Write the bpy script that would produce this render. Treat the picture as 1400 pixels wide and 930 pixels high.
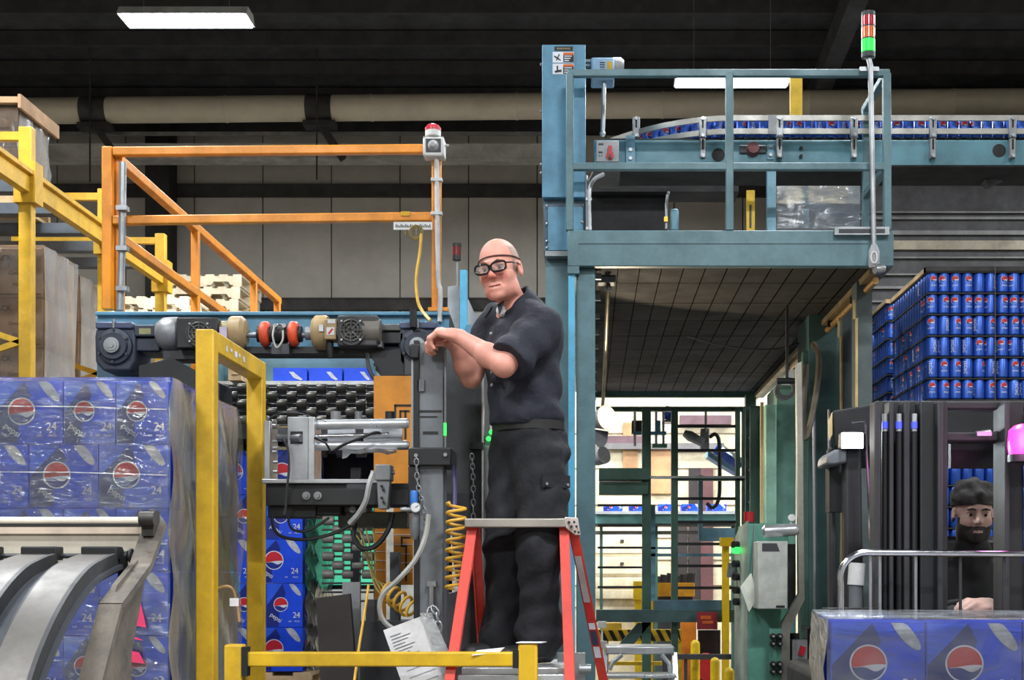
import bpy, math, random
import numpy as np
from mathutils import Vector, Matrix, Euler
random.seed(7)
scene = bpy.context.scene
for o in list(bpy.data.objects): bpy.data.objects.remove(o)
C = scene.collection
pi = math.pi

# ---------------------------------------------------------------- camera, world, exposure
FPX, HX, HY, EYE = 1900.0, 805.0, 785.0, 1.6          # focal length in pixels of a 1400x930 frame, vanishing point, eye height
cd = bpy.data.cameras.new('camera'); cam = bpy.data.objects.new('camera', cd); C.objects.link(cam)
cam.location = (0, 0, EYE); cam.rotation_euler = (pi/2, 0, 0)
cd.sensor_width = 36; cd.lens = FPX/1400*36
cd.shift_x = (700-HX)/1400; cd.shift_y = (HY-465)/1400
cd.clip_end = 200
scene.camera = cam
w = bpy.data.worlds.new('world'); scene.world = w; w.use_nodes = True
w.node_tree.nodes['Background'].inputs[0].default_value = (0.75, 0.85, 1, 1)
w.node_tree.nodes['Background'].inputs[1].default_value = 0.04
vs = scene.view_settings
vs.view_transform = 'Standard'; vs.look = 'None'; vs.gamma = 1; vs.use_curve_mapping = False
vs.exposure = 0.22

def W(px, py, d):                                      # frame measurement at a known distance -> metres in the hall
    return Vector(((px-HX)*d/FPX, d, EYE+(HY-py)*d/FPX))
def WX(px, d): return (px-HX)*d/FPX
def WZ(py, d): return EYE+(HY-py)*d/FPX

# ---------------------------------------------------------------- materials
def lin(c):
    c = c/255.0
    return c/12.92 if c <= 0.04045 else ((c+0.055)/1.055)**2.4
def RGB(r, g, b): return (lin(r), lin(g), lin(b), 1)
MATS = {}
def mat(name, rgb, rough=0.5, metal=0.0, var=0.12, scale=6.0, bump=0.0, bscale=60.0, wear=None, wamt=0.5, wscale=9.0, spec=0.5, coat=0.0, grime=0.16):
    if name in MATS: return MATS[name]
    m = bpy.data.materials.new(name); m.use_nodes = True
    nt = m.node_tree; N = nt.nodes; L = nt.links
    b = N['Principled BSDF']
    col = RGB(*rgb)
    b.inputs['Roughness'].default_value = rough; b.inputs['Metallic'].default_value = metal
    b.inputs['Specular IOR Level'].default_value = spec
    if coat: b.inputs['Coat Weight'].default_value = coat; b.inputs['Coat Roughness'].default_value = 0.1
    tc = N.new('ShaderNodeTexCoord')
    n = N.new('ShaderNodeTexNoise'); n.inputs['Scale'].default_value = scale; n.inputs['Detail'].default_value = 5
    L.new(tc.outputs['Object'], n.inputs['Vector'])
    r = N.new('ShaderNodeValToRGB')
    r.color_ramp.elements[0].position = 0.3; r.color_ramp.elements[1].position = 0.7
    r.color_ramp.elements[0].color = tuple(max(0, x*(1-var)) for x in col[:3])+(1,)
    r.color_ramp.elements[1].color = tuple(min(1, x*(1+var)) for x in col[:3])+(1,)
    L.new(n.outputs['Fac'], r.inputs['Fac'])
    out = r.outputs['Color']
    if wear:
        n2 = N.new('ShaderNodeTexNoise'); n2.inputs['Scale'].default_value = wscale; n2.inputs['Detail'].default_value = 8; n2.inputs['Roughness'].default_value = 0.7
        L.new(tc.outputs['Object'], n2.inputs['Vector'])
        r2 = N.new('ShaderNodeValToRGB'); p = 0.5+0.25*(1-wamt)
        r2.color_ramp.elements[0].position = p; r2.color_ramp.elements[1].position = min(1, p+0.06)
        L.new(n2.outputs['Fac'], r2.inputs['Fac'])
        mx = N.new('ShaderNodeMix'); mx.data_type = 'RGBA'
        L.new(r2.outputs['Color'], mx.inputs['Factor']); L.new(out, mx.inputs['A']); mx.inputs['B'].default_value = RGB(*wear)
        out = mx.outputs['Result']
    if grime:                                            # patchy dirt and uneven gloss
        n3 = N.new('ShaderNodeTexNoise'); n3.inputs['Scale'].default_value = 3.1; n3.inputs['Detail'].default_value = 10; n3.inputs['Roughness'].default_value = 0.72
        L.new(tc.outputs['Object'], n3.inputs['Vector'])
        mr = N.new('ShaderNodeMapRange'); mr.inputs['From Min'].default_value = 0.36; mr.inputs['From Max'].default_value = 0.6
        mr.inputs['To Min'].default_value = 1-2.2*grime; mr.inputs['To Max'].default_value = 1.0; L.new(n3.outputs['Fac'], mr.inputs['Value'])
        hs = N.new('ShaderNodeHueSaturation'); L.new(out, hs.inputs['Color']); L.new(mr.outputs[0], hs.inputs['Value']); out = hs.outputs['Color']
        rr = N.new('ShaderNodeMapRange'); rr.inputs['From Min'].default_value = 0.35; rr.inputs['From Max'].default_value = 0.65
        rr.inputs['To Min'].default_value = min(1, rough+0.14); rr.inputs['To Max'].default_value = max(0.03, rough-0.06); L.new(n3.outputs['Fac'], rr.inputs['Value']); L.new(rr.outputs[0], b.inputs['Roughness'])
    L.new(out, b.inputs['Base Color'])
    if bump:
        nb = N.new('ShaderNodeTexNoise'); nb.inputs['Scale'].default_value = bscale; nb.inputs['Detail'].default_value = 4
        L.new(tc.outputs['Object'], nb.inputs['Vector'])
        bp = N.new('ShaderNodeBump'); bp.inputs['Strength'].default_value = bump; bp.inputs['Distance'].default_value = 0.02
        L.new(nb.outputs['Fac'], bp.inputs['Height']); L.new(bp.outputs['Normal'], b.inputs['Normal'])
    MATS[name] = m; return m
def emit(name, rgb, strength):
    if name in MATS: return MATS[name]
    m = bpy.data.materials.new(name); m.use_nodes = True
    b = m.node_tree.nodes['Principled BSDF']
    b.inputs['Base Color'].default_value = RGB(*rgb); b.inputs['Roughness'].default_value = 0.4
    b.inputs['Emission Color'].default_value = RGB(*rgb); b.inputs['Emission Strength'].default_value = strength
    MATS[name] = m; return m
def film(name, tint=(225, 232, 235), milk=0.12, gloss=0.25, scale=7.0, bump=0.6, rough=0.12, stretch=(1, 1, 2.6), con=0.65):
    if name in MATS: return MATS[name]
    m = bpy.data.materials.new(name); m.use_nodes = True
    nt = m.node_tree; N = nt.nodes; L = nt.links; N.clear()
    o = N.new('ShaderNodeOutputMaterial'); tr = N.new('ShaderNodeBsdfTransparent'); tr.inputs[0].default_value = (0.95, 0.95, 0.95, 1)
    df = N.new('ShaderNodeBsdfDiffuse'); df.inputs[0].default_value = RGB(*tint)
    gl = N.new('ShaderNodeBsdfGlossy'); gl.inputs['Roughness'].default_value = rough
    tc = N.new('ShaderNodeTexCoord'); mp = N.new('ShaderNodeMapping'); mp.inputs['Scale'].default_value = stretch
    n = N.new('ShaderNodeTexNoise'); n.inputs['Scale'].default_value = scale; n.inputs['Detail'].default_value = 6; n.inputs['Distortion'].default_value = 1.2
    L.new(tc.outputs['Object'], mp.inputs['Vector']); L.new(mp.outputs['Vector'], n.inputs['Vector'])
    bp = N.new('ShaderNodeBump'); bp.inputs['Strength'].default_value = bump; bp.inputs['Distance'].default_value = 0.03
    L.new(n.outputs['Fac'], bp.inputs['Height'])
    L.new(bp.outputs['Normal'], gl.inputs['Normal'])
    rp = N.new('ShaderNodeMapRange'); rp.inputs['From Min'].default_value = 0.35; rp.inputs['From Max'].default_value = 0.7
    rp.inputs['To Min'].default_value = milk*(1-con); rp.inputs['To Max'].default_value = milk*(1+con)
    L.new(n.outputs['Fac'], rp.inputs['Value'])
    m1 = N.new('ShaderNodeMixShader'); L.new(rp.outputs[0], m1.inputs[0]); L.new(tr.outputs[0], m1.inputs[1]); L.new(df.outputs[0], m1.inputs[2])
    m2 = N.new('ShaderNodeMixShader'); m2.inputs[0].default_value = gloss
    fr = N.new('ShaderNodeFresnel'); fr.inputs[0].default_value = 1.5; L.new(bp.outputs['Normal'], fr.inputs['Normal'])
    ad = N.new('ShaderNodeMath'); ad.operation = 'MULTIPLY_ADD'; ad.inputs[1].default_value = 1.0; ad.inputs[2].default_value = gloss*0.12
    L.new(fr.outputs[0], ad.inputs[0]); L.new(ad.outputs[0], m2.inputs[0])
    L.new(m1.outputs[0], m2.inputs[1]); L.new(gl.outputs[0], m2.inputs[2]); L.new(m2.outputs[0], o.inputs[0])
    MATS[name] = m; return m

teal = mat('teal_paint', (90, 124, 132), 0.42, var=0.08, wear=(74, 98, 106), wamt=0.3, wscale=3)
blue_p = mat('sky_blue_paint', (88, 143, 172), 0.42, var=0.06, wear=(66, 104, 126), wamt=0.15)
brightblue = mat('bright_blue_paint', (92, 182, 222), 0.4, var=0.05)
green_p = mat('dark_green_paint', (60, 92, 80), 0.45, var=0.08)
green_l = mat('sea_green_paint', (104, 160, 142), 0.4, var=0.07)
orange_p = mat('orange_paint', (236, 146, 28), 0.38, var=0.06, wear=(150, 96, 40), wamt=0.22)
yellow_p = mat('yellow_paint', (212, 168, 24), 0.5, var=0.14, scale=5, wear=(104, 86, 36), wamt=0.32, wscale=11)
rack_y = mat('rack_yellow', (232, 184, 48), 0.45, var=0.06)
steel = mat('galvanised_steel', (165, 168, 170), 0.35, 0.75, var=0.12)
alu = mat('aluminium', (205, 207, 210), 0.3, 0.7, var=0.06)
chrome = mat('chrome', (220, 222, 228), 0.12, 1.0, var=0.02)
greyp = mat('grey_paint', (108, 112, 116), 0.5, var=0.08, wear=(70, 72, 74), wamt=0.2)
greyl = mat('light_grey_paint', (172, 174, 176), 0.5, var=0.05)
dgrey = mat('dark_grey_paint', (62, 64, 67), 0.5, var=0.1)
black = mat('black_paint', (24, 24, 26), 0.45, var=0.1)
rubber = mat('black_rubber', (20, 20, 21), 0.6, var=0.1)
navy_cast = mat('navy_cast_iron', (46, 54, 70), 0.45, var=0.1)
tan_p = mat('tan_paint', (176, 150, 106), 0.5, var=0.1)
coupling_o = mat('coupling_orange', (230, 82, 40), 0.45, var=0.05)
red_p = mat('red_fibreglass', (222, 62, 44), 0.4, var=0.05)
white_p = mat('white_plastic', (226, 226, 222), 0.45, var=0.03)
cream = mat('cream_panel', (236, 222, 188), 0.6, var=0.04)
wood = mat('pallet_wood', (206, 176, 132), 0.75, var=0.18, scale=14)
palewood = mat('pale_pallet_wood', (238, 222, 192), 0.75, var=0.08, scale=10)
kraft = mat('kraft_board', (176, 142, 108), 0.8, var=0.08, scale=5)
paper = mat('paper', (228, 229, 230), 0.7, var=0.03)
hose_y = mat('yellow_hose', (226, 176, 60), 0.4, var=0.08)
ink = mat('print_ink', (36, 34, 34), 0.7)
case_b = mat('case_blue', (30, 78, 224), 0.35, var=0.06, spec=0.4)
case_n = mat('case_navy', (21, 40, 128), 0.35, var=0.05)
case_l = mat('case_light_blue', (44, 98, 236), 0.35, var=0.05)
pr_w = mat('print_white', (226, 230, 238), 0.45, var=0.03)
pr_r = mat('print_red', (206, 34, 40), 0.4, var=0.03)
pr_s = mat('print_silver', (190, 194, 200), 0.35, 0.15, var=0.2, scale=40)
pr_o = mat('print_orange', (226, 106, 40), 0.5, var=0.05)
pr_bk = mat('print_black', (16, 16, 18), 0.5)

# ---------------------------------------------------------------- mesh builder
class MB:
    def __init__(s): s.v = []; s.f = []; s.m = []; s.st = []
    def add(s, vs_, fs, mi=0):
        o = len(s.v); s.st.append((o, len(s.f))); s.v += [tuple(p) for p in vs_]
        for f in fs: s.f.append(tuple(i+o for i in f)); s.m.append(mi)
        return s
    def box(s, x0, y0, z0, x1, y1, z1, mi=0):
        if x0 > x1: x0, x1 = x1, x0
        if y0 > y1: y0, y1 = y1, y0
        if z0 > z1: z0, z1 = z1, z0
        return s.add([(x0,y0,z0),(x1,y0,z0),(x1,y1,z0),(x0,y1,z0),(x0,y0,z1),(x1,y0,z1),(x1,y1,z1),(x0,y1,z1)],
              [(0,3,2,1),(4,5,6,7),(0,1,5,4),(1,2,6,5),(2,3,7,6),(3,0,4,7)], mi)
    def cbox(s, c, sz, R=None, mi=0):
        R = R or Matrix.Identity(3); c = Vector(c); vs_ = []
        for k in range(8):
            l = Vector(((-.5, .5)[k & 1]*sz[0], (-.5, .5)[(k >> 1) & 1]*sz[1], (-.5, .5)[(k >> 2) & 1]*sz[2]))
            vs_.append(c+R@l)
        return s.add(vs_, [(0,2,3,1),(4,5,7,6),(0,1,5,4),(1,3,7,5),(3,2,6,7),(2,0,4,6)], mi)
    def bar(s, p0, p1, w_, h_, up=(0,0,1), mi=0):
        p0 = Vector(p0); p1 = Vector(p1); d = (p1-p0); L_ = d.length; d.normalize()
        u = Vector(up)
        if abs(d.dot(u)) > 0.98: u = Vector((0,1,0))
        x = d.cross(u).normalized(); z = x.cross(d)
        R = Matrix((x, d, z)).transposed()
        return s.cbox((p0+p1)/2, (w_, L_, h_), R, mi)
    def fbox(s, x0, y0, x1, y1, d, dep, mi=0):          # box with a front face of this size at distance d
        a = W(x0, y1, d); b = W(x1, y0, d)
        return s.box(a.x, d, a.z, b.x, d+dep, b.z, mi)
    def cyl(s, p0, p1, r0, r1=None, n=16, mi=0, cap=True):
        return s.lathe(p0, p1, [(0, r0), (1, r0 if r1 is None else r1)], n, mi, cap)
    def lathe(s, p0, p1, prof, n=20, mi=0, cap=True):   # profile of (t along p0->p1, radius)
        p0 = Vector(p0); p1 = Vector(p1); d = (p1-p0).normalized()
        a = d.orthogonal().normalized(); b = d.cross(a)
        vs_ = []; fs = []
        for t, r in prof:
            c = p0.lerp(p1, t)
            for k in range(n):
                an = 2*pi*k/n; vs_.append(c+(a*math.cos(an)+b*math.sin(an))*r)
        for i in range(len(prof)-1):
            for k in range(n):
                k2 = (k+1) % n; fs.append((i*n+k, i*n+k2, (i+1)*n+k2, (i+1)*n+k))
        if cap:
            fs.append(tuple(range(n-1, -1, -1))); o = (len(prof)-1)*n; fs.append(tuple(range(o, o+n)))
        return s.add(vs_, fs, mi)
    def tube(s, pts, r, n=8, mi=0, closed=False, sq=False):
        pts = [Vector(p) for p in pts]; m = len(pts); vs_ = []; fs = []
        T = []
        for i in range(m):
            if closed: t = pts[(i+1) % m]-pts[i-1]
            else: t = pts[min(i+1, m-1)]-pts[max(i-1, 0)]
            T.append(t.normalized())
        a = T[0].orthogonal().normalized()
        for i in range(m):
            a = (a-T[i]*a.dot(T[i])); a = a.normalized() if a.length > 1e-6 else T[i].orthogonal().normalized()
            b = T[i].cross(a)
            rr = r[i] if isinstance(r, (list, tuple)) else r
            for k in range(n):
                an = 2*pi*k/n; vs_.append(pts[i]+(a*math.cos(an)+b*math.sin(an))*rr)
        for i in range(m if closed else m-1):
            j = (i+1) % m
            for k in range(n):
                k2 = (k+1) % n; fs.append((i*n+k, i*n+k2, j*n+k2, j*n+k))
        if not closed:
            fs.append(tuple(range(n-1, -1, -1))); o = (m-1)*n; fs.append(tuple(range(o, o+n)))
        return s.add(vs_, fs, mi)
    def prism(s, poly, vec, mi=0):
        n = len(poly); vec = Vector(vec); vs_ = [Vector(p) for p in poly]; vs_ += [p+vec for p in vs_]
        fs = [tuple(range(n-1, -1, -1)), tuple(range(n, 2*n))]+[(k, (k+1) % n, (k+1) % n+n, k+n) for k in range(n)]
        return s.add(vs_, fs, mi)
    def poly(s, pts, mi=0): return s.add(pts, [tuple(range(len(pts)))], mi)
    def sphere(s, c, r, n=14, mi=0, sc=(1,1,1)):
        c = Vector(c); vs_ = []; fs = []; h = n//2
        for i in range(h+1):
            th = pi*i/h
            for k in range(n):
                ph = 2*pi*k/n
                vs_.append(c+Vector((r*sc[0]*math.sin(th)*math.cos(ph), r*sc[1]*math.sin(th)*math.sin(ph), r*sc[2]*math.cos(th))))
        for i in range(h):
            for k in range(n):
                k2 = (k+1) % n; fs.append((i*n+k, (i+1)*n+k, (i+1)*n+k2, i*n+k2))
        return s.add(vs_, fs, mi)
    def mesh(s, name, mats, origin=(0,0,0), smooth=True):
        me = bpy.data.meshes.new(name); o = Vector(origin)
        me.from_pydata([tuple(Vector(p)-o) for p in s.v], [], s.f)
        for m in (mats if isinstance(mats, (list, tuple)) else [mats]): me.materials.append(m)
        me.polygons.foreach_set('material_index', s.m)
        me.update()
        import bmesh
        bm = bmesh.new(); bm.from_mesh(me); bmesh.ops.recalc_face_normals(bm, faces=bm.faces); bm.to_mesh(me); bm.free()
        if smooth:
            me.polygons.foreach_set('use_smooth', [True]*len(me.polygons)); me.set_sharp_from_angle(angle=0.7)
        return me
    def build(s, name, mats, parent=None, bevel=0.0, origin=None, smooth=True):
        org = Vector(origin) if origin is not None else (ORG.get(parent.name, Vector()) if parent else s.base())
        me = s.mesh(name, mats, org, smooth)
        o = bpy.data.objects.new(name, me); C.objects.link(o)
        if parent: o.parent = parent
        else: o.location = org
        ORG[o.name] = org
        if bevel:
            b = o.modifiers.new('edge', 'BEVEL'); b.width = bevel; b.segments = 2; b.limit_method = 'ANGLE'; b.harden_normals = False
        return o
    def each(s, name, mats, parent, **kw):               # one object for every shape added
        out = []
        for i, (vo, fo) in enumerate(s.st):
            ve, fe = s.st[i+1] if i+1 < len(s.st) else (len(s.v), len(s.f))
            b = MB(); b.add(s.v[vo:ve], [tuple(k-vo for k in f) for f in s.f[fo:fe]]); b.m = s.m[fo:fe]; out.append(b.build(name, mats, parent, **kw))
        return out
    def base(s):
        a = np.array([tuple(p) for p in s.v]); return Vector(((a[:,0].min()+a[:,0].max())/2, (a[:,1].min()+a[:,1].max())/2, a[:,2].min()))
ORG = {}
ONES = ['zeroth', 'first', 'second', 'third', 'fourth', 'fifth', 'sixth', 'seventh', 'eighth', 'ninth', 'tenth', 'eleventh', 'twelfth', 'thirteenth', 'fourteenth', 'fifteenth', 'sixteenth', 'seventeenth', 'eighteenth', 'nineteenth']
def nth(k):
    if k < 20: return ONES[k]
    t = ('twenty', 'thirty', 'forty', 'fifty')[k//10-2]
    return (t[:-1]+'ieth') if k % 10 == 0 else t+'-'+ONES[k % 10]
def tag(o, label, cat, group=None):
    o['label'] = label; o['category'] = cat
    if group: o['group'] = group
    return o
def thing(name, label, cat, loc, group=None):
    o = bpy.data.objects.new(name, None); C.objects.link(o); o.location = loc; o.empty_display_size = 0.1
    ORG[o.name] = Vector(loc); return tag(o, label, cat, group)
def struct(o): o['kind'] = 'structure'; return o
def put(me, name, loc, parent=None, rot=None):           # object from shared mesh data
    o = bpy.data.objects.new(name, me); C.objects.link(o)
    if parent: o.parent = parent; o.location = Vector(loc)-ORG[parent.name]
    else: o.location = loc
    if rot: o.rotation_euler = rot
    ORG[o.name] = Vector(loc)
    return o
FONT = {}
def text(body, size, spacing=1.0):
    key = (body, spacing)
    if key not in FONT:
        cu = bpy.data.curves.new('t', 'FONT'); cu.body = body; cu.size = 1; cu.align_x = 'CENTER'; cu.align_y = 'CENTER'; cu.space_character = spacing; cu.resolution_u = 3
        ob = bpy.data.objects.new('t', cu); C.objects.link(ob)
        dg = bpy.context.evaluated_depsgraph_get(); me = bpy.data.meshes.new_from_object(ob.evaluated_get(dg))
        FONT[key] = ([tuple(v.co) for v in me.vertices], [tuple(p.vertices) for p in me.polygons])
        bpy.data.objects.remove(ob); bpy.data.curves.remove(cu); bpy.data.meshes.remove(me)
    v, f = FONT[key]
    return [(x*size, y*size) for x, y, z in v], f
def put_text(mb, body, size, c, ux=(1,0,0), uy=(0,0,1), mi=0, rot=0.0, spacing=1.0):
    v, f = text(body, size, spacing); ux = Vector(ux); uy = Vector(uy); c = Vector(c); ca, sa = math.cos(rot), math.sin(rot)
    mb.add([c+ux*(x*ca-y*sa)+uy*(x*sa+y*ca) for x, y in v], f, mi)
def arc(c, r, a0, a1, n, ux, uy):
    c = Vector(c); ux = Vector(ux); uy = Vector(uy)
    return [c+ux*(r*math.cos(a0+(a1-a0)*k/n))+uy*(r*math.sin(a0+(a1-a0)*k/n)) for k in range(n+1)]
def smooth_path(pts, n=8):                               # Catmull-Rom
    P = [Vector(p) for p in pts]; P = [P[0]*2-P[1]]+P+[P[-1]*2-P[-2]]; out = []
    for i in range(1, len(P)-2):
        for k in range(n):
            t = k/n; a, b, c, d = P[i-1], P[i], P[i+1], P[i+2]
            out.append(0.5*((2*b)+(c-a)*t+(2*a-5*b+4*c-d)*t*t+(3*b-a-3*c+d)*t**3))
    out.append(P[-2]); return out
def cord(name, pts, r, m, label, cat='cable', parent=None, n=6, sm=8):
    b = MB(); b.tube(smooth_path(pts, sm), r, n)
    o = b.build(name, m, parent)
    if not parent: tag(o, label, cat)
    return o

# ---------------------------------------------------------------- hall lights
lens_m = emit('lamp_lens', (236, 244, 255), 14.0)
def hall_light(x, y, z, label, group=None, power=210, L_=1.2, wd=0.34, wires=True):
    t = thing('ceiling_light', label, 'ceiling light', (x, y, z), group)
    h = MB(); h.prism([(x-L_/2, y-wd/2, z), (x-L_/2, y+wd/2, z), (x-L_/2, y+wd/2-0.07, z+0.09), (x-L_/2, y-wd/2+0.07, z+0.09)], (L_, 0, 0))
    h.build('housing', white_p, t)
    l = MB(); l.box(x-L_/2+0.02, y-wd/2+0.015, z-0.012, x+L_/2-0.02, y+wd/2-0.015, z+0.002); l.build('lens', lens_m, t)
    for sx in ((-1, 1) if wires else ()):
        c = MB(); c.tube([(x+sx*0.4, y, z+0.08), (x+sx*0.4, y, ceil_z(y)-0.02)], 0.004, 5); c.build('hanging_wire', steel, t)
    ld = bpy.data.lights.new('lamp_light', 'AREA'); ld.shape = 'RECTANGLE'; ld.size = L_; ld.size_y = wd; ld.energy = power; ld.color = (0.93, 0.97, 1.0)
    lo = bpy.data.objects.new('lamp_light', ld); C.objects.link(lo); lo.parent = t; lo.location = (0, 0, -0.02)
    return t
def ceil_z(y): return 8.35+(20-y)/13.0
hall_light(WX(255, 13), 13.0, 6.78, 'long bright ceiling light at upper left above the railing')
hall_light(WX(1001, 14.5), 14.5, 6.74, 'bright ceiling light seen through the teal platform railing')
for k, (x, y, pw) in enumerate([(-3.8, 7.0, 260), (1.5, 8.6, 200), (-3.8, 1.0, 330), (1.5, 2.0, 330), (-3.8, -4, 330), (1.5, -4, 330), (6.6, 8.5, 200), (6.6, 2.0, 300), (6.6, 14.5, 160), (-8.6, 12.2, 170), (-1.2, 12.3, 210), (4.2, 12.2, 200), (8.6, 12.2, 150)]):
    hall_light(x, y, 6.78, 'bright ceiling light of the hall, above or behind the view', 'ceiling lights out of view', pw)

hall_light(0.8, 13.66, 3.62, 'strip light fixed to the rear beam of the teal platform', None, 75, wires=False)
# ---------------------------------------------------------------- the hall itself
XL, XR, YB, YF = -10.0, 11.0, -9.0, 20.0
concrete = mat('concrete_floor', (120, 118, 114), 0.6, var=0.15, scale=2, bump=0.1)
roofm = mat('dark_roof_insulation', (70, 70, 73), 0.85, var=0.25, scale=2.5)
wallm = mat('grey_wall_panel', (188, 182, 172), 0.7, var=0.10, scale=1.2, wear=(158, 152, 144), grime=0.05, wamt=0.25, wscale=1.6)
darkwall = mat('dark_wall', (62, 61, 62), 0.8, var=0.15, scale=2)
beamm = mat('dark_girt', (62, 59, 56), 0.7, var=0.15)
m = MB(); m.box(XL, YB, -0.1, XR, YF, 0.0); struct(m.build('floor', concrete))
m = MB(); m.prism([(XL, YB, ceil_z(YB)), (XL, YF+0.3, ceil_z(YF+0.3)), (XL, YF+0.3, ceil_z(YF+0.3)+0.1), (XL, YB, ceil_z(YB)+0.1)], (XR-XL, 0, 0))
ceil = struct(m.build('ceiling', roofm, origin=(0, 0, 8.3)))
for k in range(14):
    y = 19.4-k*0.85
    p = MB(); p.box(XL+0.1, y-0.04, ceil_z(y)-0.2, XR-0.1, y+0.04, ceil_z(y)-0.02); p.build('purlin', beamm, ceil)
for x in (3.1,):
    p = MB(); p.bar((x, 19.6, ceil_z(19.6)-0.33), (x, 2, ceil_z(2)-0.33), 0.22, 0.3); p.build('rafter', roofm, ceil)
# back wall: grey panels standing between dark girts
wb = struct(MB().box(XL, YF, 0, XR, YF+0.2, 8.5).build('wall_back', darkwall, origin=(0, YF, 0)))
zg = [0.1, 2.2, WZ(425, 19.95), WZ(409, 19.95), WZ(270, 19.95), WZ(254, 19.95), 7.9]
x0 = WX(735, 19.95)
for lo, hi, mm in ((zg[0], zg[2], 'w'), (zg[3], zg[4], 'g'), (zg[5], zg[6], 'g')):
    pm = mat('pale_wall_panel', (196, 194, 186), 0.7, var=0.06, scale=1.5) if mm == 'w' else wallm
    for k in range(-6, 11):
        xa = x0-(k+1)*0.985; xb = x0-k*0.985-0.014
        if xb < XL or xa < WX(236, 19.95)-0.1 and xa > WX(236, 19.95)-0.6: pass
        if xa < XL or xb > XR: continue
        p = MB(); p.box(xa, 19.955+random.uniform(0, .008), lo, xb, YF+0.01, hi); p.build('wall_panel', pm, wb, bevel=0.006)
for lo, hi in ((zg[2], zg[3]), (zg[4], zg[5])):
    p = MB(); p.box(XL, 19.86, lo, XR, 19.95, hi); p.box(XL, 19.84, hi-0.02, XR, 19.86, hi); p.build('girt', beamm, wb)
p = MB(); p.box(WX(206, 19.7), 19.45, 0, WX(238, 19.7), 19.84, 8.2); p.build('wall_column', mat('dark_column', (44, 43, 42), 0.7), wb)
struct(MB().box(XL-0.2, YB, 0, XL, YF, 10.3).build('wall_left', wallm))
struct(MB().box(XR, YB, 0, XR+0.2, YF, 10.3).build('wall_right', wallm))
struct(MB().box(XL, YB-0.2, 0, XR, YB, 10.8).build('wall_front', wallm))
# dark ribbed sheet wall on the right behind the platform, its shade put into the colour
wr = struct(MB().box(WX(1090, 17), 17.0, 0.0, XR-0.01, 17.1, 7.0).build('wall_inner', darkwall, origin=(5, 17, 0)))
ribm = mat('dark_rib', (98, 97, 95), 0.6, var=0.2, scale=3)
tanrib = mat('tan_rib', (128, 120, 102), 0.6, var=0.15, scale=3)
for py, hh, mm in ((298, .03, ribm), (318, .05, ribm), (335, .11, tanrib), (352, .02, ribm), (375, .02, ribm), (393, .03, ribm), (412, .02, ribm), (430, .03, ribm), (290, .02, ribm)):
    z = WZ(py, 16.95); p = MB(); p.box(WX(1120, 17), 16.95, z-hh/2, XR-0.05, 17.0, z+hh/2); p.build('rib', mm, wr)
# duct with hanger straps, steel rail below it
galv = mat('duct_skin', (216, 204, 180), 0.5, 0.1, var=0.05, scale=1.5, grime=0.05)
dk = thing('air_duct', 'long beige round duct running below the dark roof', 'duct', W(500, 150, 18.4))
a, b = W(-90, 153, 18.4), W(1500, 138, 18.4)
for k in range(8):
    p0 = a.lerp(b, k/8); p1 = a.lerp(b, (k+1)/8)
    q = MB(); q.lathe(p0, p1, [(0, .172), (0.012, .178), (0.02, .17), (.985, .17), (1, .172)], 24); q.build('duct_section', galv, dk)
for px in (130, 437):
    c = a.lerp(b, (px+90)/1590.0); q = MB(); q.lathe(c-Vector((.17, 0, 0)), c+Vector((.17, 0, 0)), [(0, .18), (1, .18)], 24)
    q.box(c.x-.2, c.y-.12, c.z-.26, c.x+.22, c.y+.1, c.z-.19); q.bar(c+Vector((0, 0, -.2)), c+Vector((.3, .1, -.65)), .1, .08)
    q.build('hanger_band', beamm, dk)
    q = MB(); q.tube([c+Vector((0, -.19, -1)), c+Vector((0, -.19, 1.0))], 0.012, 6); q.build('hanger_rod', beamm, dk)
q = MB(); q.fbox(-80, 199, 745, 215, 18.9, .1); q.fbox(-80, 196, 745, 199, 18.88, .3); q.fbox(-80, 215, 745, 217, 18.88, .3)
tag(q.build('steel_rail', mat('dull_steel', (206, 203, 196), 0.45, 0.3, var=0.1)), 'grey steel rail below the duct, behind the orange railing', 'steel beam')
q = MB(); q.fbox(-80, 180, 760, 184, 18.7, .06); tag(q.build('pipe_rail', mat('dim_steel', (120, 118, 114), 0.6)), 'thin dark rail between duct and steel rail', 'steel beam')
# ================================================================ printed cases and cans
def globe(mb, c, r, ux, uy, nrm, e, ring=1, red=2, white=1, blue=4, n=28):
    c = Vector(c); ux = Vector(ux); uy = Vector(uy); nrm = Vector(nrm)
    P = lambda x, y, k: c+ux*(x*r)+uy*(y*r)+nrm*(e*k)
    circ = [(math.cos(2*pi*k/n), math.sin(2*pi*k/n)) for k in range(n)]
    mb.poly([P(x*1.1, y*1.1, 1) for x, y in circ], ring)
    mb.poly([P(x, y, 2) for x, y in circ], blue)
    top = lambda x: -0.16+0.10*math.sin(x*1.8+0.4)
    bot = lambda x: top(x)-0.02-0.40*math.exp(-((x-0.45)/0.5)**2)
    N_ = 14
    xs = [-0.985+1.97*k/N_ for k in range(N_+1)]
    lim = lambda x: math.sqrt(max(0, 1-x*x))
    for k in range(N_):
        a, b = xs[k], xs[k+1]
        cl = lambda v, x: max(-lim(x), min(lim(x), v))
        mb.poly([P(a, cl(top(a), a), 3), P(b, cl(top(b), b), 3), P(b, lim(b), 3), P(a, lim(a), 3)], red)
        mb.poly([P(a, cl(bot(a), a), 3), P(b, cl(bot(b), b), 3), P(b, cl(top(b), b), 3), P(a, cl(top(a), a), 3)], white)
PRINT = [case_n, pr_w, pr_r, pr_s, mat('globe_blue', (24, 44, 140), 0.4), case_l]
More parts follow.
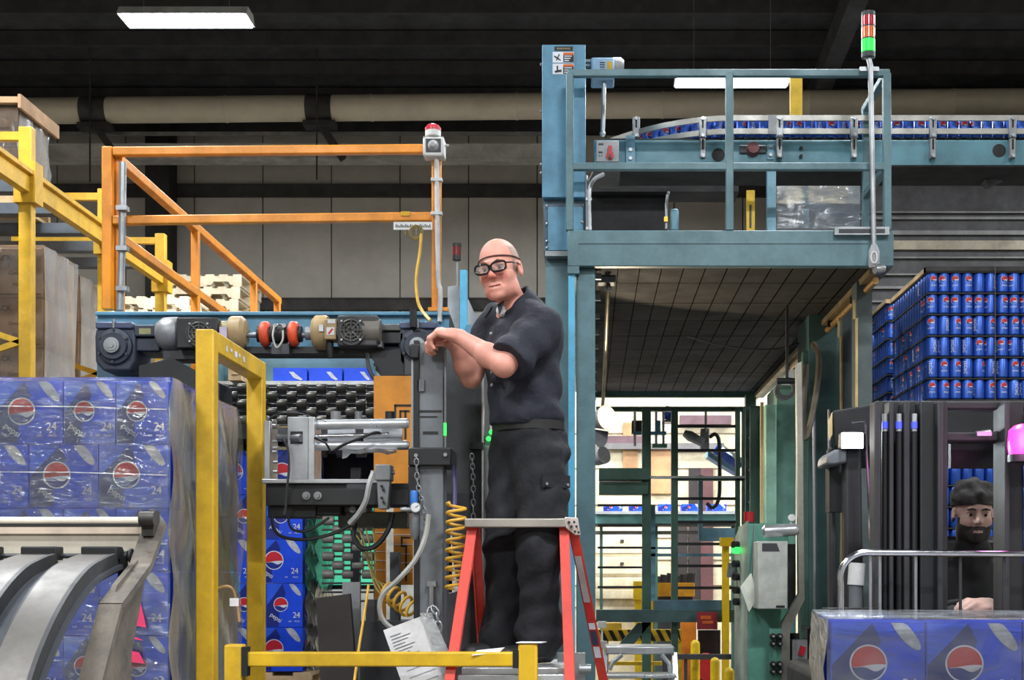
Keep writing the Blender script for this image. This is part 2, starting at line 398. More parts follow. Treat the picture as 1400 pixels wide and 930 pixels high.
def case_mesh(w_, d_, h_):
    b = MB(); b.box(-w_/2, 0, 0, w_/2, d_, h_); return b.mesh('soda_case', case_b)
def print_mesh(w_, h_, e=0.0007, warm=False):
    b = MB(); N_ = Vector((0, -1, 0)); P = lambda u, v, k=1: (-w_/2+u*w_, -e*k, v*h_)
    b.poly([P(.01, .50), P(.44, .99), P(.01, .99)], 5)
    b.poly([P(.01, .01), P(.01, .50), P(.44, .99), P(.54, .78), P(.36, .40), P(.34, .01)], 0)
    r = 0.185*min(w_, h_*1.08)
    globe(b, P(.40, .52, 1), r, (1, 0, 0), (0, 0, 1), N_, e)
    put_text(b, 'pepsi', 0.15*h_, P(.265, .215, 4), mi=1, rot=-0.62, spacing=.95)
    put_text(b, '24', 0.185*h_, P(.84, .27, 3), mi=1, spacing=.9)
    put_text(b, 'PACK', 0.05*h_, P(.86, .13, 3), mi=1)
    put_text(b, 'AIR', 0.05*h_, P(.66, .13, 3), mi=1)
    pts = []                                             # top of a silver can, cut by the upper edge
    cx, cy, a_, b_, an = .80, .875, .235*w_, .072*w_, -0.87
    for k in range(24):
        t = 2*pi*k/24; x = a_*math.cos(t); y = b_*math.sin(t)
        X = x*math.cos(an)-y*math.sin(an); Y = x*math.sin(an)+y*math.cos(an)
        u = cx+X/w_; v = cy+Y/h_; pts.append((min(.985, u), min(.995, v)))
    b.poly([P(u, v, 2) for u, v in pts], 3)
    b.poly([P(cx+(u-cx)*.7-.01, min(.995, cy+(v-cy)*.7), 3) for u, v in pts], 3)
    return b.mesh('printed_front', PRINT, smooth=False)
CM = {}
def soda_case(x, y, z, w_, d_, h_, label, group, rz=0.0, front=True, side=False):
    key = (round(w_, 3), round(d_, 3), round(h_, 3))
    if key not in CM: CM[key] = (case_mesh(w_-.004, d_-.004, h_-.003), print_mesh(w_-.006, h_-.005), print_mesh(d_-.006, h_-.005))
    o = put(CM[key][0], 'soda_case', (x, y, z), None, (0, 0, rz)); tag(o, label, 'drink case', group)
    if front:
        p = bpy.data.objects.new('printed_front', CM[key][1]); C.objects.link(p); p.parent = o; p.location = (0, -0.0004, 0.001)
    if side:                                             # right-hand face
        p = bpy.data.objects.new('printed_side', CM[key][2]); C.objects.link(p); p.parent = o; p.location = ((w_-.004)/2+.0004, d_/2, 0.001); p.rotation_euler = (0, 0, pi/2)
    return o
CR, CH = 0.0328, 0.1222
can_blue = mat('can_blue', (48, 92, 190), 0.3, 0.4, var=0.05)
can_rim = mat('can_rim', (190, 192, 196), 0.25, 0.9)
CANM = [can_blue, can_rim, pr_w, pr_r, mat('can_navy', (16, 34, 104), 0.3, 0.3)]
def can_mesh(n=18, logo=True):
    b = MB()
    b.lathe((0,0,0), (0,0,CH), [(0, .022), (.03, .027)], n, 1, cap=True)
    b.lathe((0,0,0), (0,0,CH), [(.03, .0275), (.08, CR), (.88, CR), (.95, .0285)], n, 0, cap=False)
    b.lathe((0,0,0), (0,0,CH), [(.95, .0285), (.965, .0275), (1, .0275), (1.0, .0255), (.975, .0245)], n, 1, cap=True)
    if logo:
        def wrap(u, v, k): a = -pi/2+u/CR; return Vector(((CR+.0003*k)*math.cos(a), (CR+.0003*k)*math.sin(a), v))
        flat = MB(); globe(flat, (0, 0, .078), .0185, (1,0,0), (0,0,1), (0,-1,0), 1.0, ring=2, red=3, white=2, blue=4, n=20)
        put_text(flat, 'pepsi', .017, (0, -3, .044), mi=2, rot=0)
        put_text(flat, 'pepsi', .036, (.082, -3, .062), mi=2, rot=pi/2)
        b.add([wrap(p[0], p[2], -p[1]) for p in map(Vector, flat.v)], flat.f); b.m[-len(flat.m):] = flat.m
    return b.mesh('drink_can', CANM)
CANMESH = can_mesh()
PLAINCAN = can_mesh(12, False)

# ================================================================ pallet rack on the left
RX = WX(37, 8.5)
YP = [8.5, 9.86, 11.16]
rk = thing('pallet_rack', 'yellow steel pallet rack at far left holding wrapped cartons', 'rack', (RX-.6, 10, 0))
ztop = WZ(175, 8.5); zbeam = WZ(252, 8.5)
for i, y in enumerate(YP):
    for xx in (RX, RX-1.15):
        q = MB(); q.box(xx-.04, y-.035, 0, xx+.04, y+.035, ztop); q.build('rack_post', rack_y, rk, bevel=.006)
    zt = WZ(187, 8.5)
    q = MB(); q.bar((RX-1.12, y, zt), (RX-.04, y, zt), .045, .05); q.build('cross_tie', rack_y, rk)
    for z0 in (0.4, 1.15, 1.9, 2.65):
        q = MB(); q.bar((RX-1.12, y, z0), (RX-.04, y, z0+.37), .03, .035); q.build('diagonal_brace', rack_y, rk)
        q = MB(); q.bar((RX-.04, y, z0+.37), (RX-1.12, y, z0+.74), .03, .035); q.build('diagonal_brace', rack_y, rk)
    q = MB(); q.box(RX-.058, y-.062, zbeam-.125, RX+.074, y+.062, zbeam+.125); q.build('beam_bracket', rack_y, rk)
for xx in (RX+.01, RX-1.15):
    q = MB(); q.box(xx-.025, 6.6, zbeam-.065, xx+.03, YP[-1]+.1, zbeam+.065); q.box(xx-.025, 6.6, zbeam+.04, xx+.055, YP[-1]+.1, zbeam+.066)
    q.build('rack_beam', rack_y, rk)
for k in range(8):
    y = 7.0+k*.52
    q = MB(); q.box(RX-1.12, y-.05, zbeam-.04, RX-.02, y+.05, zbeam+.03); q.build('pallet_support', mat('slate_steel', (98, 106, 116), 0.45, 0.3, var=.06), rk)
# cartons
cprint = mat('carton_print', (86, 62, 48), 0.8)
wrapf = film('stretch_film', milk=.05, gloss=.3, scale=7, bump=.4, rough=.15, stretch=(1, 1, .6))
wrapd = film('stretch_film_dense', (206, 208, 208), milk=.42, gloss=.5, scale=2.4, bump=.6, rough=.15, stretch=(1, 1.6, .6), con=.25)
def carton_stack(x1, y0, z0, nx, ny, nz, w_, d_, h_, where, grp, film_label, lettering=True):
    me = MB().box(-w_/2+.003, .003, 0, w_/2-.003, d_-.003, h_-.004).mesh('carton', kraft)
    pr = MB()
    put_text(pr, 'PACK', .05, (-.08, -.0008, h_*.78), mi=0)
    put_text(pr, 'Conservation', .032, (.05, -.0008, h_*.48), mi=0)
    put_text(pr, 'Fibre', .03, (.02, -.0008, h_*.26), mi=0)
    pr.box(-w_/2+.01, -.0008, h_*.06, w_/2-.01, -.0004, h_*.075)
    pm = pr.mesh('carton_print', cprint, smooth=False)
    for iz in range(nz):
        for ix in range(nx):
            for iy in range(ny):
                if 0 < ix < nx-1 and iy > 0 and iz < nz-1: continue
                x = x1-(ix+.5)*w_; y = y0+iy*d_
                o = put(me, 'carton', (x, y, z0+iz*h_)); tag(o, 'brown carton, '+nth(nz-iz)+' layer down, '+nth(ix+1)+' from right, '+('front' if iy == 0 else 'rear')+' row, '+where, 'carton', grp)
                if iy == 0 and lettering:
                    p = bpy.data.objects.new('carton_lettering', pm); C.objects.link(p); p.parent = o
    X0 = x1-nx*w_; Y1 = y0+ny*d_; Z1 = z0+nz*h_
    t = thing('stretch_wrap', film_label, 'plastic film', ((X0+x1)/2, (y0+Y1)/2, z0))
    e = .012; q = MB()
    q.poly([(X0-e, y0-e, z0), (x1+e, y0-e, z0), (x1+e, y0-e, Z1+e), (X0-e, y0-e, Z1+e)])
    q.build('film_front', wrapf, t)
    q = MB(); nn = 10; vs_ = []; fs = []
    for i in range(nn+1):
        for j in range(nn+1):
            vs_.append((x1+e+.012*math.sin(j*1.7+i*.9)*(.4+random.random()), y0-e+(Y1-y0+2*e)*j/nn, z0+(Z1+e-z0)*i/nn))
    for i in range(nn):
        for j in range(nn): a_ = i*(nn+1)+j; fs.append((a_, a_+1, a_+nn+2, a_+nn+1))
    q.add(vs_, fs); q.build('film_side', wrapd, t)
    q = MB(); q.poly([(X0-e, y0-e, Z1+e), (x1+e, y0-e, Z1+e), (x1+e, Y1+e, Z1+e), (X0-e, Y1+e, Z1+e)]); q.build('film_top', wrapf, t)
def pallet(x0, y0, z0, wx, dy, name_label, m_, grp=None, hz=.135):
    t = thing('wooden_pallet', name_label, 'pallet', (x0+wx/2, y0+dy/2, z0), grp)
    n = 6
    for k in range(n):
        xa = x0+k*(wx-.1)/(n-1); q = MB(); q.box(xa, y0, z0+hz-.02, xa+.1, y0+dy, z0+hz); q.build('deck_board', m_, t)
    for yy in (y0, y0+dy/2-.02, y0+dy-.04):
        q = MB(); zt = z0+hz-.02
        q.prism([(x0, yy, z0+.02), (x0+wx*.14, yy, z0+.02), (x0+wx*.17, yy, z0+.06), (x0+wx*.36, yy, z0+.06), (x0+wx*.39, yy, z0+.02), (x0+wx*.61, yy, z0+.02), (x0+wx*.64, yy, z0+.06), (x0+wx*.83, yy, z0+.06), (x0+wx*.86, yy, z0+.02), (x0+wx, yy, z0+.02), (x0+wx, yy, zt), (x0, yy, zt)], (0, .04, 0))
        q.build('stringer', m_, t)
    for k in range(3):
        xa = x0+k*(wx-.1)/2; q = MB(); q.box(xa, y0, z0, xa+.1, y0+dy, z0+.02); q.build('bottom_board', m_, t)
    return t
X1 = WX(58, 9.0)
zf = .135
pallet(X1-1.1, 9.0, 0, 1.1, .62, 'wooden pallet under the nearer carton stack in the rack', wood)
hh = (WZ(338, 9.0)-zf)/11
carton_stack(X1, 9.0, zf, 3, 1, 11, .366, .56, hh, 'nearer floor stack', 'cartons in the nearer floor stack', 'clear film around the nearer floor stack of cartons')
X2 = WX(107, 10.15)
pallet(X2-1.1, 10.15, 0, 1.1, .66, 'wooden pallet under the farther carton stack in the rack', wood)
hh = (WZ(378, 10.15)-zf)/11
carton_stack(X2, 10.15, zf, 3, 1, 11, .366, .62, hh, 'farther floor stack', 'cartons in the farther floor stack', 'clear film around the farther floor stack of cartons', False)
X3 = WX(24, 9.15); zr = zbeam+.035
pallet(X3-1.1, 9.15, zr, 1.1, .56, 'wooden pallet resting on the rack beams', wood)
hh = .26
carton_stack(X3, 9.15, zr+zf, 3, 1, 2, .366, .5, hh, 'on rack beams', 'cartons up on the rack beams', 'clear film around the cartons up on the rack beams')
zt = zr+zf+2*hh+.014
q = MB(); q.box(X3-1.15, 9.1, zt, X3+.04, 9.72, zt+.04); q.box(X3+.03, 9.08, zt-.04, X3+.05, 9.74, zt+.05)
tag(q.build('cardboard_lid', kraft), 'flat brown cardboard lid topping the cartons on the rack', 'carton lid')
# pale pallets stacked beyond the railing
grp = 'pale wooden pallets stacked beyond the railing'
D9 = 16.4; ph = .146
for k in range(4):
    pallet(WX(224, D9)-.02*(k % 3), D9, WZ(375, D9)-(k+1)*ph, WX(330, D9)-WX(224, D9), 1.0, nth(k+1)+' pale wooden pallet from the top of the taller far stack', palewood, grp, ph-.002)
for k in range(3):
    pallet(WX(191, D9)+.02*(k % 2), D9-1.1, WZ(405, D9-1.1)-(k+1)*ph, WX(302, D9-1.1)-WX(191, D9-1.1), 1.0, nth(k+1)+' pale wooden pallet from the top of the lower far stack', palewood, 'pale wooden pallets in the lower stack', ph-.002)
q = MB(); zz = WZ(375, D9)-4*ph; q.box(WX(222, D9), D9+.02, 0, WX(332, D9), D9+.98, zz); tag(q.build('pallet_tower', mat('dim_wood', (120, 104, 84), .8)), 'closed wooden tower under the taller far pallet stack', 'stand')
q = MB(); zz = WZ(405, D9-1.1)-3*ph; q.box(WX(192, D9-1.1), D9-1.08, 0, WX(300, D9-1.1), D9-.12, zz); tag(q.build('pallet_tower', MATS['dim_wood']), 'closed wooden tower under the lower far pallet stack', 'stand')

# ================================================================ orange railing on the machine
DR = 7.5
gr = thing('guard_railing', 'orange tubular guard railing standing on the blue machine beam', 'railing', W(380, 425, DR))
oz0 = WZ(424, DR); zt = WZ(208, DR); zm = WZ(302, DR)
xl, xr = WX(150, DR), WX(597, DR)
T_ = .05
def seg(name, p0, p1, w_=T_, m_=orange_p, par=gr): w_ = w_*(.94 if 'rail' in name.split('_')[-1] else 1); q = MB(); q.bar(p0, p1, w_, w_); return q.build(name, m_, par, bevel=.006)
seg('railing_post', (xl-.008, DR, oz0), (xl-.008, DR, zt+.025), .055)
seg('railing_post', (xl+.035, DR+.05, oz0), (xl+.035, DR+.05, zt+.02), .05)
seg('railing_post', (xr, DR, oz0), (xr, DR, zt))
seg('top_rail', (xl+.02, DR, zt), (xr, DR, zt+.015))
seg('middle_rail', (xl+.02, DR, zm), (xr-.02, DR, zm+.02))
xs_ = xl+.03
for yy in (9.03, 10.6, 11.4): seg('railing_post', (xs_, yy, oz0-.6), (xs_, yy, zt-.03))
seg('side_top_rail', (xs_, DR+.06, zt-.03), (xs_, 11.45, zt-.03), .055)
seg('side_middle_rail', (xs_, DR+.06, zm-.08), (xs_, 11.45, zm-.08), .055)
q = MB(); q.fbox(585, 420, 612, 425, DR-.05, .1); q.build('base_plate', orange_p, gr)
q = MB(); q.fbox(548, 289, 560, 295, DR-.03, .05); q.build('yellow_clip', yellow_p, gr)
# catwalk floor behind the beam
q = MB(); q.box(xs_-.05, DR+.14, oz0-.68, xr, 11.5, oz0-.6); ck = thing('catwalk', 'dark grating catwalk behind the blue beam below the orange railing', 'catwalk', (-1.5, 9.5, 0)); q.build('deck', dgrey, ck)
for xx in (xs_+.05, xr-.05):
    for yy in (8.3, 11.3):
        q = MB(); q.box(xx-.05, yy-.05, 0, xx+.05, yy+.05, oz0-.68); q.build('leg', teal, ck)
q = MB(); q.tube([W(168, 222, 7.46), W(167, 330, 7.46), W(164, 424, 7.46)], .02, 10)
for py in (285, 340, 395):
    p = W(167, py, 7.44); q.box(p.x-.028, p.y-.02, p.z-.012, p.x+.03, p.y+.03, p.z+.012)
tag(q.build('steel_conduit', steel), 'grey steel conduit beside the left orange railing post', 'conduit')
q = MB(); q.tube(smooth_path([W(597, 214, 7.44), W(598, 300, 7.44), W(599, 380, 7.44), W(602, 400, 7.43), W(601, 440, 7.43)], 6), .0135, 8)
for py in (246, 292):
    p = W(597, py, 7.44); q.box(p.x-.03, p.y-.016, p.z-.008, p.x+.03, p.y+.02, p.z+.008)
tag(q.build('white_conduit', mat('pale_conduit', (200, 200, 198), .4)), 'pale conduit running down the orange post below the alarm horn', 'conduit')
# alarm horn with red beacon
hn = thing('alarm_horn', 'white square alarm horn with red beacon on the railing post', 'alarm', W(592, 214, 7.4))
q = MB(); q.fbox(578, 187, 607, 213, 7.4, .1); q.build('horn_housing', white_p, hn, bevel=.008)
q = MB(); c = W(592.5, 199, 7.4)
q.prism([c+Vector((s*.04, -.003, t*.036)) for s, t in ((-1,-1),(1,-1),(1,1),(-1,1))], (0, .004, 0)); hm = q.build('horn_mouth', dgrey, hn)
q = MB(); q.lathe(c+Vector((0, -.002, 0)), c+Vector((0, -.03, 0)), [(0, .03), (.5, .022), (1, .012)], 20); q.build('horn_cone', greyl, hm)
q = MB(); c2 = W(592, 187, 7.44); q.cyl(c2, c2+Vector((0, 0, .035)), .042, n=20); bb = q.build('beacon_base', white_p, hn)
q = MB(); q.lathe(c2+Vector((0, 0, .03)), c2+Vector((0, 0, .068)), [(0, .043), (.4, .043), (.8, .03), (1, .012)], 20); q.build('beacon_dome', mat('red_dome', (206, 40, 56), .25), bb)
for s, t in ((-1,-1),(1,-1),(1,1),(-1,1)):
    q = MB(); p = c+Vector((s*.05, -.001, t*.044)); q.cyl(p, p+Vector((0, -.004, 0)), .004, n=8); q.build('screw', steel, hn)
q = MB(); p = W(608, 199, 7.45); q.cyl(p, p+Vector((.02, 0, 0)), .007, n=8); q.build('cable_gland', white_p, hn)
# reel, scale strip and cord under the middle rail
t = thing('label_strip', 'white strip with a printed scale under the orange middle rail', 'label strip', W(565, 314, 7.46))
q = MB(); q.fbox(538, 303.5, 591, 314, 7.46, .01); q.build('strip_plate', white_p, t)
q = MB()
for k in range(22): q.fbox(541+k*2.2, 306.5+(k*7 % 3), 542.2+k*2.2, 311, 7.458, .001)
q.build('scale_marks', ink, t)
q = MB(); c = W(569, 318, 7.44)
for k in range(3): q.tube(arc(c, .028+.005*k, 0, 2*pi, 18, (1,0,0), (0,0,1))[:-1], .004, 5, closed=True)
q.box(c.x-.003, c.y-.004, c.z-.02, c.x+.003, c.y+.004, c.z+.03); q.tube([W(554, 316, 7.44), W(555, 322, 7.44)], .005, 5)
tag(q.build('cord_coil', mat('olive_wire', (128, 112, 60), .5)), 'small coil of wire hanging under the white strip', 'wire coil')
cord('yellow_air_line', [W(576, 320, 7.43), W(574, 345, 7.42), W(569, 380, 7.4), W(571, 410, 7.38), W(577, 425, 7.36), W(588, 438, 7.3)], .009, hose_y, 'thin yellow air line hanging from the wire coil', 'hose')
# ================================================================ packing machine: blue beam and drives
DB = 7.45
bm_ = thing('machine_beam', 'long blue painted machine beam carrying the drive motors', 'machine beam', W(390, 500, DB))
q = MB(); q.fbox(132, 428, 645, 484, DB, .16); q.build('beam_web', blue_p, bm_, bevel=.006)
q = MB(); q.fbox(130, 426, 645, 431, DB-.03, .26); q.build('top_flange', blue_p, bm_, bevel=.004)
for px0, px1 in ((132, 194), (600, 645)):
    q = MB(); q.box(WX(px0, DB), DB, 0, WX(px1, DB), DB+.16, WZ(480, DB)); q.build('end_column', mat('slate_blue_paint', (70, 104, 124), .45, var=.08), bm_, bevel=.006)
DM = 7.22
def axis(px0, px1, py, d=DM): return W(px0, py, d), W(px1, py, d)
def gearbox(px, left, label):
    t = thing('gear_reducer', label, 'gearbox', W(px, 508, DM))
    s = DM/FPX
    q = MB(); c = W(px, 476, DM)
    q.prism([c+Vector((x*s, -.02, z*s)) for x, z in ((-27, 26), (23, 26), (27, 20), (27, -18), (20, -32), (-17, -32), (-28, -20), (-29, 15))], (0, .22, 0)); q.build('gear_housing', navy_cast, t, bevel=.012)
    q = MB(); q.cbox(c+Vector((-2*s, .08, 30*s)), (50*s, .22, 9*s)); q.build('top_cover', mat('navy_cover', (70, 80, 110), .35), t, bevel=.006)
    q = MB(); q.tube([c+Vector((-2*s, -.03, 26*s)), c+Vector((-2*s, -.03, 38*s))], .008, 8); q.build('breather', steel, t)
    q = MB(); cc = c+Vector((-1*s, 0, 1*s)); q.lathe(cc+Vector((0, -.02, 0)), cc+Vector((0, -.06, 0)), [(0, 25*s), (.5, 24*s), (.6, 20*s), (1, 18*s)], 28); fl = q.build('flange_ring', navy_cast, t)
    q = MB(); q.lathe(cc+Vector((0, -.055, 0)), cc+Vector((0, -.09, 0)), [(0, 10.5*s), (.7, 10.5*s), (.71, 8*s), (.85, 8*s), (.86, 4*s), (1, 4*s)], 24); q.build('shaft_hub', steel, fl)
    q = MB(); q.box(c.x-4*s, c.y-.022, c.z+15*s, c.x+4*s, c.y-.018, c.z+19*s); q.build('yellow_plate', yellow_p, t)
    for k in range(6):
        an = k*pi/3+.5; p = cc+Vector((math.cos(an)*21.5*s, -.045, math.sin(an)*21.5*s)); q = MB(); q.cyl(p, p+Vector((0, -.012, 0)), .007, n=6); q.build('bolt', dgrey, fl)
    if not left:
        q = MB(); q.cbox(W(565, 436, DM-.06), (8*s, .05, 24*s)); q.build('black_grip', rubber, t)
    return t
gearbox(160, True, 'dark gearbox with round steel hub at the left end of the blue beam')
gearbox(574, False, 'dark gearbox below the folded hands at the right end of the beam')
def body(t, name, px0, px1, py, r, m_, prof=None, d=DM, n=28):
    a_, b_ = axis(px0, px1, py, d); s = d/FPX
    q = MB(); q.lathe(a_, b_, prof or [(0, r*s*.94), (.04, r*s), (.96, r*s), (1, r*s*.94)], n); return q.build(name, m_, t)
silver_c = mat('silver_casting', (150, 152, 154), .4, .5, var=.15)
def fan_cover(t, px, py, r, d):
    s = d/FPX; c = W(px, py, d)
    q = MB(); q.lathe(c, c+Vector((0, .05, 0)), [(0, r*s), (1, r*s)], 28); fc = q.build('fan_cover', mat('cover_black', (44, 44, 45), .5), t)
    q = MB()
    for k in range(1, 4): q.tube(arc(c+Vector((0, -.006, 0)), r*s*k/4.1, 0, 2*pi, 20, (1,0,0), (0,0,1))[:-1], .0035, 5, closed=True)
    for k in range(8):
        an = k*pi/4; v = Vector((math.cos(an), 0, math.sin(an))); q.tube([c+v*r*s*.1+Vector((0, -.006, 0)), c+v*r*s*.8+Vector((0, -.006, 0))], .004, 5)
    q.build('fan_grille', mat('grille_grey', (92, 90, 86), .45, .4), fc)
    for k in range(4):
        an = pi/4+k*pi/2; p = c+Vector((math.cos(an), 0, math.sin(an)))*r*s*.9; q = MB(); q.cyl(p, p+Vector((0, -.01, 0)), .006, n=6); q.build('bolt', steel, fc)
# left motor
t = thing('electric_motor', 'dark electric motor with tan brake drum beside the left gearbox', 'motor', W(270, 495, DM))
q = MB(); q.fbox(183, 444, 218, 460, DM-.02, .12); q.fbox(183, 462, 218, 480, DM, .14); q.each('input_bracket', navy_cast, t, bevel=.006)
q = MB(); q.fbox(190, 449, 206, 457, DM-.024, .006); q.build('rating_plate', mat('plate_olive', (150, 148, 104), .5), t)
body(t, 'bell_housing', 216, 246, 457, 23, silver_c, [(0, .060), (.3, .085), (.9, .088), (1, .08)])
body(t, 'motor_casing', 244, 300, 458, 21, mat('motor_dark', (70, 70, 70), .5, .2, var=.2))
q = MB(); q.fbox(241, 434, 297, 476, DM-.1, .09); q.build('terminal_box', black, t, bevel=.006)
fan_cover(t, 272, 455, 19, DM-.12)
body(t, 'adapter_ring', 298, 317, 456, 17, mat('olive_ring', (140, 132, 92), .5))
body(t, 'brake_drum', 315, 337, 455, 22.5, tan_p, [(0, .078), (.15, .085), (.75, .085), (1, .065)])
q = MB(); q.fbox(222, 478, 300, 492, DM-.02, .14); q.build('motor_foot', dgrey, t, bevel=.005)
q = MB(); q.fbox(300, 447, 310, 462, DM-.09, .02); q.build('caution_label', mat('lilac_label', (196, 180, 200), .5), t)
# shaft with couplings
t = thing('coupling_shaft', 'steel shaft with two orange flexible couplings between the motors', 'drive shaft', W(385, 480, DM))
body(t, 'steel_shaft', 336, 432, 458, 4, steel)
for px in (363, 402):
    body(t, 'orange_coupling', px-6.5, px+6.5, 457, 17, coupling_o, [(0, .048), (.1, .06), (.3, .065), (.5, .066), (.7, .065), (.9, .06), (1, .048)])
    body(t, 'coupling_hub', px-11, px-6, 457, 11, black); body(t, 'coupling_hub', px+6, px+11, 457, 11, black)
body(t, 'bearing_block', 374, 392, 457, 14, mat('bearing_black', (38, 38, 38), .4, .3))
for px in (377, 389):
    q = MB(); p = W(px, 446, DM-.06); q.cyl(p, p+Vector((0, -.02, 0)), .011, n=12); q.build('bolt', steel, t)
q = MB(); q.fbox(371, 470, 395, 484, DM-.03, .1); q.build('bearing_foot', dgrey, t)
body(t, 'shaft_collar', 418, 430, 456, 9, silver_c)
cord('sensor_cable', [W(375, 446, DM-.08), W(373, 460, DM-.1), W(378, 475, DM-.1), W(386, 466, DM-.1), W(387, 452, DM-.09)], .005, mat('pale_cable', (190, 190, 178), .5), 'pale sensor cable looped over the bearing between couplings')
# right motor
t = thing('electric_motor', 'tan and dark electric motor with star fan grille left of the mast', 'motor', W(475, 495, DM))
body(t, 'brake_drum', 428, 449, 455, 23.5, tan_p, [(0, .07), (.2, .088), (.8, .09), (1, .085)])
q = MB(); q.fbox(443, 436, 460, 464, DM-.1, .12); q.build('conduit_box', tan_p, t, bevel=.005)
q = MB(); q.fbox(448, 437, 458, 442, DM-.102, .003); q.build('white_label', paper, t)
q = MB(); q.fbox(446.5, 447.5, 457, 458, DM-.102, .003, 0); q.prism([W(448, 456, DM-.103), W(450.5, 457, DM-.103), W(456, 450, DM-.103), W(453.5, 449, DM-.103)], (0, -.001, 0), 1); q.build('caution_label', [paper, pr_r], t)
q = MB(); q.fbox(436, 444, 442, 453, DM-.097, .01); q.build('white_label', paper, t)
q = MB(); q.tube([W(451, 464, DM-.06), W(451, 478, DM-.06), W(452, 490, DM-.06)], [.016, .022, .014], 10); q.build('cable_boot', rubber, t)
q = MB(); q.fbox(461, 431, 516, 473, DM-.1, .12); q.build('motor_shroud', mat('shroud_grey', (60, 59, 60), .5), t, bevel=.008)
fan_cover(t, 480, 452, 20, DM-.12)
body(t, 'motor_casing', 496, 521, 454, 17, mat('motor_warm_grey', (104, 98, 90), .5, .2, var=.15), d=DM-.06)
q = MB(); q.fbox(495, 466, 522, 474, DM-.07, .1); q.build('motor_foot', greyp, t)
q = MB(); q.fbox(519, 443, 552, 452, DM-.02, .12); q.build('output_guard_upper', mat('guard_grey', (98, 98, 96), .5, var=.2), t, bevel=.006)
q = MB(); q.fbox(519, 454, 552, 470, DM-.02, .14); q.build('output_guard_lower', black, t, bevel=.006)
# black arm below the drives, cables
q = MB(); q.fbox(196, 474, 552, 483, DM+.02, .18); tag(q.build('mounting_rail', black), 'black mounting rail under the motors', 'machine rail')
t = thing('drive_guard', 'black toothed chain guard under the right gearbox', 'guard', W(540, 512, DM))
q = MB()
pts = [(508, 482), (552, 476), (556, 512), (545, 513), (520, 514)]
pts += [(516, 508), (513, 506), (514, 502), (510, 499), (512, 495), (508, 491)]
q.prism([W(x, y, DM-.02) for x, y in pts], (0, .15, 0)); q.build('guard_plate', black, t)
q = MB(); q.fbox(552, 470, 568, 514, DM-.04, .16); q.build('side_plate', dgrey, t, bevel=.006)
cord('black_drive_cable', [W(502, 484, 7.12), W(505, 505, 7.08), W(516, 522, 7.05), W(535, 528, 7.05), W(556, 520, 7.08), W(564, 512, 7.12)], .011, rubber, 'thick black cable drooping below the right gearbox')
cord('black_drive_cable', [W(232, 492, 7.2), W(214, 498, 7.15), W(200, 512, 7.15), W(196, 530, 7.2)], .012, mat('grey_black_cable', (70, 70, 70), .5), 'dark cable curving down under the left motor')
q = MB(); q.prism([W(236, 490, 7.05), W(300, 524, 7.05), W(300, 560, 7.05), W(190, 545, 7.05), W(190, 500, 7.05)], (0, .25, 0))
tag(q.build('sloped_guard', black), 'sloped black guard behind the wrapped pallet of cases', 'guard')
q = MB(); q.fbox(234, 484, 300, 530, 8.6, .1)
tag(q.build('rear_crosspiece', teal), 'teal rear frame seen under the left motor', 'machine frame')
for x0_, x1_, y0_ in ((262, 268, 488), (268, 273, 492)):
    q = MB(); q.bar(W(x0_+6, y0_, 8.4), W(x0_, 515, 8.4), .03, .03); tag(q.build('orange_strut', orange_p), ('left' if x0_ < 265 else 'right')+' short orange strut under the left motor', 'strut')
q = MB(); q.fbox(312, 497, 330, 520, 8.2, .12); q.fbox(316, 503, 326, 512, 8.19, .02); tag(q.build('wooden_block', wood), 'small wooden block seen through the yellow gate', 'wood block')
# rear teal infeed with three cases on it, white edge
ie = thing('infeed_conveyor', 'teal backed infeed shelf with white edge above the rollers', 'conveyor', W(405, 526, 8.5))
q = MB(); q.fbox(300, 490, 514, 522, 8.75, .08); q.build('back_panel', teal, ie)
q = MB(); q.fbox(298, 521, 513, 526, 8.3, .53); q.build('shelf_edge', white_p, ie)
zc = WZ(521, 8.45)
for kk, (px0, px1) in enumerate(((373, 420), (422, 468), (470, 506))):
    wd = WX(px1, 8.45)-WX(px0, 8.45)
    soda_case((WX(px0, 8.45)+WX(px1, 8.45))/2, 8.45, zc, wd, .18, WZ(507, 8.45)-zc+.02, ('left', 'middle', 'right')[kk]+' one of three blue cases on the infeed shelf above the rollers', 'cases lying on the infeed shelf', front=False)
for px0, px1 in ((395, 412), (446, 460), (492, 504)):     # silver can pictures on those cases
    q = MB(); z0_ = zc; q.prism([W(px0, 508.5, 8.446), W(px0+6, 508.5, 8.446), W(px1+2, 519, 8.446), W(px1-1, 520, 8.446), W(px0+7, 517, 8.446)], (0, -.001, 0)); q.v = q.v
    o = [x for x in C.objects if x.name.startswith('soda_case') and x.get('group') == 'cases lying on the infeed shelf'][[395, 446, 492].index(px0)]
    q.build('printed_front', pr_s, o)
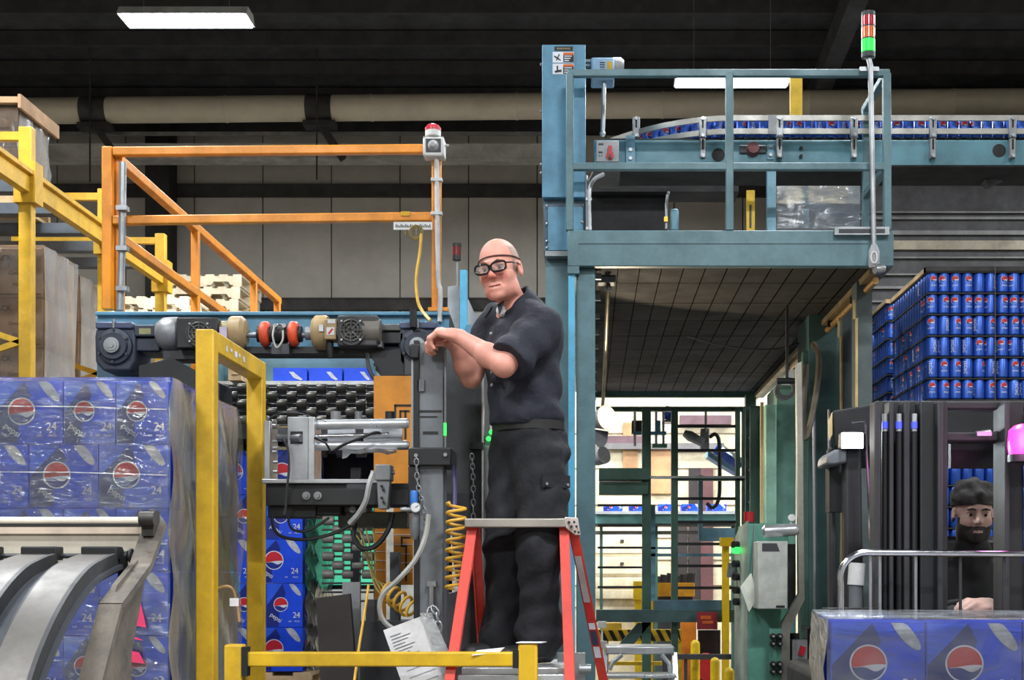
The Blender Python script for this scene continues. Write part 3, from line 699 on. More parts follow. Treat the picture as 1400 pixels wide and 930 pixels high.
# roller curtain (staggered rollers)
rl = thing('roller_bed', 'bank of dark staggered skate rollers behind the aluminium cylinders', 'roller conveyor', W(405, 800, 7.95))
D2 = 7.9
rollm = mat('roller_dark', (108, 104, 96), .4, .35, var=.2, scale=20)
rollp = mat('roller_grey', (140, 138, 128), .45, .2, var=.12, scale=20)
for i in range(9):
    py = 531+i*11
    q = MB(); a_ = W(300, py, D2); b_ = W(513, py, D2); q.cyl(a_, b_, .006, n=8); q.build('axle', dgrey, rl)
    for j in range(8):
        px = 305+j*27+(13.5 if i % 2 else 0)
        if px > 508: continue
        q = MB(); r = .0275; q.lathe(W(px-6.8, py, D2), W(px+6.8, py, D2), [(0, r*.9), (.06, r), (.94, r), (1, r*.9)], 14); q.build('roller', rollm, rl)
for i in range(14):
    py = 700+(i-3)*12.2
    q = MB(); a_ = W(440, py, D2); b_ = W(513, py, D2); q.cyl(a_, b_, .006, n=8); q.build('axle', dgrey, rl)
    if i > 10: continue
    for j in range(3):
        px = 449+j*27+(13.5 if i % 2 else 0)
        if px > 508: continue
        q = MB(); r = .0265; q.lathe(W(px-7.6, py, D2), W(px+7.6, py, D2), [(0, r*.9), (.06, r), (.94, r), (1, r*.9)], 14); q.build('roller', rollp, rl)
for px0, px1 in ((296, 300), (512, 516)):
    q = MB(); q.box(WX(px0, D2), D2-.03, 0, WX(px1, D2), D2+.05, WZ(524, D2)); q.build('side_plate', dgrey, rl)
q = MB(); q.box(WX(480, D2), D2-.02, WZ(838, D2), WX(492, D2), D2+.04, WZ(640, D2)); q.build('centre_bar', black, rl)
q = MB(); q.fbox(300, 526, 512, 692, 8.2, .04); q.build('back_plate', black, rl)
# green lit screen behind the rollers
gs = thing('light_screen', 'bright green lit guard screen behind the lower rollers', 'screen', W(470, 800, 8.5))
q = MB(); q.fbox(440, 690, 524, 805, 8.5, .03); q.build('lit_sheet', emit('green_glow', (96, 226, 176), 0.55), gs)
q = MB(); q.fbox(438, 800, 526, 806, 8.44, .04); q.fbox(438, 688, 526, 694, 8.44, .04); q.box(WX(436, 8.5), 8.5, 0, WX(440, 8.5), 8.54, WZ(800, 8.5)); q.each('screen_frame', black, gs)
# orange guard panels
op = thing('orange_guard', 'orange machine guard panel with black lines left of the mast', 'guard panel', W(540, 860, 7.0))
orm = mat('orange_panel', (216, 138, 34), .5, var=.06)
q = MB(); q.fbox(511, 514, 566, 690, 7.0, .03); q.build('upper_panel', orm, op)
q = MB(); q.fbox(512, 690, 527, 850, 7.0, .03); q.build('narrow_panel', orm, op)
q = MB(); q.fbox(538, 668, 564, 800, 6.98, .03); q.build('lower_panel', orm, op)
q = MB()
for r_ in ((539, 553, 566, 555.5), (539, 553, 541.5, 577), (546, 561, 548.5, 577), (553, 561, 555.5, 600), (546, 561, 560, 563), (539, 577, 548, 579)): q.fbox(*r_, 6.995, .003)
for r_ in ((548, 734, 561, 736), (548, 734, 550, 748), (548, 746, 556, 748), (554, 746, 556, 795), (540, 700, 563, 702)): q.fbox(*r_, 6.975, .003)
q.each('black_line', pr_bk, op)
q = MB()
for py in (716, 728, 741, 754, 766, 779): q.fbox(513, py, 527, py+.9, 6.995, .003); q.fbox(539, py+3, 564, py+3.9, 6.975, .003)
q.each('white_line', pr_w, op)
# middle pallet of cases
DP = 7.75; s = DP/FPX
xr_ = WX(414, DP)
ztop = WZ(616, DP); hrow = .2465
where = lambda r, k: 'blue 24-can case, '+nth(r+1)+' row down, '+nth(k+1)+' from the right in the stack behind the gate'; grp = 'cases in the stack behind the gate'
zp = ztop-5*hrow
for i in range(5):
    z = ztop-(i+1)*hrow
    if i % 2 == 0: ws = [.268]*4
    else: ws = [.205]*5+[.05]
    x = xr_
    if i == 0:
        soda_case(WX(326, DP), DP, z, .268, .4, hrow, where(0, 1), grp); soda_case(WX(326, DP)-.268, DP, z, .268, .4, hrow, where(0, 2), grp)
        soda_case(WX(326, DP)+.268, DP+.01, z, .268, .4, hrow, where(0, 0), grp, side=True); continue
    for k, w_ in enumerate(ws):
        if w_ < .1: continue
        soda_case(x-w_/2, DP, z, w_, .3, hrow, where(i, k), grp, side=(k == 0)); x -= w_
    soda_case(xr_-.1, DP+.3, z, .2, .26, hrow, 'blue 24-can case, '+nth(i+1)+' row down, at the rear right of the stack behind the gate', grp, front=False, side=True)
t = pallet(xr_-1.15, DP-.02, zp-.14, 1.2, .65, 'wooden pallet under the unwrapped blue case stack', wood)
q = MB(); q.box(xr_-1.2, DP, 0, xr_+.1, DP+.6, zp-.14); tag(q.build('pallet_lift', dgrey), 'dark lift table under the unwrapped case stack', 'lift table')
t = thing('plastic_sheath', 'crumpled clear plastic along the side of the unwrapped case stack', 'plastic film', (xr_+.05, DP+.3, zp))
for k in range(3):
    q = MB(); vs_ = []; fs = []; n1, n2 = 24, 5
    for i in range(n1+1):
        for j in range(n2+1):
            vs_.append((xr_+.012+.02*k+.012*math.sin(i*1.9+k*2+j)+.006*random.random(), DP+.02+.5*j/n2+.05*k, zp+(ztop-hrow-zp)*i/n1))
    for i in range(n1):
        for j in range(n2): a_ = i*(n2+1)+j; fs.append((a_, a_+1, a_+n2+2, a_+n2+1))
    q.add(vs_, fs); q.build('film_fold', film('sheath_film', (150, 152, 176), milk=.5, gloss=.4, scale=10, bump=.8, rough=.15, stretch=(1, 1, .3)), t)
# ================================================================ cylinder unit on its black beam
DU = 6.2; s = DU/FPX
cu = thing('pusher_unit', 'aluminium pneumatic pusher with cylinders on a black machine arm', 'pneumatic unit', W(460, 700, DU))
q = MB(); q.fbox(358, 655, 522, 661, DU-.02, .22); q.build('mounting_plate', alu, cu, bevel=.003)
q = MB(); q.fbox(361, 575, 369, 656, DU, .16); q.build('end_plate', alu, cu, bevel=.003)
q = MB(); q.fbox(393, 570, 421, 656, DU-.02, .18); cbl = q.build('cylinder_block', greyl, cu, bevel=.004)
q = MB(); q.fbox(421, 570, 430, 656, DU-.01, .16); q.build('block_flange', alu, cu, bevel=.003)
q = MB(); q.fbox(397, 590, 414, 607, DU-.022, .004); q.build('block_opening', black, cbl)
q = MB(); q.lathe(W(380, 599, DU+.03), W(412, 599, DU-.03), [(0, .016), (.6, .014), (.62, .02), (1, .018)], 14); q.build('rod_end', steel, cu)
for py, rr, x1_ in ((581, 7, 559), (610, 6.4, 559)):
    q = MB(); q.lathe(W(430, py, DU+.05), W(x1_, py-(2 if py < 600 else 1), DU+.05), [(0, rr*s), (.985, rr*s), (.99, rr*s*.85), (1, rr*s*.85)], 18); q.build('cylinder_tube', alu, cu)
    q = MB(); q.cyl(W(369, py+3, DU+.06), W(394, py+3, DU+.06), 3*s, n=12); q.build('guide_rod', chrome, cu)
q = MB(); q.cyl(W(430, 597, DU+.02), W(532, 594, DU+.02), 3*s, n=12); q.build('piston_rod', chrome, cu)
q = MB(); q.fbox(448, 586, 485, 607, DU+.12, .02); q.fbox(497, 583, 550, 606, DU+.13, .02); q.each('clear_cover', mat('pale_cover', (212, 214, 220), .3), cu)
for px, py in ((372, 577), (372, 583), (373, 604), (373, 618), (374, 632), (374, 645)):
    q = MB(); q.cyl(W(px, py, DU-.01), W(px+6, py, DU-.01), .008, n=8); q.build('fitting', steel, cu)
q = MB(); q.sphere(W(366, 571, DU+.02), .009, 10); q.build('fitting', steel, cu)
q = MB(); q.tube(smooth_path([W(367, 572, DU+.02), W(385, 565, DU+.04), W(410, 565, DU+.04), W(436, 574, DU+.04), W(446, 577, DU+.03)], 5), .003, 5); q.build('thin_line', dgrey, cu)
for px, py0, py1, rr in ((459, 563, 575, 7), (490, 563, 575, 5)):
    q = MB(); q.cyl(W(px, py0, DU+.2), W(px, py1, DU+.2), rr*s, n=12); q.build('sensor', silver_c, cu)
q = MB(); q.cyl(W(533, 563, DU+.1), W(533, 577, DU+.1), 6.5*s, n=16); q.build('black_cap', black, cu)
q = MB(); vs_ = []; fs = []
for i in range(13):
    for j in range(4): vs_.append(W(468+i*6.2, 617+5*(j/3)+random.uniform(-1.5, 1.5)+(6 if i < 2 else 0)*(j/3), DU+.02+.05*j)+Vector((0, 0, random.uniform(0, .012))))
for i in range(12):
    for j in range(3): a_ = i*4+j; fs.append((a_, a_+1, a_+5, a_+4))
q.add(vs_, fs); tag(q.build('plastic_scrap', mat('white_scrap', (228, 228, 230), .4)), 'crumpled white plastic lying on the pusher plate', 'plastic scrap')
q = MB(); q.fbox(364, 661, 560, 692, DU, .2); q.build('arm_beam', black, cu, bevel=.004)
q = MB(); q.fbox(393, 668, 560, 691, DU-.03, .03); af = q.build('arm_face', mat('arm_black', (34, 34, 35), .45), cu, bevel=.004)
q = MB(); q.fbox(366, 690, 432, 708, DU+.02, .16); q.fbox(432, 690, 466, 704, DU+.04, .14); q.each('lower_box', black, cu, bevel=.004)
q = MB(); q.fbox(474, 662, 516, 668, DU-.02, .02); q.build('name_strip', dgrey, cu)
for px in (421, 436.5):
    q = MB()
    p = Vector((WX(px, DU), DU-.03, WZ(678.5, DU)))
    q.cyl(p, p+Vector((0, -.008, 0)), 5.6*s, n=20); q.cyl(p+Vector((0, -.008, 0)), p+Vector((0, -.02, 0)), 3.2*s, n=6); q.build('bolt', steel, af)
q = MB(); q.fbox(470, 692, 505, 700, DU+.12, .1); q.fbox(462, 700, 556, 722, DU+.16, .1); q.each('valve_body', mat('olive_grey', (110, 112, 100), .5, var=.2), cu, bevel=.006)
for px in (482, 497):
    q = MB(); q.cyl(W(px, 697, DU+.1), W(px, 697, DU+.02), 4.5*s, n=14); q.build('valve_port', silver_c, cu)
# wires of the unit
cord('black_air_line', [W(430, 599, DU-.02), W(445, 606, DU-.04), W(452, 618, DU-.03)], .0055, rubber, 'short black air line dropping from the cylinder block', 'hose')
cord('black_air_line', [W(456, 617, DU-.03), W(470, 608, DU-.05), W(495, 598, DU-.05), W(512, 592, DU-.02), W(519, 592, DU)], .007, rubber, 'black bundled air line running diagonally across the cylinders', 'hose')
cord('chain_cable', [W(386, 600, DU-.03), W(393, 612, DU-.06), W(395, 640, DU-.06), W(393, 662, DU-.06), W(391, 690, DU-.05), W(389, 704, DU-.05)], .006, dgrey, 'dark cable hanging over the front of the pusher plate')
cord('black_loop_cable', [W(371, 700, DU-.02), W(374, 722, DU-.03), W(386, 734, DU-.04), W(412, 738, DU-.05), W(440, 734, DU-.05), W(462, 727, DU-.03), W(480, 716, DU)], .0075, rubber, 'long black cable looping under the pusher arm')
cord('black_loop_cable', [W(393, 704, DU-.02), W(398, 722, DU-.03), W(414, 727, DU-.04), W(432, 720, DU-.03), W(450, 708, DU)], .006, rubber, 'shorter black cable looping under the pusher arm')
cord('black_loop_cable', [W(486, 716, DU-.04), W(484, 736, DU-.05), W(496, 750, DU-.06), W(514, 746, DU-.06), W(530, 726, DU-.05), W(537, 702, DU-.03)], .011, rubber, 'thick black cable looping beside the grey switch box')
# grey switch box
sb = thing('switch_box', 'grey slotted switch box hanging below the pusher plate', 'switch box', W(523, 698, 6.08))
q = MB(); q.fbox(512, 635, 534, 657, 6.08, .1); q.build('box_head', mat('switch_grey', (150, 153, 155), .45), sb, bevel=.006)
q = MB(); q.prism([W(515, 657, 6.09), W(533, 657, 6.09), W(530, 696, 6.09), W(517, 696, 6.09)], (0, .06, 0)); q.build('box_cover', MATS['switch_grey'], sb, bevel=.004)
for px, py in ((522, 665), (524, 670), (522, 681), (524.5, 687)):
    q = MB(); c = W(px, py, 6.085); q.cyl(c, c+Vector((0, -.006, 0)), .006, n=10); q.build('slot', black, sb)
for px in (511, 536):
    q = MB(); c = W(px, 646, 6.12); q.cyl(c, c+Vector((.012 if px > 520 else -.012, 0, 0)), .01, n=10); q.build('gland', steel, sb)
cord('grey_flex_conduit', [W(510, 647, 6.11), W(505, 662, 6.08), W(500, 685, 6.08), W(490, 703, 6.1), W(478, 716, 6.12)], .013, mat('pale_flex', (176, 178, 176), .45), 'pale flexible conduit curving down from the switch box')
# ================================================================ mast he leans on
DMa = 5.72
ms = thing('machine_mast', 'tall grey steel mast the man rests his hands on', 'machine post', W(587, 930, DMa))
q = MB(); q.box(WX(573, DMa), DMa, 0, WX(606, DMa), DMa+.14, WZ(468, DMa)); q.build('mast_post', greyp, ms, bevel=.004)
q = MB(); q.box(WX(566, DMa), DMa-.01, 0, WX(573, DMa), DMa+.1, WZ(466, DMa)); q.build('mast_rail', black, ms)
q = MB(); q.box(WX(562, DMa), DMa+.005, WZ(612, DMa), WX(565, DMa), DMa+.03, WZ(480, DMa)); q.build('edge_strip', steel, ms)
q = MB(); q.fbox(558, 612, 617, 637, DMa-.03, .24); cbk = q.build('clamp_block', black, ms, bevel=.006)
q = MB(); q.fbox(558, 637, 573, 700, DMa-.02, .12); q.build('clamp_side', black, ms, bevel=.004)
q = MB(); q.fbox(560, 470, 573, 490, DMa-.03, .12); q.build('top_bracket', black, ms, bevel=.006)
q = MB()
for r_ in ((573.5, 561, 604, 564), (574, 569, 598, 571), (578, 590, 599, 594)): q.fbox(*r_, DMa-.002, .003)
q.each('slot', black, ms)
q = MB(); q.fbox(571, 519, 580, 535, DMa-.01, .02); q.build('latch_plate', greyp, ms)
for px, py in ((569, 623), (609, 622)):
    q = MB(); c = W(px, py, DMa-.03); q.cyl(c, c+Vector((0, -.01, 0)), .008, n=8); q.build('bolt', steel, cbk)
q = MB(); q.box(WX(606.5, DMa), DMa+.02, WZ(612, DMa), WX(609, DMa), DMa+.03, WZ(470, DMa)); q.build('edge_strip', steel, ms)
q = MB(); q.box(WX(606.3, DMa), DMa+.012, WZ(595, DMa), WX(609.2, DMa), DMa+.032, WZ(578, DMa)); q.build('green_lamp', emit('green_led', (40, 230, 70), 3.0), ms)
q = MB(); q.fbox(584, 795, 596, 802, DMa-.02, .02); q.build('hook_plate', steel, ms)
q = MB(); q.tube([W(590, 800, DMa-.012), W(590, 828, DMa-.02)], .011, 8); q.build('hook_rod', steel, ms)
# chains
def chain(pts, r, label, grp=None, pitch=.02):
    P = smooth_path(pts, 12); q = MB(); acc = 0; k = 0
    for i in range(1, len(P)):
        acc += (P[i]-P[i-1]).length
        if acc >= pitch:
            acc = 0; k += 1
            ax = (P[i]-P[i-1]).normalized(); sd = Vector((1,0,0)) if k % 2 else Vector((0,1,0))
            pts_ = [P[i]+ax*(pitch*.8*math.cos(a_*pi/4))+sd*(r*math.sin(a_*pi/4)) for a_ in range(8)]
            q.tube(pts_, r*.3, 5, closed=True)
    return tag(q.build('chain', steel), label, 'chain', grp)
chain([W(569, 622, 5.66), W(571, 660, 5.66), W(578, 690, 5.66), W(581, 714, 5.66)], .009, 'steel chain hanging from the black clamp block on the mast')
chain([W(645, 618, 6.0), W(647, 660, 6.0), W(647, 716, 6.0)], .009, 'long steel chain hanging against the dark panel beside the man')
chain([W(590, 826, 5.66), W(597, 840, 5.65), W(600, 858, 5.64)], .013, 'short chain clipped to the paper sleeve', pitch=.03)
chain([W(590, 826, 5.67), W(588, 842, 5.66)], .013, 'few chain links beside the paper sleeve hook', pitch=.03)
# dark machine panel behind the man
dp = thing('machine_cabinet', 'tall dark grey machine door between mast and man', 'machine panel', W(632, 930, 6.1))
q = MB(); q.box(WX(607, 6.1), 6.1, 0, WX(661, 6.1), 6.5, WZ(400, 6.1)-.23); q.build('door_panel', mat('charcoal_panel', (70, 72, 75), .6, var=.06, bump=.1), dp, bevel=.004)
q = MB(); q.box(WX(659, 6.1), 6.085, 0, WX(661.5, 6.1), 6.1, WZ(470, 6.1)); q.build('door_edge', alu, dp)
q = MB(); q.box(WX(661.5, 6.1), 6.12, 0, WX(674, 6.1), 6.4, WZ(608, 6.1)); q.build('side_cabinet', greyl, dp)
q = MB(); q.fbox(642, 605, 660, 614, 6.04, .06); q.build('latch', black, dp)
q = MB(); q.fbox(644, 610, 660, 930, 6.095, .01); q.build('dark_strip', black, dp)
for px, py in ((672, 591), (668, 600)):
    q = MB(); q.sphere(W(px, py, 6.1), .011, 10); q.build('green_button', emit('green_led', (40, 230, 70), 3.0), dp)
q = MB(); q.fbox(665, 592, 671, 608, 6.15, .05); q.build('button_box', green_l, dp)
# sloped grey plate and blue post above it, small red beacon
t = thing('blue_post', 'bright blue square post rising behind the man on the left', 'machine post', W(632, 470, 6.6))
q = MB(); q.prism([W(628, 930, 6.6), W(640, 930, 6.6), W(638, 369, 6.6), W(629, 369, 6.6)], (0, .05, 0)); q.build('post_body', brightblue, t)
q = MB(); q.fbox(637, 444, 645, 470, 6.58, .08); q.build('post_foot', blue_p, t)
t = thing('deflector_plate', 'pale grey sloped deflector plate behind the blue post', 'machine plate', W(630, 470, 6.7))
q = MB(); q.prism([W(612, 392, 6.7), W(626, 390, 6.7), W(628, 396, 6.7), W(628, 470, 6.7), W(626, 460, 6.7), W(612, 420, 6.7)], (0, .02, 0)); q.build('left_plate', greyl, t)
q = MB(); q.prism([W(638, 404, 6.72), W(656, 444, 6.72), W(650, 453, 6.72), W(638, 452, 6.72)], (0, .02, 0)); q.build('right_plate', greyl, t)
q = MB(); q.box(WX(614, 6.72), 6.72, 0, WX(626, 6.72), 6.8, WZ(430, 6.72)); q.build('plate_stand', dgrey, t)
t = thing('signal_lamp', 'small dark red signal lamp on a thin pole left of the man', 'signal lamp', W(624, 392, 6.74))
q = MB(); q.cyl(W(625, 394, 6.74), W(624.5, 355, 6.74), .006, n=8); q.build('lamp_pole', steel, t)
q = MB(); q.lathe(W(624.5, 356, 6.74), W(624.5, 333, 6.74), [(0, .021), (.28, .021), (.29, .019)], 14); q.build('lamp_base', black, t)
q = MB(); q.cyl(W(624.5, 350, 6.74), W(624.5, 337, 6.74), .0205, n=14); q.build('lamp_lens', mat('dark_red_lens', (110, 26, 30), .2), t)
q = MB(); q.cyl(W(624.5, 337.5, 6.74), W(624.5, 333, 6.74), .022, n=14); q.build('lamp_cap', black, t)
# air regulator
ar = thing('air_regulator', 'air regulator with blue knob and round gauge on the mast', 'regulator', W(567, 735, 5.62))
q = MB(); q.lathe(W(566, 692, 5.62), W(566, 671, 5.62), [(0, .015), (.9, .015), (1, .012)], 14); q.build('blue_knob', mat('knob_blue', (40, 110, 196), .4), ar)
q = MB(); c = W(568, 694, 5.6); q.cyl(c, c+Vector((0, .03, 0)), .0215, n=20); gcs = q.build('gauge_case', steel, ar)
q = MB(); q.cyl(c+Vector((0, -.002, 0)), c, .018, n=20); q.build('gauge_face', paper, gcs)
q = MB(); q.bar(c+Vector((0, -.003, 0)), c+Vector((.012, -.003, .008)), .002, .002); q.build('gauge_needle', ink, gcs)
q = MB(); q.lathe(W(567, 702, 5.63), W(567, 738, 5.63), [(0, .017), (.5, .019), (.8, .017), (1, .008)], 14); q.build('filter_bowl', greyp, ar)
q = MB(); q.cyl(W(548, 697, 5.63), W(566, 697, 5.63), .009, n=10); q.build('pipe_fitting', steel, ar)
# coiled hoses
def coil(a_, b_, r, turns, tr, m_, label, name='coiled_hose'):
    a_ = Vector(a_); b_ = Vector(b_); d = (b_-a_).normalized(); u = d.orthogonal().normalized(); v = d.cross(u); q = MB()
    n = int(turns*16); q.tube([a_.lerp(b_, k/n)+(u*math.cos(2*pi*k/16)+v*math.sin(2*pi*k/16))*r for k in range(n+1)], tr, 7)
    return tag(q.build(name, m_), label, 'hose')
coil(W(624, 688, 5.6), W(622, 808, 5.6), .037, 9.5, .0065, hose_y, 'coiled yellow air hose hanging between mast and ladder')
coil(W(528, 808, 6.0), W(566, 836, 5.9), .04, 4.5, .007, hose_y, 'coiled yellow hose lying sideways left of the mast')
cord('grey_air_hose', [W(586, 704, 5.6), W(581, 735, 5.58), W(568, 765, 5.56), W(545, 792, 5.55), W(524, 812, 5.55), W(519, 832, 5.55), W(527, 852, 5.56), W(550, 866, 5.57), W(578, 874, 5.6)], .011, mat('hose_grey', (158, 158, 152), .45), 'grey air hose curving from the mast to the paper sleeve', 'hose')
cord('yellow_pull_cord', [W(504, 800, 6.0), W(498, 840, 5.9), W(490, 890, 5.8), W(484, 935, 5.7)], .006, hose_y, 'thin yellow cord hanging behind the low yellow rail', 'cord')
for k in range(4):
    x = 507+k*7
    cord('thin_yellow_wire', [W(480+k*10, 722, 6.3), W(495+k*6, 745+k*5, 6.25), W(505+k*3, 775+k*6, 6.2), W(512+k*5, 800, 6.15), W(522+k*3, 815, 6.1)], .004, mat('wire_olive', (168, 150, 80), .5), ('first', 'second', 'third', 'fourth')[k]+' thin olive wire from the left in the tangle before the orange panel', 'wire')
cord('purple_line', [W(620, 637, 5.75), W(622, 660, 5.74), W(622, 680, 5.72), W(621, 700, 5.7)], .009, mat('purple_tube', (90, 84, 130), .5), 'short purple tube above the coiled yellow hose', 'tube')
# paper sleeve, dark boards, grey plate
ps = thing('paper_sleeve', 'printed sheets in a clear sleeve hanging at a tilt from the mast', 'document', W(575, 930, 5.5))
q = MB(); q.prism([W(524, 862, 5.5), W(578, 842, 5.5), W(612, 945, 5.5), W(560, 965, 5.5)], (0, .004, 0)); psh = q.build('paper_sheet', paper, ps)
q = MB(); ux = (W(578, 842, 5.5)-W(524, 862, 5.5)).normalized(); uy = ux.cross(Vector((0, 1, 0))); uy = -uy if uy.z < 0 else uy
o_ = W(526, 866, 5.498)
for k in range(10): q.poly([o_+ux*.015-uy*(.02+.013*k), o_+ux*(.06+.05*((k*37 % 10)/10))-uy*(.02+.013*k), o_+ux*(.06+.05*((k*37 % 10)/10))-uy*(.023+.013*k), o_+ux*.015-uy*(.023+.013*k)])
for k in range(4): q.poly([o_+ux*.03-uy*(.17+.03*k), o_+ux*.14-uy*(.17+.03*k), o_+ux*.14-uy*(.172+.03*k), o_+ux*.03-uy*(.172+.03*k)])
q.each('printed_line', mat('grey_ink', (120, 122, 126), .7), psh)
q = MB(); q.prism([W(574, 838, 5.49), W(590, 838, 5.49), W(620, 905, 5.49), W(622, 945, 5.49), W(612, 948, 5.49), W(580, 850, 5.49)], (0, .002, 0)); q.build('clear_sleeve', film('sleeve_film', milk=.35, gloss=.4), ps)
q = MB(); q.prism([W(432, 818, 5.95), W(478, 812, 5.95), W(487, 930, 5.95), W(487, 1000, 5.95), W(441, 1000, 5.95)], (0, .04, 0)); tag(q.build('dark_board', mat('brown_black_board', (40, 34, 30), .6, var=.2)), 'dark brown upright board left of the hanging papers', 'board')
q = MB(); q.fbox(468, 796, 492, 1010, 6.05, .03); tag(q.build('steel_plate', mat('worn_steel', (140, 142, 144), .4, .5, var=.2, wear=(50, 50, 50), wamt=.4)), 'worn pale steel plate behind the dark board', 'machine plate')
q = MB(); q.fbox(492, 850, 570, 1050, 6.25, .3); q.fbox(500, 820, 512, 850, 6.3, .1); q.fbox(533, 755, 545, 850, 6.32, .08); tag(q.build('machine_pedestal', dgrey), 'dark machine base behind the hanging papers', 'machine base')
q = MB(); q.fbox(614, 723, 618, 810, 5.63, .004); q.prism([W(614, 720, 5.63), W(618, 760, 5.63), W(627, 808, 5.63), W(614, 812, 5.63)], (0, .004, 0)); tag(q.build('hanging_paper', paper), 'narrow pale paper hanging beside the coiled yellow hose', 'paper')
# ================================================================ yellow gate and low rail
GY0, GY1 = 5.6, 6.43; GX = WX(283, GY0)
g = thing('yellow_gate', 'yellow steel guard frame between the two blue case stacks', 'guard frame', (GX, 6, 0))
zt_ = WZ(452, GY0)
for y in (GY0, GY1):
    q = MB(); q.box(GX-.037, y-.037, 0, GX+.037, y+.037, zt_); q.build('frame_post', yellow_p, g, bevel=.006)
q = MB(); q.box(GX-.037, GY0+.037, zt_-.085, GX+.037, GY1-.037, zt_); q.build('top_rail', yellow_p, g, bevel=.006)
q = MB()
for k in range(5): q.box(GX+.038, 5.75+.07*k, zt_-.06+.01*(k % 2), GX+.039, 5.75+.07*k+.02+.01*(k % 3), zt_-.035)
q.each('paint_scuff', pr_w, g)
LR = 5.3
g = thing('low_guard_rail', 'low chipped yellow guard rail crossing in front of the ladder', 'guard rail', W(520, 930, LR))
for px0, px1, py in ((309, 334, 881), (709, 735, 880)):
    q = MB(); q.box(WX(px0, LR), LR-.035, 0, WX(px1, LR), LR+.035, WZ(py, LR)); q.build('rail_post', yellow_p, g, bevel=.008)
q = MB(); q.fbox(334, 892, 704, 912, LR-.03, .055); q.build('rail_bar', mat('chipped_yellow', (216, 172, 24), .45, var=.08, wear=(196, 190, 176), wamt=.3, wscale=16), g, bevel=.006)
q = MB(); q.fbox(701, 890, 709, 914, LR-.034, .06); q.build('rail_sleeve', black, g)
q = MB(); q.fbox(330, 885, 338, 925, LR-.04, .05); q.build('rail_sleeve', black, g)
q = MB(); q.prism([W(645, 897, LR-.04), W(683, 892, LR-.02), W(690, 886, LR+.03), W(652, 890, LR+.03)], (0, 0, .002)); tag(q.build('paper_scrap', paper), 'small white paper scrap lying on the yellow rail', 'paper')
q = MB(); c = W(722, 880, LR); q.prism([c+Vector((-.045, -.04, .003)), c+Vector((.05, -.04, .003)), c+Vector((.07, .03, .003)), c+Vector((-.03, .04, .003))], (0, 0, .003)); tag(q.build('paper_scrap', paper), 'white paper scrap on top of the right yellow post', 'paper')
t = thing('cable_sensor', 'small sensor with tan cable tied to the yellow gate', 'sensor', W(303, 806, 5.66))
q = MB(); q.tube(smooth_path([W(294, 806, 5.66), W(303, 803, 5.66), W(312, 802, 5.66), W(319, 808, 5.68), W(323, 825, 5.7), W(327, 850, 5.72)], 6), .006, 6); q.build('sensor_cable', mat('tan_cable', (200, 160, 110), .5), t)
q = MB(); q.fbox(314, 818, 326, 829, 5.66, .006); q.build('white_tag', paper, t)
q = MB(); q.fbox(290, 800, 296, 810, 5.64, .04); q.build('clip', rubber, t)
# ================================================================ wrapped pallet of cases, left foreground
DL = 5.35
XR_ = WX(230, DL); ZT = WZ(520, DL); HR = .2455
where = lambda r, k: 'blue 24-can case, '+nth(r+1)+' row down, '+nth(k+1)+' from the right in the wrapped left stack'; grp = 'cases in the wrapped stack at left'
nrow = 9; zb = ZT-nrow*HR
for i in range(nrow):
    z = ZT-(i+1)*HR; x = XR_
    ws = [.202, .202, .268, .268, .202] if i % 2 == 0 else [.268]*4
    for k, w_ in enumerate(ws):
        soda_case(x-w_/2, DL, z, w_, .268, HR, where(i, k), grp); x -= w_
    for k in range(3):
        soda_case(XR_-.134, DL+.268*(k+1), z, .268, .268, HR, 'blue case, '+nth(i+1)+' row down, '+nth(k+1)+' behind the front right corner of the wrapped left stack', grp, front=False)
pallet(XR_-1.14, DL-.02, zb-.14, 1.14, 1.1, 'wooden pallet under the stretch-wrapped case stack', wood)
if zb-.14 > .01:
    q = MB(); q.box(XR_-1.1, DL+.02, 0, XR_-.05, DL+1.05, zb-.14); tag(q.build('pallet_stand', dgrey), 'dark stand under the stretch-wrapped case stack', 'stand')
t = thing('stretch_wrap', 'glossy clear stretch film around the blue case stack at left', 'plastic film', (XR_-.55, DL+.5, zb))
fr_ = film('glossy_film', (190, 196, 204), milk=.07, gloss=.7, scale=9, bump=.55, rough=.08)
q = MB(); n1, n2 = 40, 36; vs_ = []; fs = []
for i in range(n1+1):
    for j in range(n2+1):
        z = zb+(ZT+.01-zb)*i/n1; x = XR_+.012-1.14*j/n2
        rowp = (ZT-z)/HR; rip = .006*math.sin(rowp*2*pi)**2
        vs_.append((x, DL-.012-rip*.6-.003*math.sin(j*.9+i*.35)-.002*random.random(), z))
for i in range(n1):
    for j in range(n2): a_ = i*(n2+1)+j; fs.append((a_, a_+1, a_+n2+2, a_+n2+1))
q.add(vs_, fs); q.build('film_front', fr_, t)
q = MB(); n1, n2 = 40, 12; vs_ = []; fs = []
for i in range(n1+1):
    for j in range(n2+1):
        vs_.append((XR_+.014+.010*math.sin(i*.8+j*1.3)+.008*math.sin(i*.33+j*.7+2)*(j > 0), DL-.012+1.1*j/n2, zb+(ZT+.01-zb)*i/n1))
for i in range(n1):
    for j in range(n2): a_ = i*(n2+1)+j; fs.append((a_, a_+1, a_+n2+2, a_+n2+1))
q.add(vs_, fs); q.build('film_side', film('side_film', (176, 184, 178), milk=.36, gloss=.6, scale=3.2, bump=.5, rough=.1, stretch=(1, 1.2, .25)), t)
q = MB(); q.poly([(XR_-1.13, DL-.012, ZT+.01), (XR_+.014, DL-.012, ZT+.01), (XR_+.014, DL+1.08, ZT+.008), (XR_-1.13, DL+1.08, ZT+.008)]); q.build('film_top', fr_, t)
q = MB()
for py in (556, 646, 740): q.tube([W(-80, py-1, DL-.022), W(100, py, DL-.024), W(228, py+4, DL-.022)], .0018, 5)
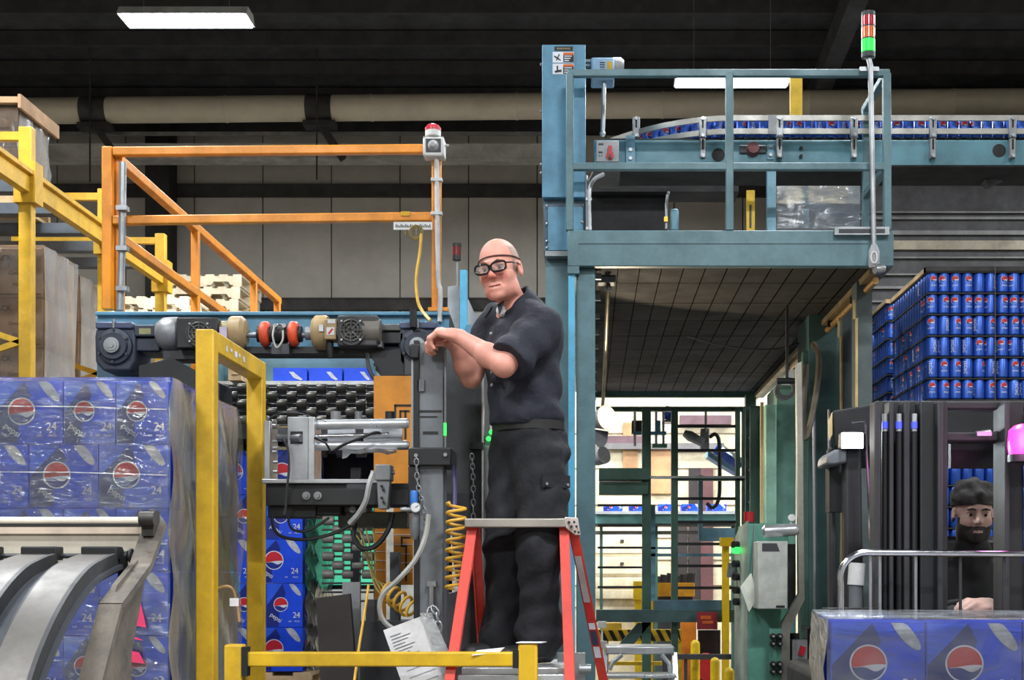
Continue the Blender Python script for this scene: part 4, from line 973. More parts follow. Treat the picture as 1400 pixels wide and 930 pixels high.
q.each('film_pleat', film('pleat_film', (240, 244, 248), milk=.5, gloss=.6), t)
for k, (a0, b0, a1, b1) in enumerate(((183, 822, 196, 858), (178, 870, 192, 876), (178, 890, 194, 908))):
    q = MB(); q.prism([W(a0, b0, DL-.03), W(a1-4, b0+2, DL-.03), W(a1+4, b1, DL-.03), W(a0-2, b1-3, DL-.03)], (0, .001, 0)); tag(q.build('pink_tag', mat('pink_label', (236, 60, 108), .5)), ('upper', 'middle', 'lowest')[k]+' of the pink stickers on the wrapped stack', 'sticker')
# ================================================================ tipping hopper in the left foreground
hp = thing('tipping_hopper', 'worn steel hopper with curved grey ribs in the lower left foreground', 'hopper', (-1.2, 3, 1.0))
hw = mat('hopper_white', (206, 196, 178), .45, var=.05, wear=(150, 110, 84), wamt=.12, wscale=5)
strap = mat('rib_steel', (100, 95, 90), .42, .35, var=.12, scale=5, wear=(112, 98, 84), wamt=.45, wscale=4)
rust = mat('rusty_steel', (112, 103, 92), .65, .1, var=.3, scale=8, wear=(66, 52, 42), wamt=.6, wscale=10, grime=.3)
HD = 3.3; xR = WX(196, HD); xL = -2.0
q = MB(); q.box(xL, HD, WZ(772, HD), xR, HD+.012, WZ(727, HD)); q.build('back_sheet', hw, hp)
q = MB(); q.box(xL, HD-.008, WZ(730, HD), xR, HD+.01, WZ(721, HD)); q.build('rust_band', mat('peeling_edge', (206, 186, 166), .6, var=.15, wear=(132, 84, 60), wamt=.6, wscale=14), hp)
q = MB(); q.cyl((xL, HD+.02, WZ(713, HD)), (WX(200, HD), HD+.02, WZ(713, HD)), .0115, n=14); q.build('top_lip', hw, hp)
q = MB(); q.box(xL, HD+.005, WZ(722, HD), WX(198, HD), HD+.03, WZ(716, HD)); q.build('lip_gap', rubber, hp)
prof = [(3.235, 772, 0), (3.16, None, .012), (3.06, None, .035), (2.95, None, .085), (2.84, None, .16), (2.74, None, .26), (2.66, None, .40), (2.62, None, .55)]
z0_ = WZ(772, 3.235)
pr_ = [(y, z0_-dz) for y, _, dz in prof]
def rib(x0, x1, lift, m_, name, th=.03):
    q = MB(); pts = smooth_path([(0, y-lift*.6, z+lift*.75) for y, z in pr_], 4)
    vs_ = []; fs = []; n = len(pts)
    for p in pts: vs_ += [(x0, p.y, p.z), (x1, p.y, p.z), (x1, p.y+th*.6, p.z-th), (x0, p.y+th*.6, p.z-th)]
    for i in range(n-1):
        for k in range(4): k2 = (k+1) % 4; fs.append((i*4+k, i*4+k2, (i+1)*4+k2, (i+1)*4+k))
    fs.append((0, 1, 2, 3)); fs.append((4*n-1, 4*n-2, 4*n-3, 4*n-4)); q.add(vs_, fs); return q.build(name, m_, hp)
rib(xL, WX(168, 3.235), 0.0, mat('hopper_skin', (74, 77, 84), .5, .2, var=.1), 'hopper_skin', .01)
darkside = mat('rib_side', (52, 53, 55), .5, .2)
for k in range(6):
    xa = WX(113-k*82, 3.235); xb = WX(160-k*82, 3.235)
    rib(xa, xb, .032, strap, 'curved_rib', .006)
    rib(xb-.004, xb+.006, .034, darkside, 'rib_side_plate', .042)
    rib(xa-.006, xa+.004, .03, darkside, 'rib_side_plate', .04)
    q = MB(); q.box(xa+.002, 3.215, z0_+.01, xb+.006, 3.262, z0_+.042); q.build('hinge_cap', rubber, hp, bevel=.004)
q = MB(); q.cyl((xL, 3.25, z0_+.02), (WX(182, 3.25), 3.25, z0_+.02), .006, n=10); q.build('hinge_rod', dgrey, hp)
q = MB()
for px in (164, 172, 178): q.cyl((WX(px, 3.25), 3.25, z0_+.02), (WX(px+3, 3.25), 3.25, z0_+.02), .018 if px != 172 else .013, n=12)
q.box(WX(163, 3.25), 3.24, z0_-.03, WX(173, 3.25), 3.26, z0_+.03); q.build('hinge_clamp', rubber, hp)
xs2 = WX(196, HD)
q = MB(); q.prism([(xs2, HD+.02, WZ(712, HD)), (xs2, HD-.05, WZ(760, HD)), (xs2, 3.08, WZ(800, 3.2)), (xs2, 2.86, 1.30), (xs2, 2.78, 1.0), (xs2, 3.16, 1.0), (xs2, 3.18, 1.42), (xs2, 3.30, 1.63)], (.012, 0, 0)); q.build('side_plate', rust, hp)
q = MB(); pts = [(xs2+.02, HD+.03, WZ(716, HD)), (xs2+.02, 3.22, WZ(775, 3.3)), (xs2+.02, 3.02, WZ(828, 3.1)), (xs2+.02, 2.84, 1.30)]
for i in range(3): q.bar(pts[i], pts[i+1], .05, .016)
q.build('side_flange', rust, hp)
q = MB(); q.box(xs2-.03, 3.0, 0.0, xs2-.0, 3.15, 1.35); q.box(xL, 3.1, 0, xL+.05, 3.36, 1.4); q.each('support_leg', mat('dirty_cream', (150, 142, 124), .6, var=.2), hp)
q = MB(); c = W(206, 716, 3.3); q.cbox(c, (.028, .05, .06)); q.cyl(c+Vector((-.015, -.03, .01)), c+Vector((.02, -.03, .01)), .018, n=12); q.build('pivot_bracket', mat('pivot_dark', (64, 60, 56), .5, .3), hp)
# ================================================================ ladder
ld = thing('step_ladder', 'orange-red fibreglass platform ladder with aluminium top the man stands on', 'ladder', W(715, 1300, 5.6))
# four channel rails meeting at the top: near pair leans to the camera, far pair away
top_z = WZ(722, 5.5)
YT = 5.5
rails = {'ln': (W(646, 722, YT), W(613, 940, 5.28)), 'lf': (W(651, 722, YT+.07), W(662, 905, 5.98)), 'rn': (W(771, 722, YT), W(779, 940, 5.3)), 'rf': (W(782, 722, YT+.07), W(826, 940, 5.9))}
for k, (a_, b_) in rails.items():
    dirv = (b_-a_); tt = (0.0-a_.z)/dirv.z; b2 = a_+dirv*tt
    sx = -1 if k[0] == 'l' else 1
    q = MB(); wv, dv = .033, .075
    wv2 = .036
    if k[1] == 'n':
        q.bar(a_, b2, .037, .012, up=(0, -1, 0)); q.bar(a_+Vector((sx*.0175, .03, 0)), b2+Vector((sx*.0175, .03, 0)), .006, .06, up=(0, -1, 0)); q.bar(a_+Vector((-sx*.0, .06, 0)), b2+Vector((0, .06, 0)), .035, .006, up=(0, -1, 0))
    else:
        q.bar(a_, b2, .034, .010, up=(0, -1, 0)); q.bar(a_+Vector((sx*.017, -.025, 0)), b2+Vector((sx*.017, -.025, 0)), .006, .055, up=(0, -1, 0))
    lrl = q.build('ladder_rail', red_p, ld)
    q = MB(); q.cbox(b2+Vector((0, .02, .02)), (.06, .1, .04)); q.build('foot', rubber, lrl, bevel=.005)
q = MB(); q.fbox(635, 709, 774, 721, YT-.04, .14); q.build('top_cap', mat('worn_alu', (176, 168, 158), .4, .55, var=.15), ld, bevel=.004)
q = MB(); q.prism([W(772, 707, YT-.04), W(790, 708, YT+.03), W(794, 732, YT+.03), W(786, 732, YT-.0), W(774, 722, YT-.045)], (0, .1, 0)); ebk = q.build('end_bracket', mat('bracket_white', (222, 206, 196), .4, .3), ld, bevel=.003)
q = MB()
for px, py in ((778, 714), (785, 714), (781, 720), (788, 720), (786, 727), (791, 728)): c = W(px, py, YT-.035); q.cyl(c, c+Vector((0, .02, 0)), .005, n=8)
q.each('rivet', rubber, ebk)
def rail_at(k, z): a_, b_ = rails[k]; return a_+(b_-a_)*((z-a_.z)/(b_.z-a_.z))
zs = 1.235
a_, b_ = rail_at('ln', zs), rail_at('rn', zs)
q = MB(); q.box(a_.x+.03, 5.42, zs-.03, b_.x-.005, 5.95, zs); q.build('platform', alu, ld, bevel=.004)
q = MB(); q.box(a_.x+.02, a_.y+.02, zs-.075, b_.x-.01, a_.y+.05, zs-.02); q.build('front_step', alu, ld, bevel=.004)
for zk in (.3, .6, .9):
    a_, b_ = rail_at('ln', zk), rail_at('rn', zk); q = MB(); q.box(a_.x+.01, a_.y, zk-.025, b_.x-.01, a_.y+.08, zk); q.build('rung', alu, ld, bevel=.003)
    a_, b_ = rail_at('lf', zk), rail_at('rf', zk); q = MB(); q.box(a_.x+.01, a_.y-.04, zk-.012, b_.x-.01, a_.y, zk+.012); q.build('rear_bar', alu, ld)
# stickers on the right rear rail
ra, rb = rails['rf']; dv = (rb-ra).normalized()
def sticker(t0, t1, m_, dx0=-.012, dx1=.014):
    q = MB(); p0 = ra.lerp(rb, t0); p1 = ra.lerp(rb, t1); o_ = Vector((0, -.012, 0))
    q.prism([p0+o_+Vector((dx0, -.05, 0)), p0+o_+Vector((dx1, -.05, 0)), p1+o_+Vector((dx1, -.05, 0)), p1+o_+Vector((dx0, -.05, 0))], (0, -.0015, 0)); q.build('rail_sticker', m_, ld)
q = MB(); q.bar(ra+Vector((.004, -.055, 0)), ra.lerp(rb, 1.1)+Vector((.004, -.055, 0)), .036, .006, up=(0, -1, 0)); q.build('rail_flange', red_p, ld)
sticker(.17, .45, mat('grey_sticker', (196, 186, 186), .5)); sticker(.47, .56, pr_r); sticker(.58, .62, pr_w); sticker(.63, .72, mat('sticker_navy', (60, 60, 90), .5)); sticker(.73, .80, pr_w)
q = MB(); q.fbox(762, 893, 800, 930, 5.75, .02); q.cyl(W(792, 915, 5.72), W(808, 915, 5.72), .02, n=10); q.build('spreader_bracket', steel, ld)

# ================================================================ teal platform
DPf = 7.7; s = DPf/FPX
zB, zT = WZ(364, DPf), WZ(315, DPf)
PX0, PX1 = WX(776, DPf), WX(1222, DPf); PY1 = 13.4
pf = thing('steel_platform', 'raised teal steel platform with guard railing and dark deck', 'platform', ((PX0+PX1)/2, 10, 0))
q = MB(); q.box(PX0, DPf, zB, PX1, DPf+.06, zT); q.build('front_fascia', teal, pf, bevel=.005)
q = MB(); q.box(PX0+.06, DPf-.002, WZ(333, DPf)-.004, PX1-.14, DPf, WZ(333, DPf)); q.build('fascia_seam', mat('seam_dark', (48, 68, 76), .6), pf)
q = MB(); q.box(PX0, DPf+.06, zB, PX0+.06, PY1, zT-.05); q.build('left_beam', teal, pf)
q = MB(); q.box(PX1-.07, DPf+.06, zB, PX1, PY1, zT-.05); q.build('right_beam', mat('beam_grey_green', (94, 104, 102), .5, var=.12), pf)
deckm = mat('deck_underside', (40, 37, 34), .85, var=.4, scale=1.4, wear=(58, 49, 42), wamt=.3, wscale=1.2)
nd = 9
for k in range(nd):
    ya = DPf+.07+k*(PY1-DPf-.1)/nd; yb = DPf+.07+(k+1)*(PY1-DPf-.1)/nd-.012
    q = MB(); q.box(PX0+.06, ya, zB+.05, PX1-.07, yb, zB+.075); q.build('deck_plank', deckm, pf)
q = MB()
for k in range(13):
    x = PX0+.16+k*(PX1-PX0-.3)/12; q.box(x-.002, DPf+.07, zB+.047, x+.002, PY1, zB+.05)
q.each('deck_seam', mat('seam_black', (10, 10, 10), 1.0, spec=0, grime=0), pf)
q = MB(); q.box(PX0, PY1, zB, PX1, PY1+.06, zT-.05); q.build('rear_beam', green_p, pf)
for k in range(10):
    y = DPf+.35+k*.62; q = MB(); q.box(PX0+.06, y-.012, zB+.0, PX0+.19, y+.012, zB+.035); q.build('grating_end', steel, pf)
# columns
q = MB(); q.box(WX(788, DPf+.06), DPf+.06, 0, WX(814, DPf+.06), DPf+.2, zB); q.build('platform_column', teal, pf, bevel=.005)
q = MB(); q.box(WX(777, DPf), DPf+.02, 0, WX(786, DPf), DPf+.06, zB-.04); q.build('blue_upright', brightblue, pf)
q = MB(); q.box(WX(776, DPf), DPf, zB-.04, WX(792, DPf), DPf+.1, zB); q.build('upright_cap', teal, pf)
q = MB(); q.box(WX(1169, 8.15), 8.1, 0, WX(1190, 8.15), 8.25, zB); q.build('platform_column', mat('column_grey_green', (82, 94, 94), .5, var=.1), pf)
q = MB(); q.box(WX(1152, 8.9), 8.9, 0, WX(1170, 8.9), 9.02, zB); q.build('platform_column', MATS['column_grey_green'], pf)
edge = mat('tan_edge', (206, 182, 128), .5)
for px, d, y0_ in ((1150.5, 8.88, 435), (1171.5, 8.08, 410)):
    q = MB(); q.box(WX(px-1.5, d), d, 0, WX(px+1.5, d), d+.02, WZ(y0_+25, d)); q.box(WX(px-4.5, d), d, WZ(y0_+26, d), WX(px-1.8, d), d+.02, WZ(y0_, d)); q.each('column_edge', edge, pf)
# tan pipe and angle along the right beam
q = MB(); q.box(PX1-.115, DPf+.1, zB-.025, PX1-.07, PY1, zB+.01); q.build('edge_angle', mat('angle_tan', (150, 132, 100), .45, .3, var=.15), pf)
q = MB(); q.tube([(PX1-.075, DPf+.12, zB-.055), (PX1-.075, 11.3, zB-.055)], .02, 10); q.build('edge_pipe', mat('pipe_tan', (190, 150, 92), .35, .4, var=.15), pf)
q = MB()
for y in (8.4, 9.2, 10.2, 11.1): q.box(PX1-.11, y-.012, zB-.07, PX1-.04, y+.012, zB-.03)
q.each('pipe_clip', black, pf)
# railing
R_ = .043
def prail(name, p0, p1, w_=R_): w_ = w_*(.93 if name.endswith('_rail') else 1); q = MB(); q.bar(p0, p1, w_, w_); q.build(name, teal, pf, bevel=.005)
zr_ = WZ(99, DPf); zm_ = WZ(227, DPf)
for px in (779, 997.5, 1213): prail('railing_post', W(px, 316, DPf+.02), Vector((WX(px, DPf), DPf+.02, zr_-.0)))
prail('top_rail', (PX0, DPf+.02, zr_), (PX1-.02, DPf+.02, zr_)); prail('middle_rail', (PX0, DPf+.02, zm_), (PX1-.02, DPf+.02, zm_))
xr2 = WX(1213, DPf)
for y in (8.3, 10.6, 13.0): prail('railing_post', (xr2, y, zT), (xr2, y, zr_))
prail('side_top_rail', (xr2, DPf+.04, zr_), (xr2, 8.34, zr_)); prail('side_middle_rail', (xr2, DPf+.04, zm_), (xr2, 8.34, zm_))
q = MB(); q.box(PX0+.05, DPf+.06, zT-.05, PX1-.05, PY1-.02, zT-.03); q.build('walking_deck', mat('deck_top', (90, 92, 92), .6), pf)
for x, y in ((PX0+.1, 13.25), (PX1-.15, 13.25)):
    q = MB(); q.box(x-.05, y-.05, 0, x+.05, y+.05, zB); q.build('platform_column', green_p, pf)
# stack light on its conduit
sl = thing('stack_light', 'red orange green stack light on a pole at the platform corner', 'signal light', W(1190, 345, 7.62))
def slv(py): return W(1187, py, 7.62)
q = MB(); q.tube([W(1195, 345, 7.62), W(1190, 90, 7.62), W(1188, 80, 7.62)], .0145, 10); q.build('pole', steel, sl)
lensr, lenso, lensg = mat('red_lens', (196, 36, 44), .2), mat('orange_lens', (240, 110, 24), .2), emit('green_lens', (20, 220, 60), 1.3)
for nm, y0_, y1_, m_ in (('lamp_base', 79, 72, dgrey), ('green_lens', 71, 55, lensg), ('orange_lens', 53, 38, lenso), ('red_lens', 36, 23, lensr), ('lamp_cap', 23, 17, dgrey), ('lamp_ring', 55, 52.5, dgrey), ('lamp_ring', 38, 35.5, dgrey)):
    q = MB(); q.cyl(slv(y0_), slv(y1_), .037 if nm != 'lamp_ring' else .035, n=20); q.build(nm, m_, sl)
q = MB(); q.fbox(1176, 91, 1202, 97, 7.655, .02); q.build('clamp_bracket', steel, sl)
q = MB(); q.cyl(slv(80), slv(77), .02, n=12); q.build('pole_collar', steel, sl)
t = thing('conduit_fitting', 'slotted steel strut and conduit elbow at the platform corner', 'conduit', W(1195, 365, 7.6))
q = MB(); q.fbox(1141, 310, 1216, 321, 7.66, .03); q.build('slotted_strut', steel, t)
q = MB(); q.fbox(1147, 313, 1210, 318, 7.655, .006); q.build('strut_slot', dgrey, t)
q = MB(); q.lathe(W(1195, 334, 7.62), W(1195, 366, 7.62), [(0, .014), (.1, .02), (.3, .03), (.9, .03), (1, .024)], 14); q.build('elbow_body', greyl, t)
q = MB(); q.tube(arc(W(1195, 352, 7.585), .016, 0, 2*pi, 14, (1,0,0), (0,0,1.9))[:-1], .005, 6, closed=True); q.build('elbow_cover', white_p, t)
q = MB(); q.lathe(W(1196, 368, 7.6), W(1208, 368, 7.62), [(0, .026), (.5, .03), (1, .024)], 14); q.build('elbow_outlet', steel, t)
# blue tower with warning labels
tw = thing('lift_tower', 'tall blue sheet-metal lift tower left of the teal platform', 'machine tower', W(770, 345, 7.86))
D3 = 7.86
q = MB(); q.fbox(741, 61, 800.5, 270, D3, .5); q.build('upper_casing', blue_p, tw, bevel=.004)
q = MB(); q.fbox(743, 269, 800.5, 343, D3+.05, .45); q.build('lower_casing', mat('slate_casing', (74, 96, 112), .45), tw)
q = MB(); q.fbox(749, 283, 797, 342, D3+.03, .03); q.build('access_cover', blue_p, tw)
q = MB(); q.fbox(745, 343, 800, 350, D3+.02, .3); q.build('bottom_flange', mat('flange_grey', (150, 156, 158), .4), tw)
for px, py in ((748, 282), (748, 306), (748, 330), (748, 339), (796, 281), (796, 304), (740, 88), (740, 152), (740, 225), (740, 237)):
    c = W(px, py, D3+.03); q = MB(); q.sphere(c, .009, 8); q.build('bolt', steel, tw)
q = MB(); q.fbox(758, 63.5, 783, 69.5, D3-.002, .003); q.build('name_plate', pr_bk, tw)
q = MB(); put_text(q, 'WARNING', .016, W(770.5, 66.5, D3-.003)); q.build('plate_lettering', mat('tan_ink', (190, 170, 130), .5), tw)
for y0_ in (71, 87):
    q = MB(); q.fbox(755.5, y0_, 785, y0_+14.5, D3-.002, .003, 0); q.fbox(770, y0_+.8, 784.5, y0_+4, D3-.003, .002, 1); q.fbox(770, y0_+4, 784.5, y0_+13.8, D3-.003, .002, 2)
    for k in range(3): q.fbox(771.5, y0_+5+k*3, 782-k*2, y0_+6.3+k*3, D3-.004, .002, 0)
    if y0_ == 71:
        q.prism([W(757, 76, D3-.003), W(760, 77, D3-.003), W(767, 82, D3-.003), W(766, 83, D3-.003), W(758, 78, D3-.003)], (0, -.001, 0), 2); q.prism([W(764, 74, D3-.003), W(765.5, 74.5, D3-.003), W(761, 83, D3-.003), W(760, 82.5, D3-.003)], (0, -.001, 0), 2)
    else:
        q.prism([W(758, 97, D3-.003), W(767, 95, D3-.003), W(768, 98, D3-.003), W(759, 99.5, D3-.003)], (0, -.001, 0), 2); q.fbox(761, 90, 763, 97, D3-.003, .001, 2)
    q.build('warning_label', [pr_w, pr_o, pr_bk], tw)
q = MB(); q.box(WX(745, D3), D3+.1, 0, WX(785, D3), D3+.4, WZ(350, D3)); q.build('tower_leg', teal, tw)
q = MB(); q.tube(smooth_path([W(806, 315, 7.84), W(806, 262, 7.84), W(812, 246, 7.86), W(825, 238, 7.9)], 6), .012, 8); q.tube([W(803, 315, 7.85), W(802, 240, 7.85)], .008, 8)
for py in (272, 312): q.fbox(801, py-2, 809, py+2, 7.83, .03)
q.build('tower_conduit', steel, tw)
# small gearmotor and pole on the platform
t = thing('gear_motor', 'small pale blue gearmotor beside the top of the blue tower', 'motor', W(828, 110, 7.95))
q = MB(); q.fbox(808, 78, 840, 108, 7.95, .16); q.build('motor_body', mat('pale_blue_paint', (150, 186, 214), .4), t, bevel=.01)
q = MB(); q.lathe(W(838, 92, 8.02), W(853, 92, 8.02), [(0, .055), (.7, .055), (1, .04)], 18); q.build('motor_end', greyl, t)
q = MB(); q.fbox(830, 84, 837, 98, 7.947, .004); q.build('yellow_label', yellow_p, t)
q = MB()
for k in range(4): q.fbox(820, 85+k*3, 827, 86+k*3, 7.947, .003)
q.each('motor_print', ink, t)
q = MB(); q.cyl(W(800, 84, 8.0), W(809, 84, 8.0), .012, n=10); q.cyl(W(800, 90, 8.0), W(809, 90, 8.0), .012, n=10); q.each('cable_gland', steel, t)
q = MB(); q.cyl(W(826, 104, 8.0), W(824, 186, 8.0), .0125, n=10); q.sphere(W(826, 109, 8.0), .018, 10); q.sphere(W(824, 183, 8.0), .018, 10); tag(q.build('support_pole', steel), 'steel pole below the pale blue gearmotor', 'pole')
t = thing('disconnect_switch', 'grey disconnect switch box with red handle on the conveyor end', 'switch box', W(830, 222, 7.95))
q = MB(); q.fbox(815, 192, 846, 221, 7.95, .12); swb = q.build('switch_body', greyl, t, bevel=.004)
q = MB(); c = W(834, 213, 7.945); q.cyl(c, c+Vector((0, -.012, 0)), .022, n=16); q.fbox(831.5, 199, 836.5, 214, 7.925, .02); q.build('red_handle', pr_r, swb)
q = MB(); q.fbox(832.8, 210, 835.2, 216, 7.92, .01); q.fbox(818, 196, 825, 198.5, 7.948, .003); q.fbox(818, 207, 824, 209.5, 7.948, .003); q.fbox(819, 212, 820.2, 214, 7.948, .003); q.fbox(822, 212, 823.2, 214, 7.948, .003); q.each('switch_print', dgrey, swb)
# ================================================================ can conveyor
cv = thing('can_conveyor', 'raised teal can conveyor curving left behind the platform railing', 'conveyor', W(1100, 235, 8.3))
DC = 8.3; zc = WZ(187, DC)                              # can bases
def pathp(t):                                           # t metres from the curve's start on the left, x grows right
    x = WX(818, 8.3)+t
    xc = WX(1010, 8.3); d_ = max(0, xc-x)
    return x, DC+.55*(d_/.85)**2.1
q = MB(); q.box(WX(812, DC), DC-.02, WZ(229, DC), XR-4, DC+.02, WZ(193, DC)); q.build('side_frame', mat('conveyor_teal', (86, 138, 152), .42, var=.08), cv, bevel=.004)
q = MB(); q.box(WX(848, DC), DC-.05, WZ(229, DC)-.012, XR-4, DC+.35, WZ(229, DC)); q.build('lower_flange', mat('flange_black', (16, 16, 17), .8), cv)
q = MB(); q.box(WX(825, DC), DC+.02, zc-.03, XR-4, DC+.4, zc-.004); q.build('chain_bed', rubber, cv)
q = MB(); q.prism([(WX(822, DC), DC+.3, zc-.03), (WX(1000, DC), DC+.3, zc-.03), (WX(1000, DC), DC+1.0, zc-.03), (WX(800, DC), DC+1.0, zc-.03)], (0, 0, .02)); q.build('curve_bed', rubber, cv)
for off, zz in ((0, WZ(165, DC)), (0, WZ(183, DC))):
    q = MB(); pts = [Vector((pathp(k*.08)[0], pathp(k*.08)[1]-.045, zz)) for k in range(11)]+[Vector((XR-4, DC-.045, zz))]
    vs_ = []; fs = []; hh_ = .016
    for p in pts: vs_ += [(p.x, p.y-.008, p.z-hh_), (p.x, p.y+.008, p.z-hh_), (p.x, p.y+.008, p.z+hh_), (p.x, p.y-.008, p.z+hh_)]
    for i in range(len(pts)-1):
        for k in range(4): k2 = (k+1) % 4; fs.append((i*4+k, i*4+k2, i*4+4+k2, i*4+4+k))
    fs += [(0, 1, 2, 3), tuple(len(vs_)-1-k for k in range(4))]
    q.add(vs_, fs); q.build('guide_rail', mat('rail_alu', (168, 165, 158), .38, .4, var=.05), cv)
for px in (870, 961, 1066, 1168, 1276, 1385, 1490):
    d_ = pathp(WX(px, DC)-WX(818, DC))[1]-.06
    q = MB(); q.fbox(px-5, 160, px+5, 188, d_-.012, .02); rcl = q.build('rail_clamp', silver_c, cv, bevel=.004)
    q = MB(); q.fbox(px-4, 188, px+4, 216, d_-.002, .03); q.build('clamp_arm', silver_c, cv, bevel=.004)
    q = MB(); q.fbox(px-1.2, 190, px+1.2, 204, d_-.006, .006); q.fbox(px-1, 164, px+1, 174, d_-.016, .006); q.each('clamp_slot', rubber, rcl)
    q = MB()
    for py in (162, 185, 213): c = W(px, py, d_-.012); q.cyl(c, c+Vector((0, -.012, 0)), .011, n=10)
    q.each('clamp_knob', steel, rcl)
q = MB(); q.fbox(1051, 157, 1061, 183, DC-.07, .02); q.build('rail_splice', greyl, cv)
for px, py, r in ((982, 212, 9), (1366, 206, 9)):
    q = MB(); c = W(px, py, DC-.021); q.cyl(c, c+Vector((0, -.003, 0)), r*DC/FPX, n=24); q.build('frame_hole', rubber, cv)
q = MB(); c = W(1029, 205, DC-.02); q.lathe(c, c+Vector((0, -.05, 0)), [(0, .045), (.5, .04), (1, .034)], 8); q.build('bearing_cap', mat('maroon_cap', (130, 74, 76), .5), cv)
q = MB(); q.cbox(c+Vector((0, -.008, 0)), (.16, .016, .05)); q.build('bearing_plate', dgrey, cv, bevel=.006)
q = MB(); q.fbox(856, 185, 868, 225, DC-.05, .03); q.fbox(1049, 197, 1058, 218, DC-.03, .01); q.each('mount_plate', mat('mount_blue', (110, 160, 180), .4), cv)
for px, py in ((862, 205), (862, 217), (1053.5, 201), (1053.5, 212), (1095, 203), (1095, 214)):
    q = MB(); c = W(px, py, DC-.05 if px < 900 else DC-.03); q.cyl(c, c+Vector((0, -.012, 0)), .011, n=8); q.build('bolt', steel if px < 1090 else rubber, cv)
for px in (1500,):
    q = MB(); q.box(WX(px, 8.5)-.04, 8.46, 0, WX(px, 8.5)+.04, 8.54, WZ(229, DC)-.01); q.build('conveyor_leg', teal, cv)
random.seed(11)
k = 0; t_ = .07
while True:
    x, y = pathp(t_); y += .03
    if x > WX(1420, DC): break
    dx = pathp(t_+.02); sl_ = math.hypot(dx[0]-x, dx[1]-(y-.03))/.02
    o = put(CANMESH, 'drink_can', (x, y, zc-.003), None, (0, 0, random.uniform(-2.6, 2.6))); tag(o, 'blue drink can, '+nth(k+1)+' from the left on the raised can conveyor', 'can', 'cans on the raised conveyor'); k += 1; t_ += .0672/max(1, sl_)
# things on the platform deck: yellow post tops, small posts, clear bin
q = MB(); q.fbox(1081, 103, 1097, 176, 8.62, .05); tag(q.build('yellow_column', mat('sign_yellow', (232, 190, 40), .5)), 'yellow marked column behind the top of the platform railing', 'column')
t = thing('yellow_gauge_post', 'short yellow slotted post standing on the platform deck', 'post', W(1026, 314, 8.0))
q = MB(); q.fbox(1021, 260, 1032, 315, 8.0, .03); q.build('post_plate', mat('sign_yellow', (232, 190, 40), .5), t)
q = MB(); q.fbox(1024.5, 280, 1027.5, 312, 7.998, .004); q.build('post_slot', dgrey, t)
q = MB(); q.fbox(1049, 231, 1061, 316, 8.05, .05); tag(q.build('deck_post', mat('mount_blue', (110, 160, 180), .4)), 'pale blue post under the conveyor on the deck', 'post')
t = thing('valve_stub', 'small pipe stub with brass valve on the platform deck', 'valve', W(918, 315, 8.0))
q = MB(); q.fbox(917, 285, 928, 315, 8.0, .04); q.build('stub_plate', mat('mount_blue', (110, 160, 180), .4), t, bevel=.01)
q = MB(); q.tube([W(911, 313, 7.99), W(911, 280, 7.99), W(913, 266, 7.99)], .008, 8); q.sphere(W(914, 264, 7.99), .01, 8); q.build('stub_pipe', steel, t)
q = MB(); q.fbox(908, 296, 913, 303, 7.97, .02); q.build('brass_valve', mat('brass', (206, 170, 70), .3, .8), t)
q = MB(); q.fbox(1062, 252, 1176, 312, 9.6, .5); tag(q.build('clear_bin', film('bin_film', (84, 90, 94), milk=.6, gloss=.35, scale=3)), 'murky clear plastic bin on the deck behind the railing', 'bin')
q = MB(); q.box(WX(1062, 9.6), 9.6, zT-.03, WX(1176, 9.6), 10.1, WZ(312, 9.6)); tag(q.build('bin_stand', dgrey), 'dark stand below the clear plastic bin', 'stand')
q = MB(); q.fbox(806, 238, 1010, 262, 10.5, .3); q.fbox(806, 262, 912, 320, 10.6, .1); tag(q.build('dark_cavity', mat('cavity_black', (12, 12, 13), .9)), 'black boxes for the dark cavity behind the platform beneath the conveyor', 'dark cavity')  # black boxes paint in the shade of the cavity under the conveyor
q = MB(); q.cyl(W(1400, 222, 8.55), W(1345, 250, 8.55), .045, n=16); tag(q.build('dark_pipe', dgrey), 'dark slanted pipe under the conveyor at right', 'pipe')
# ================================================================ below the platform
t = thing('lamp_pipe', 'jointed steel pipe hanging under the platform beside the column', 'pipe', W(826, 560, 8.2))
q = MB(); q.tube([W(832, 388, 8.2), W(831, 400, 8.25), W(827, 500, 9.2), W(824, 556, 9.9)], .0125, 10); q.build('pipe', mat('brassy_steel', (160, 148, 120), .35, .6, var=.15), t)
q = MB(); q.fbox(816, 366, 842, 386, 8.2, .12); q.build('junction_box', greyp, t, bevel=.01)
q = MB(); q.sphere(W(832, 394, 8.2), .02, 10); q.build('joint', steel, t)
q = MB(); q.tube(smooth_path([W(940, 460, 9.0), W(985, 472, 9.3), W(1050, 478, 9.6), W(1100, 468, 9.9)], 8), .005, 5); tag(q.build('slack_cable', dgrey), 'slack grey cable sagging under the platform deck', 'cable')
# work light
DW = 9.3
wl = thing('work_light', 'round reflector work lamp glowing beside the platform column', 'lamp', W(820, 600, DW))
a_, b_ = W(804, 579, DW+.08), W(830, 571, DW-.06)
q = MB(); q.lathe(a_, b_, [(0, .03), (.4, .05), (1, .085)], 24, cap=False); q.build('reflector', greyl, wl)
q = MB(); c = a_.lerp(b_, .97); dv = (b_-a_).normalized(); q.lathe(c, c+dv*.01, [(0, .08), (1, .08)], 24); q.build('bulb_face', emit('warm_lamp', (255, 214, 150), 3.5), wl)
ldt = bpy.data.lights.new('lamp_light', 'SPOT'); ldt.energy = 60; ldt.color = (1, .82, .58); ldt.spot_size = 2.2; ldt.shadow_soft_size = .08
lo = bpy.data.objects.new('lamp_light', ldt); C.objects.link(lo); lo.parent = wl; lo.location = c+dv*.03-ORG[wl.name]; lo.rotation_euler = (dv).to_track_quat('-Z', 'Y').to_euler()
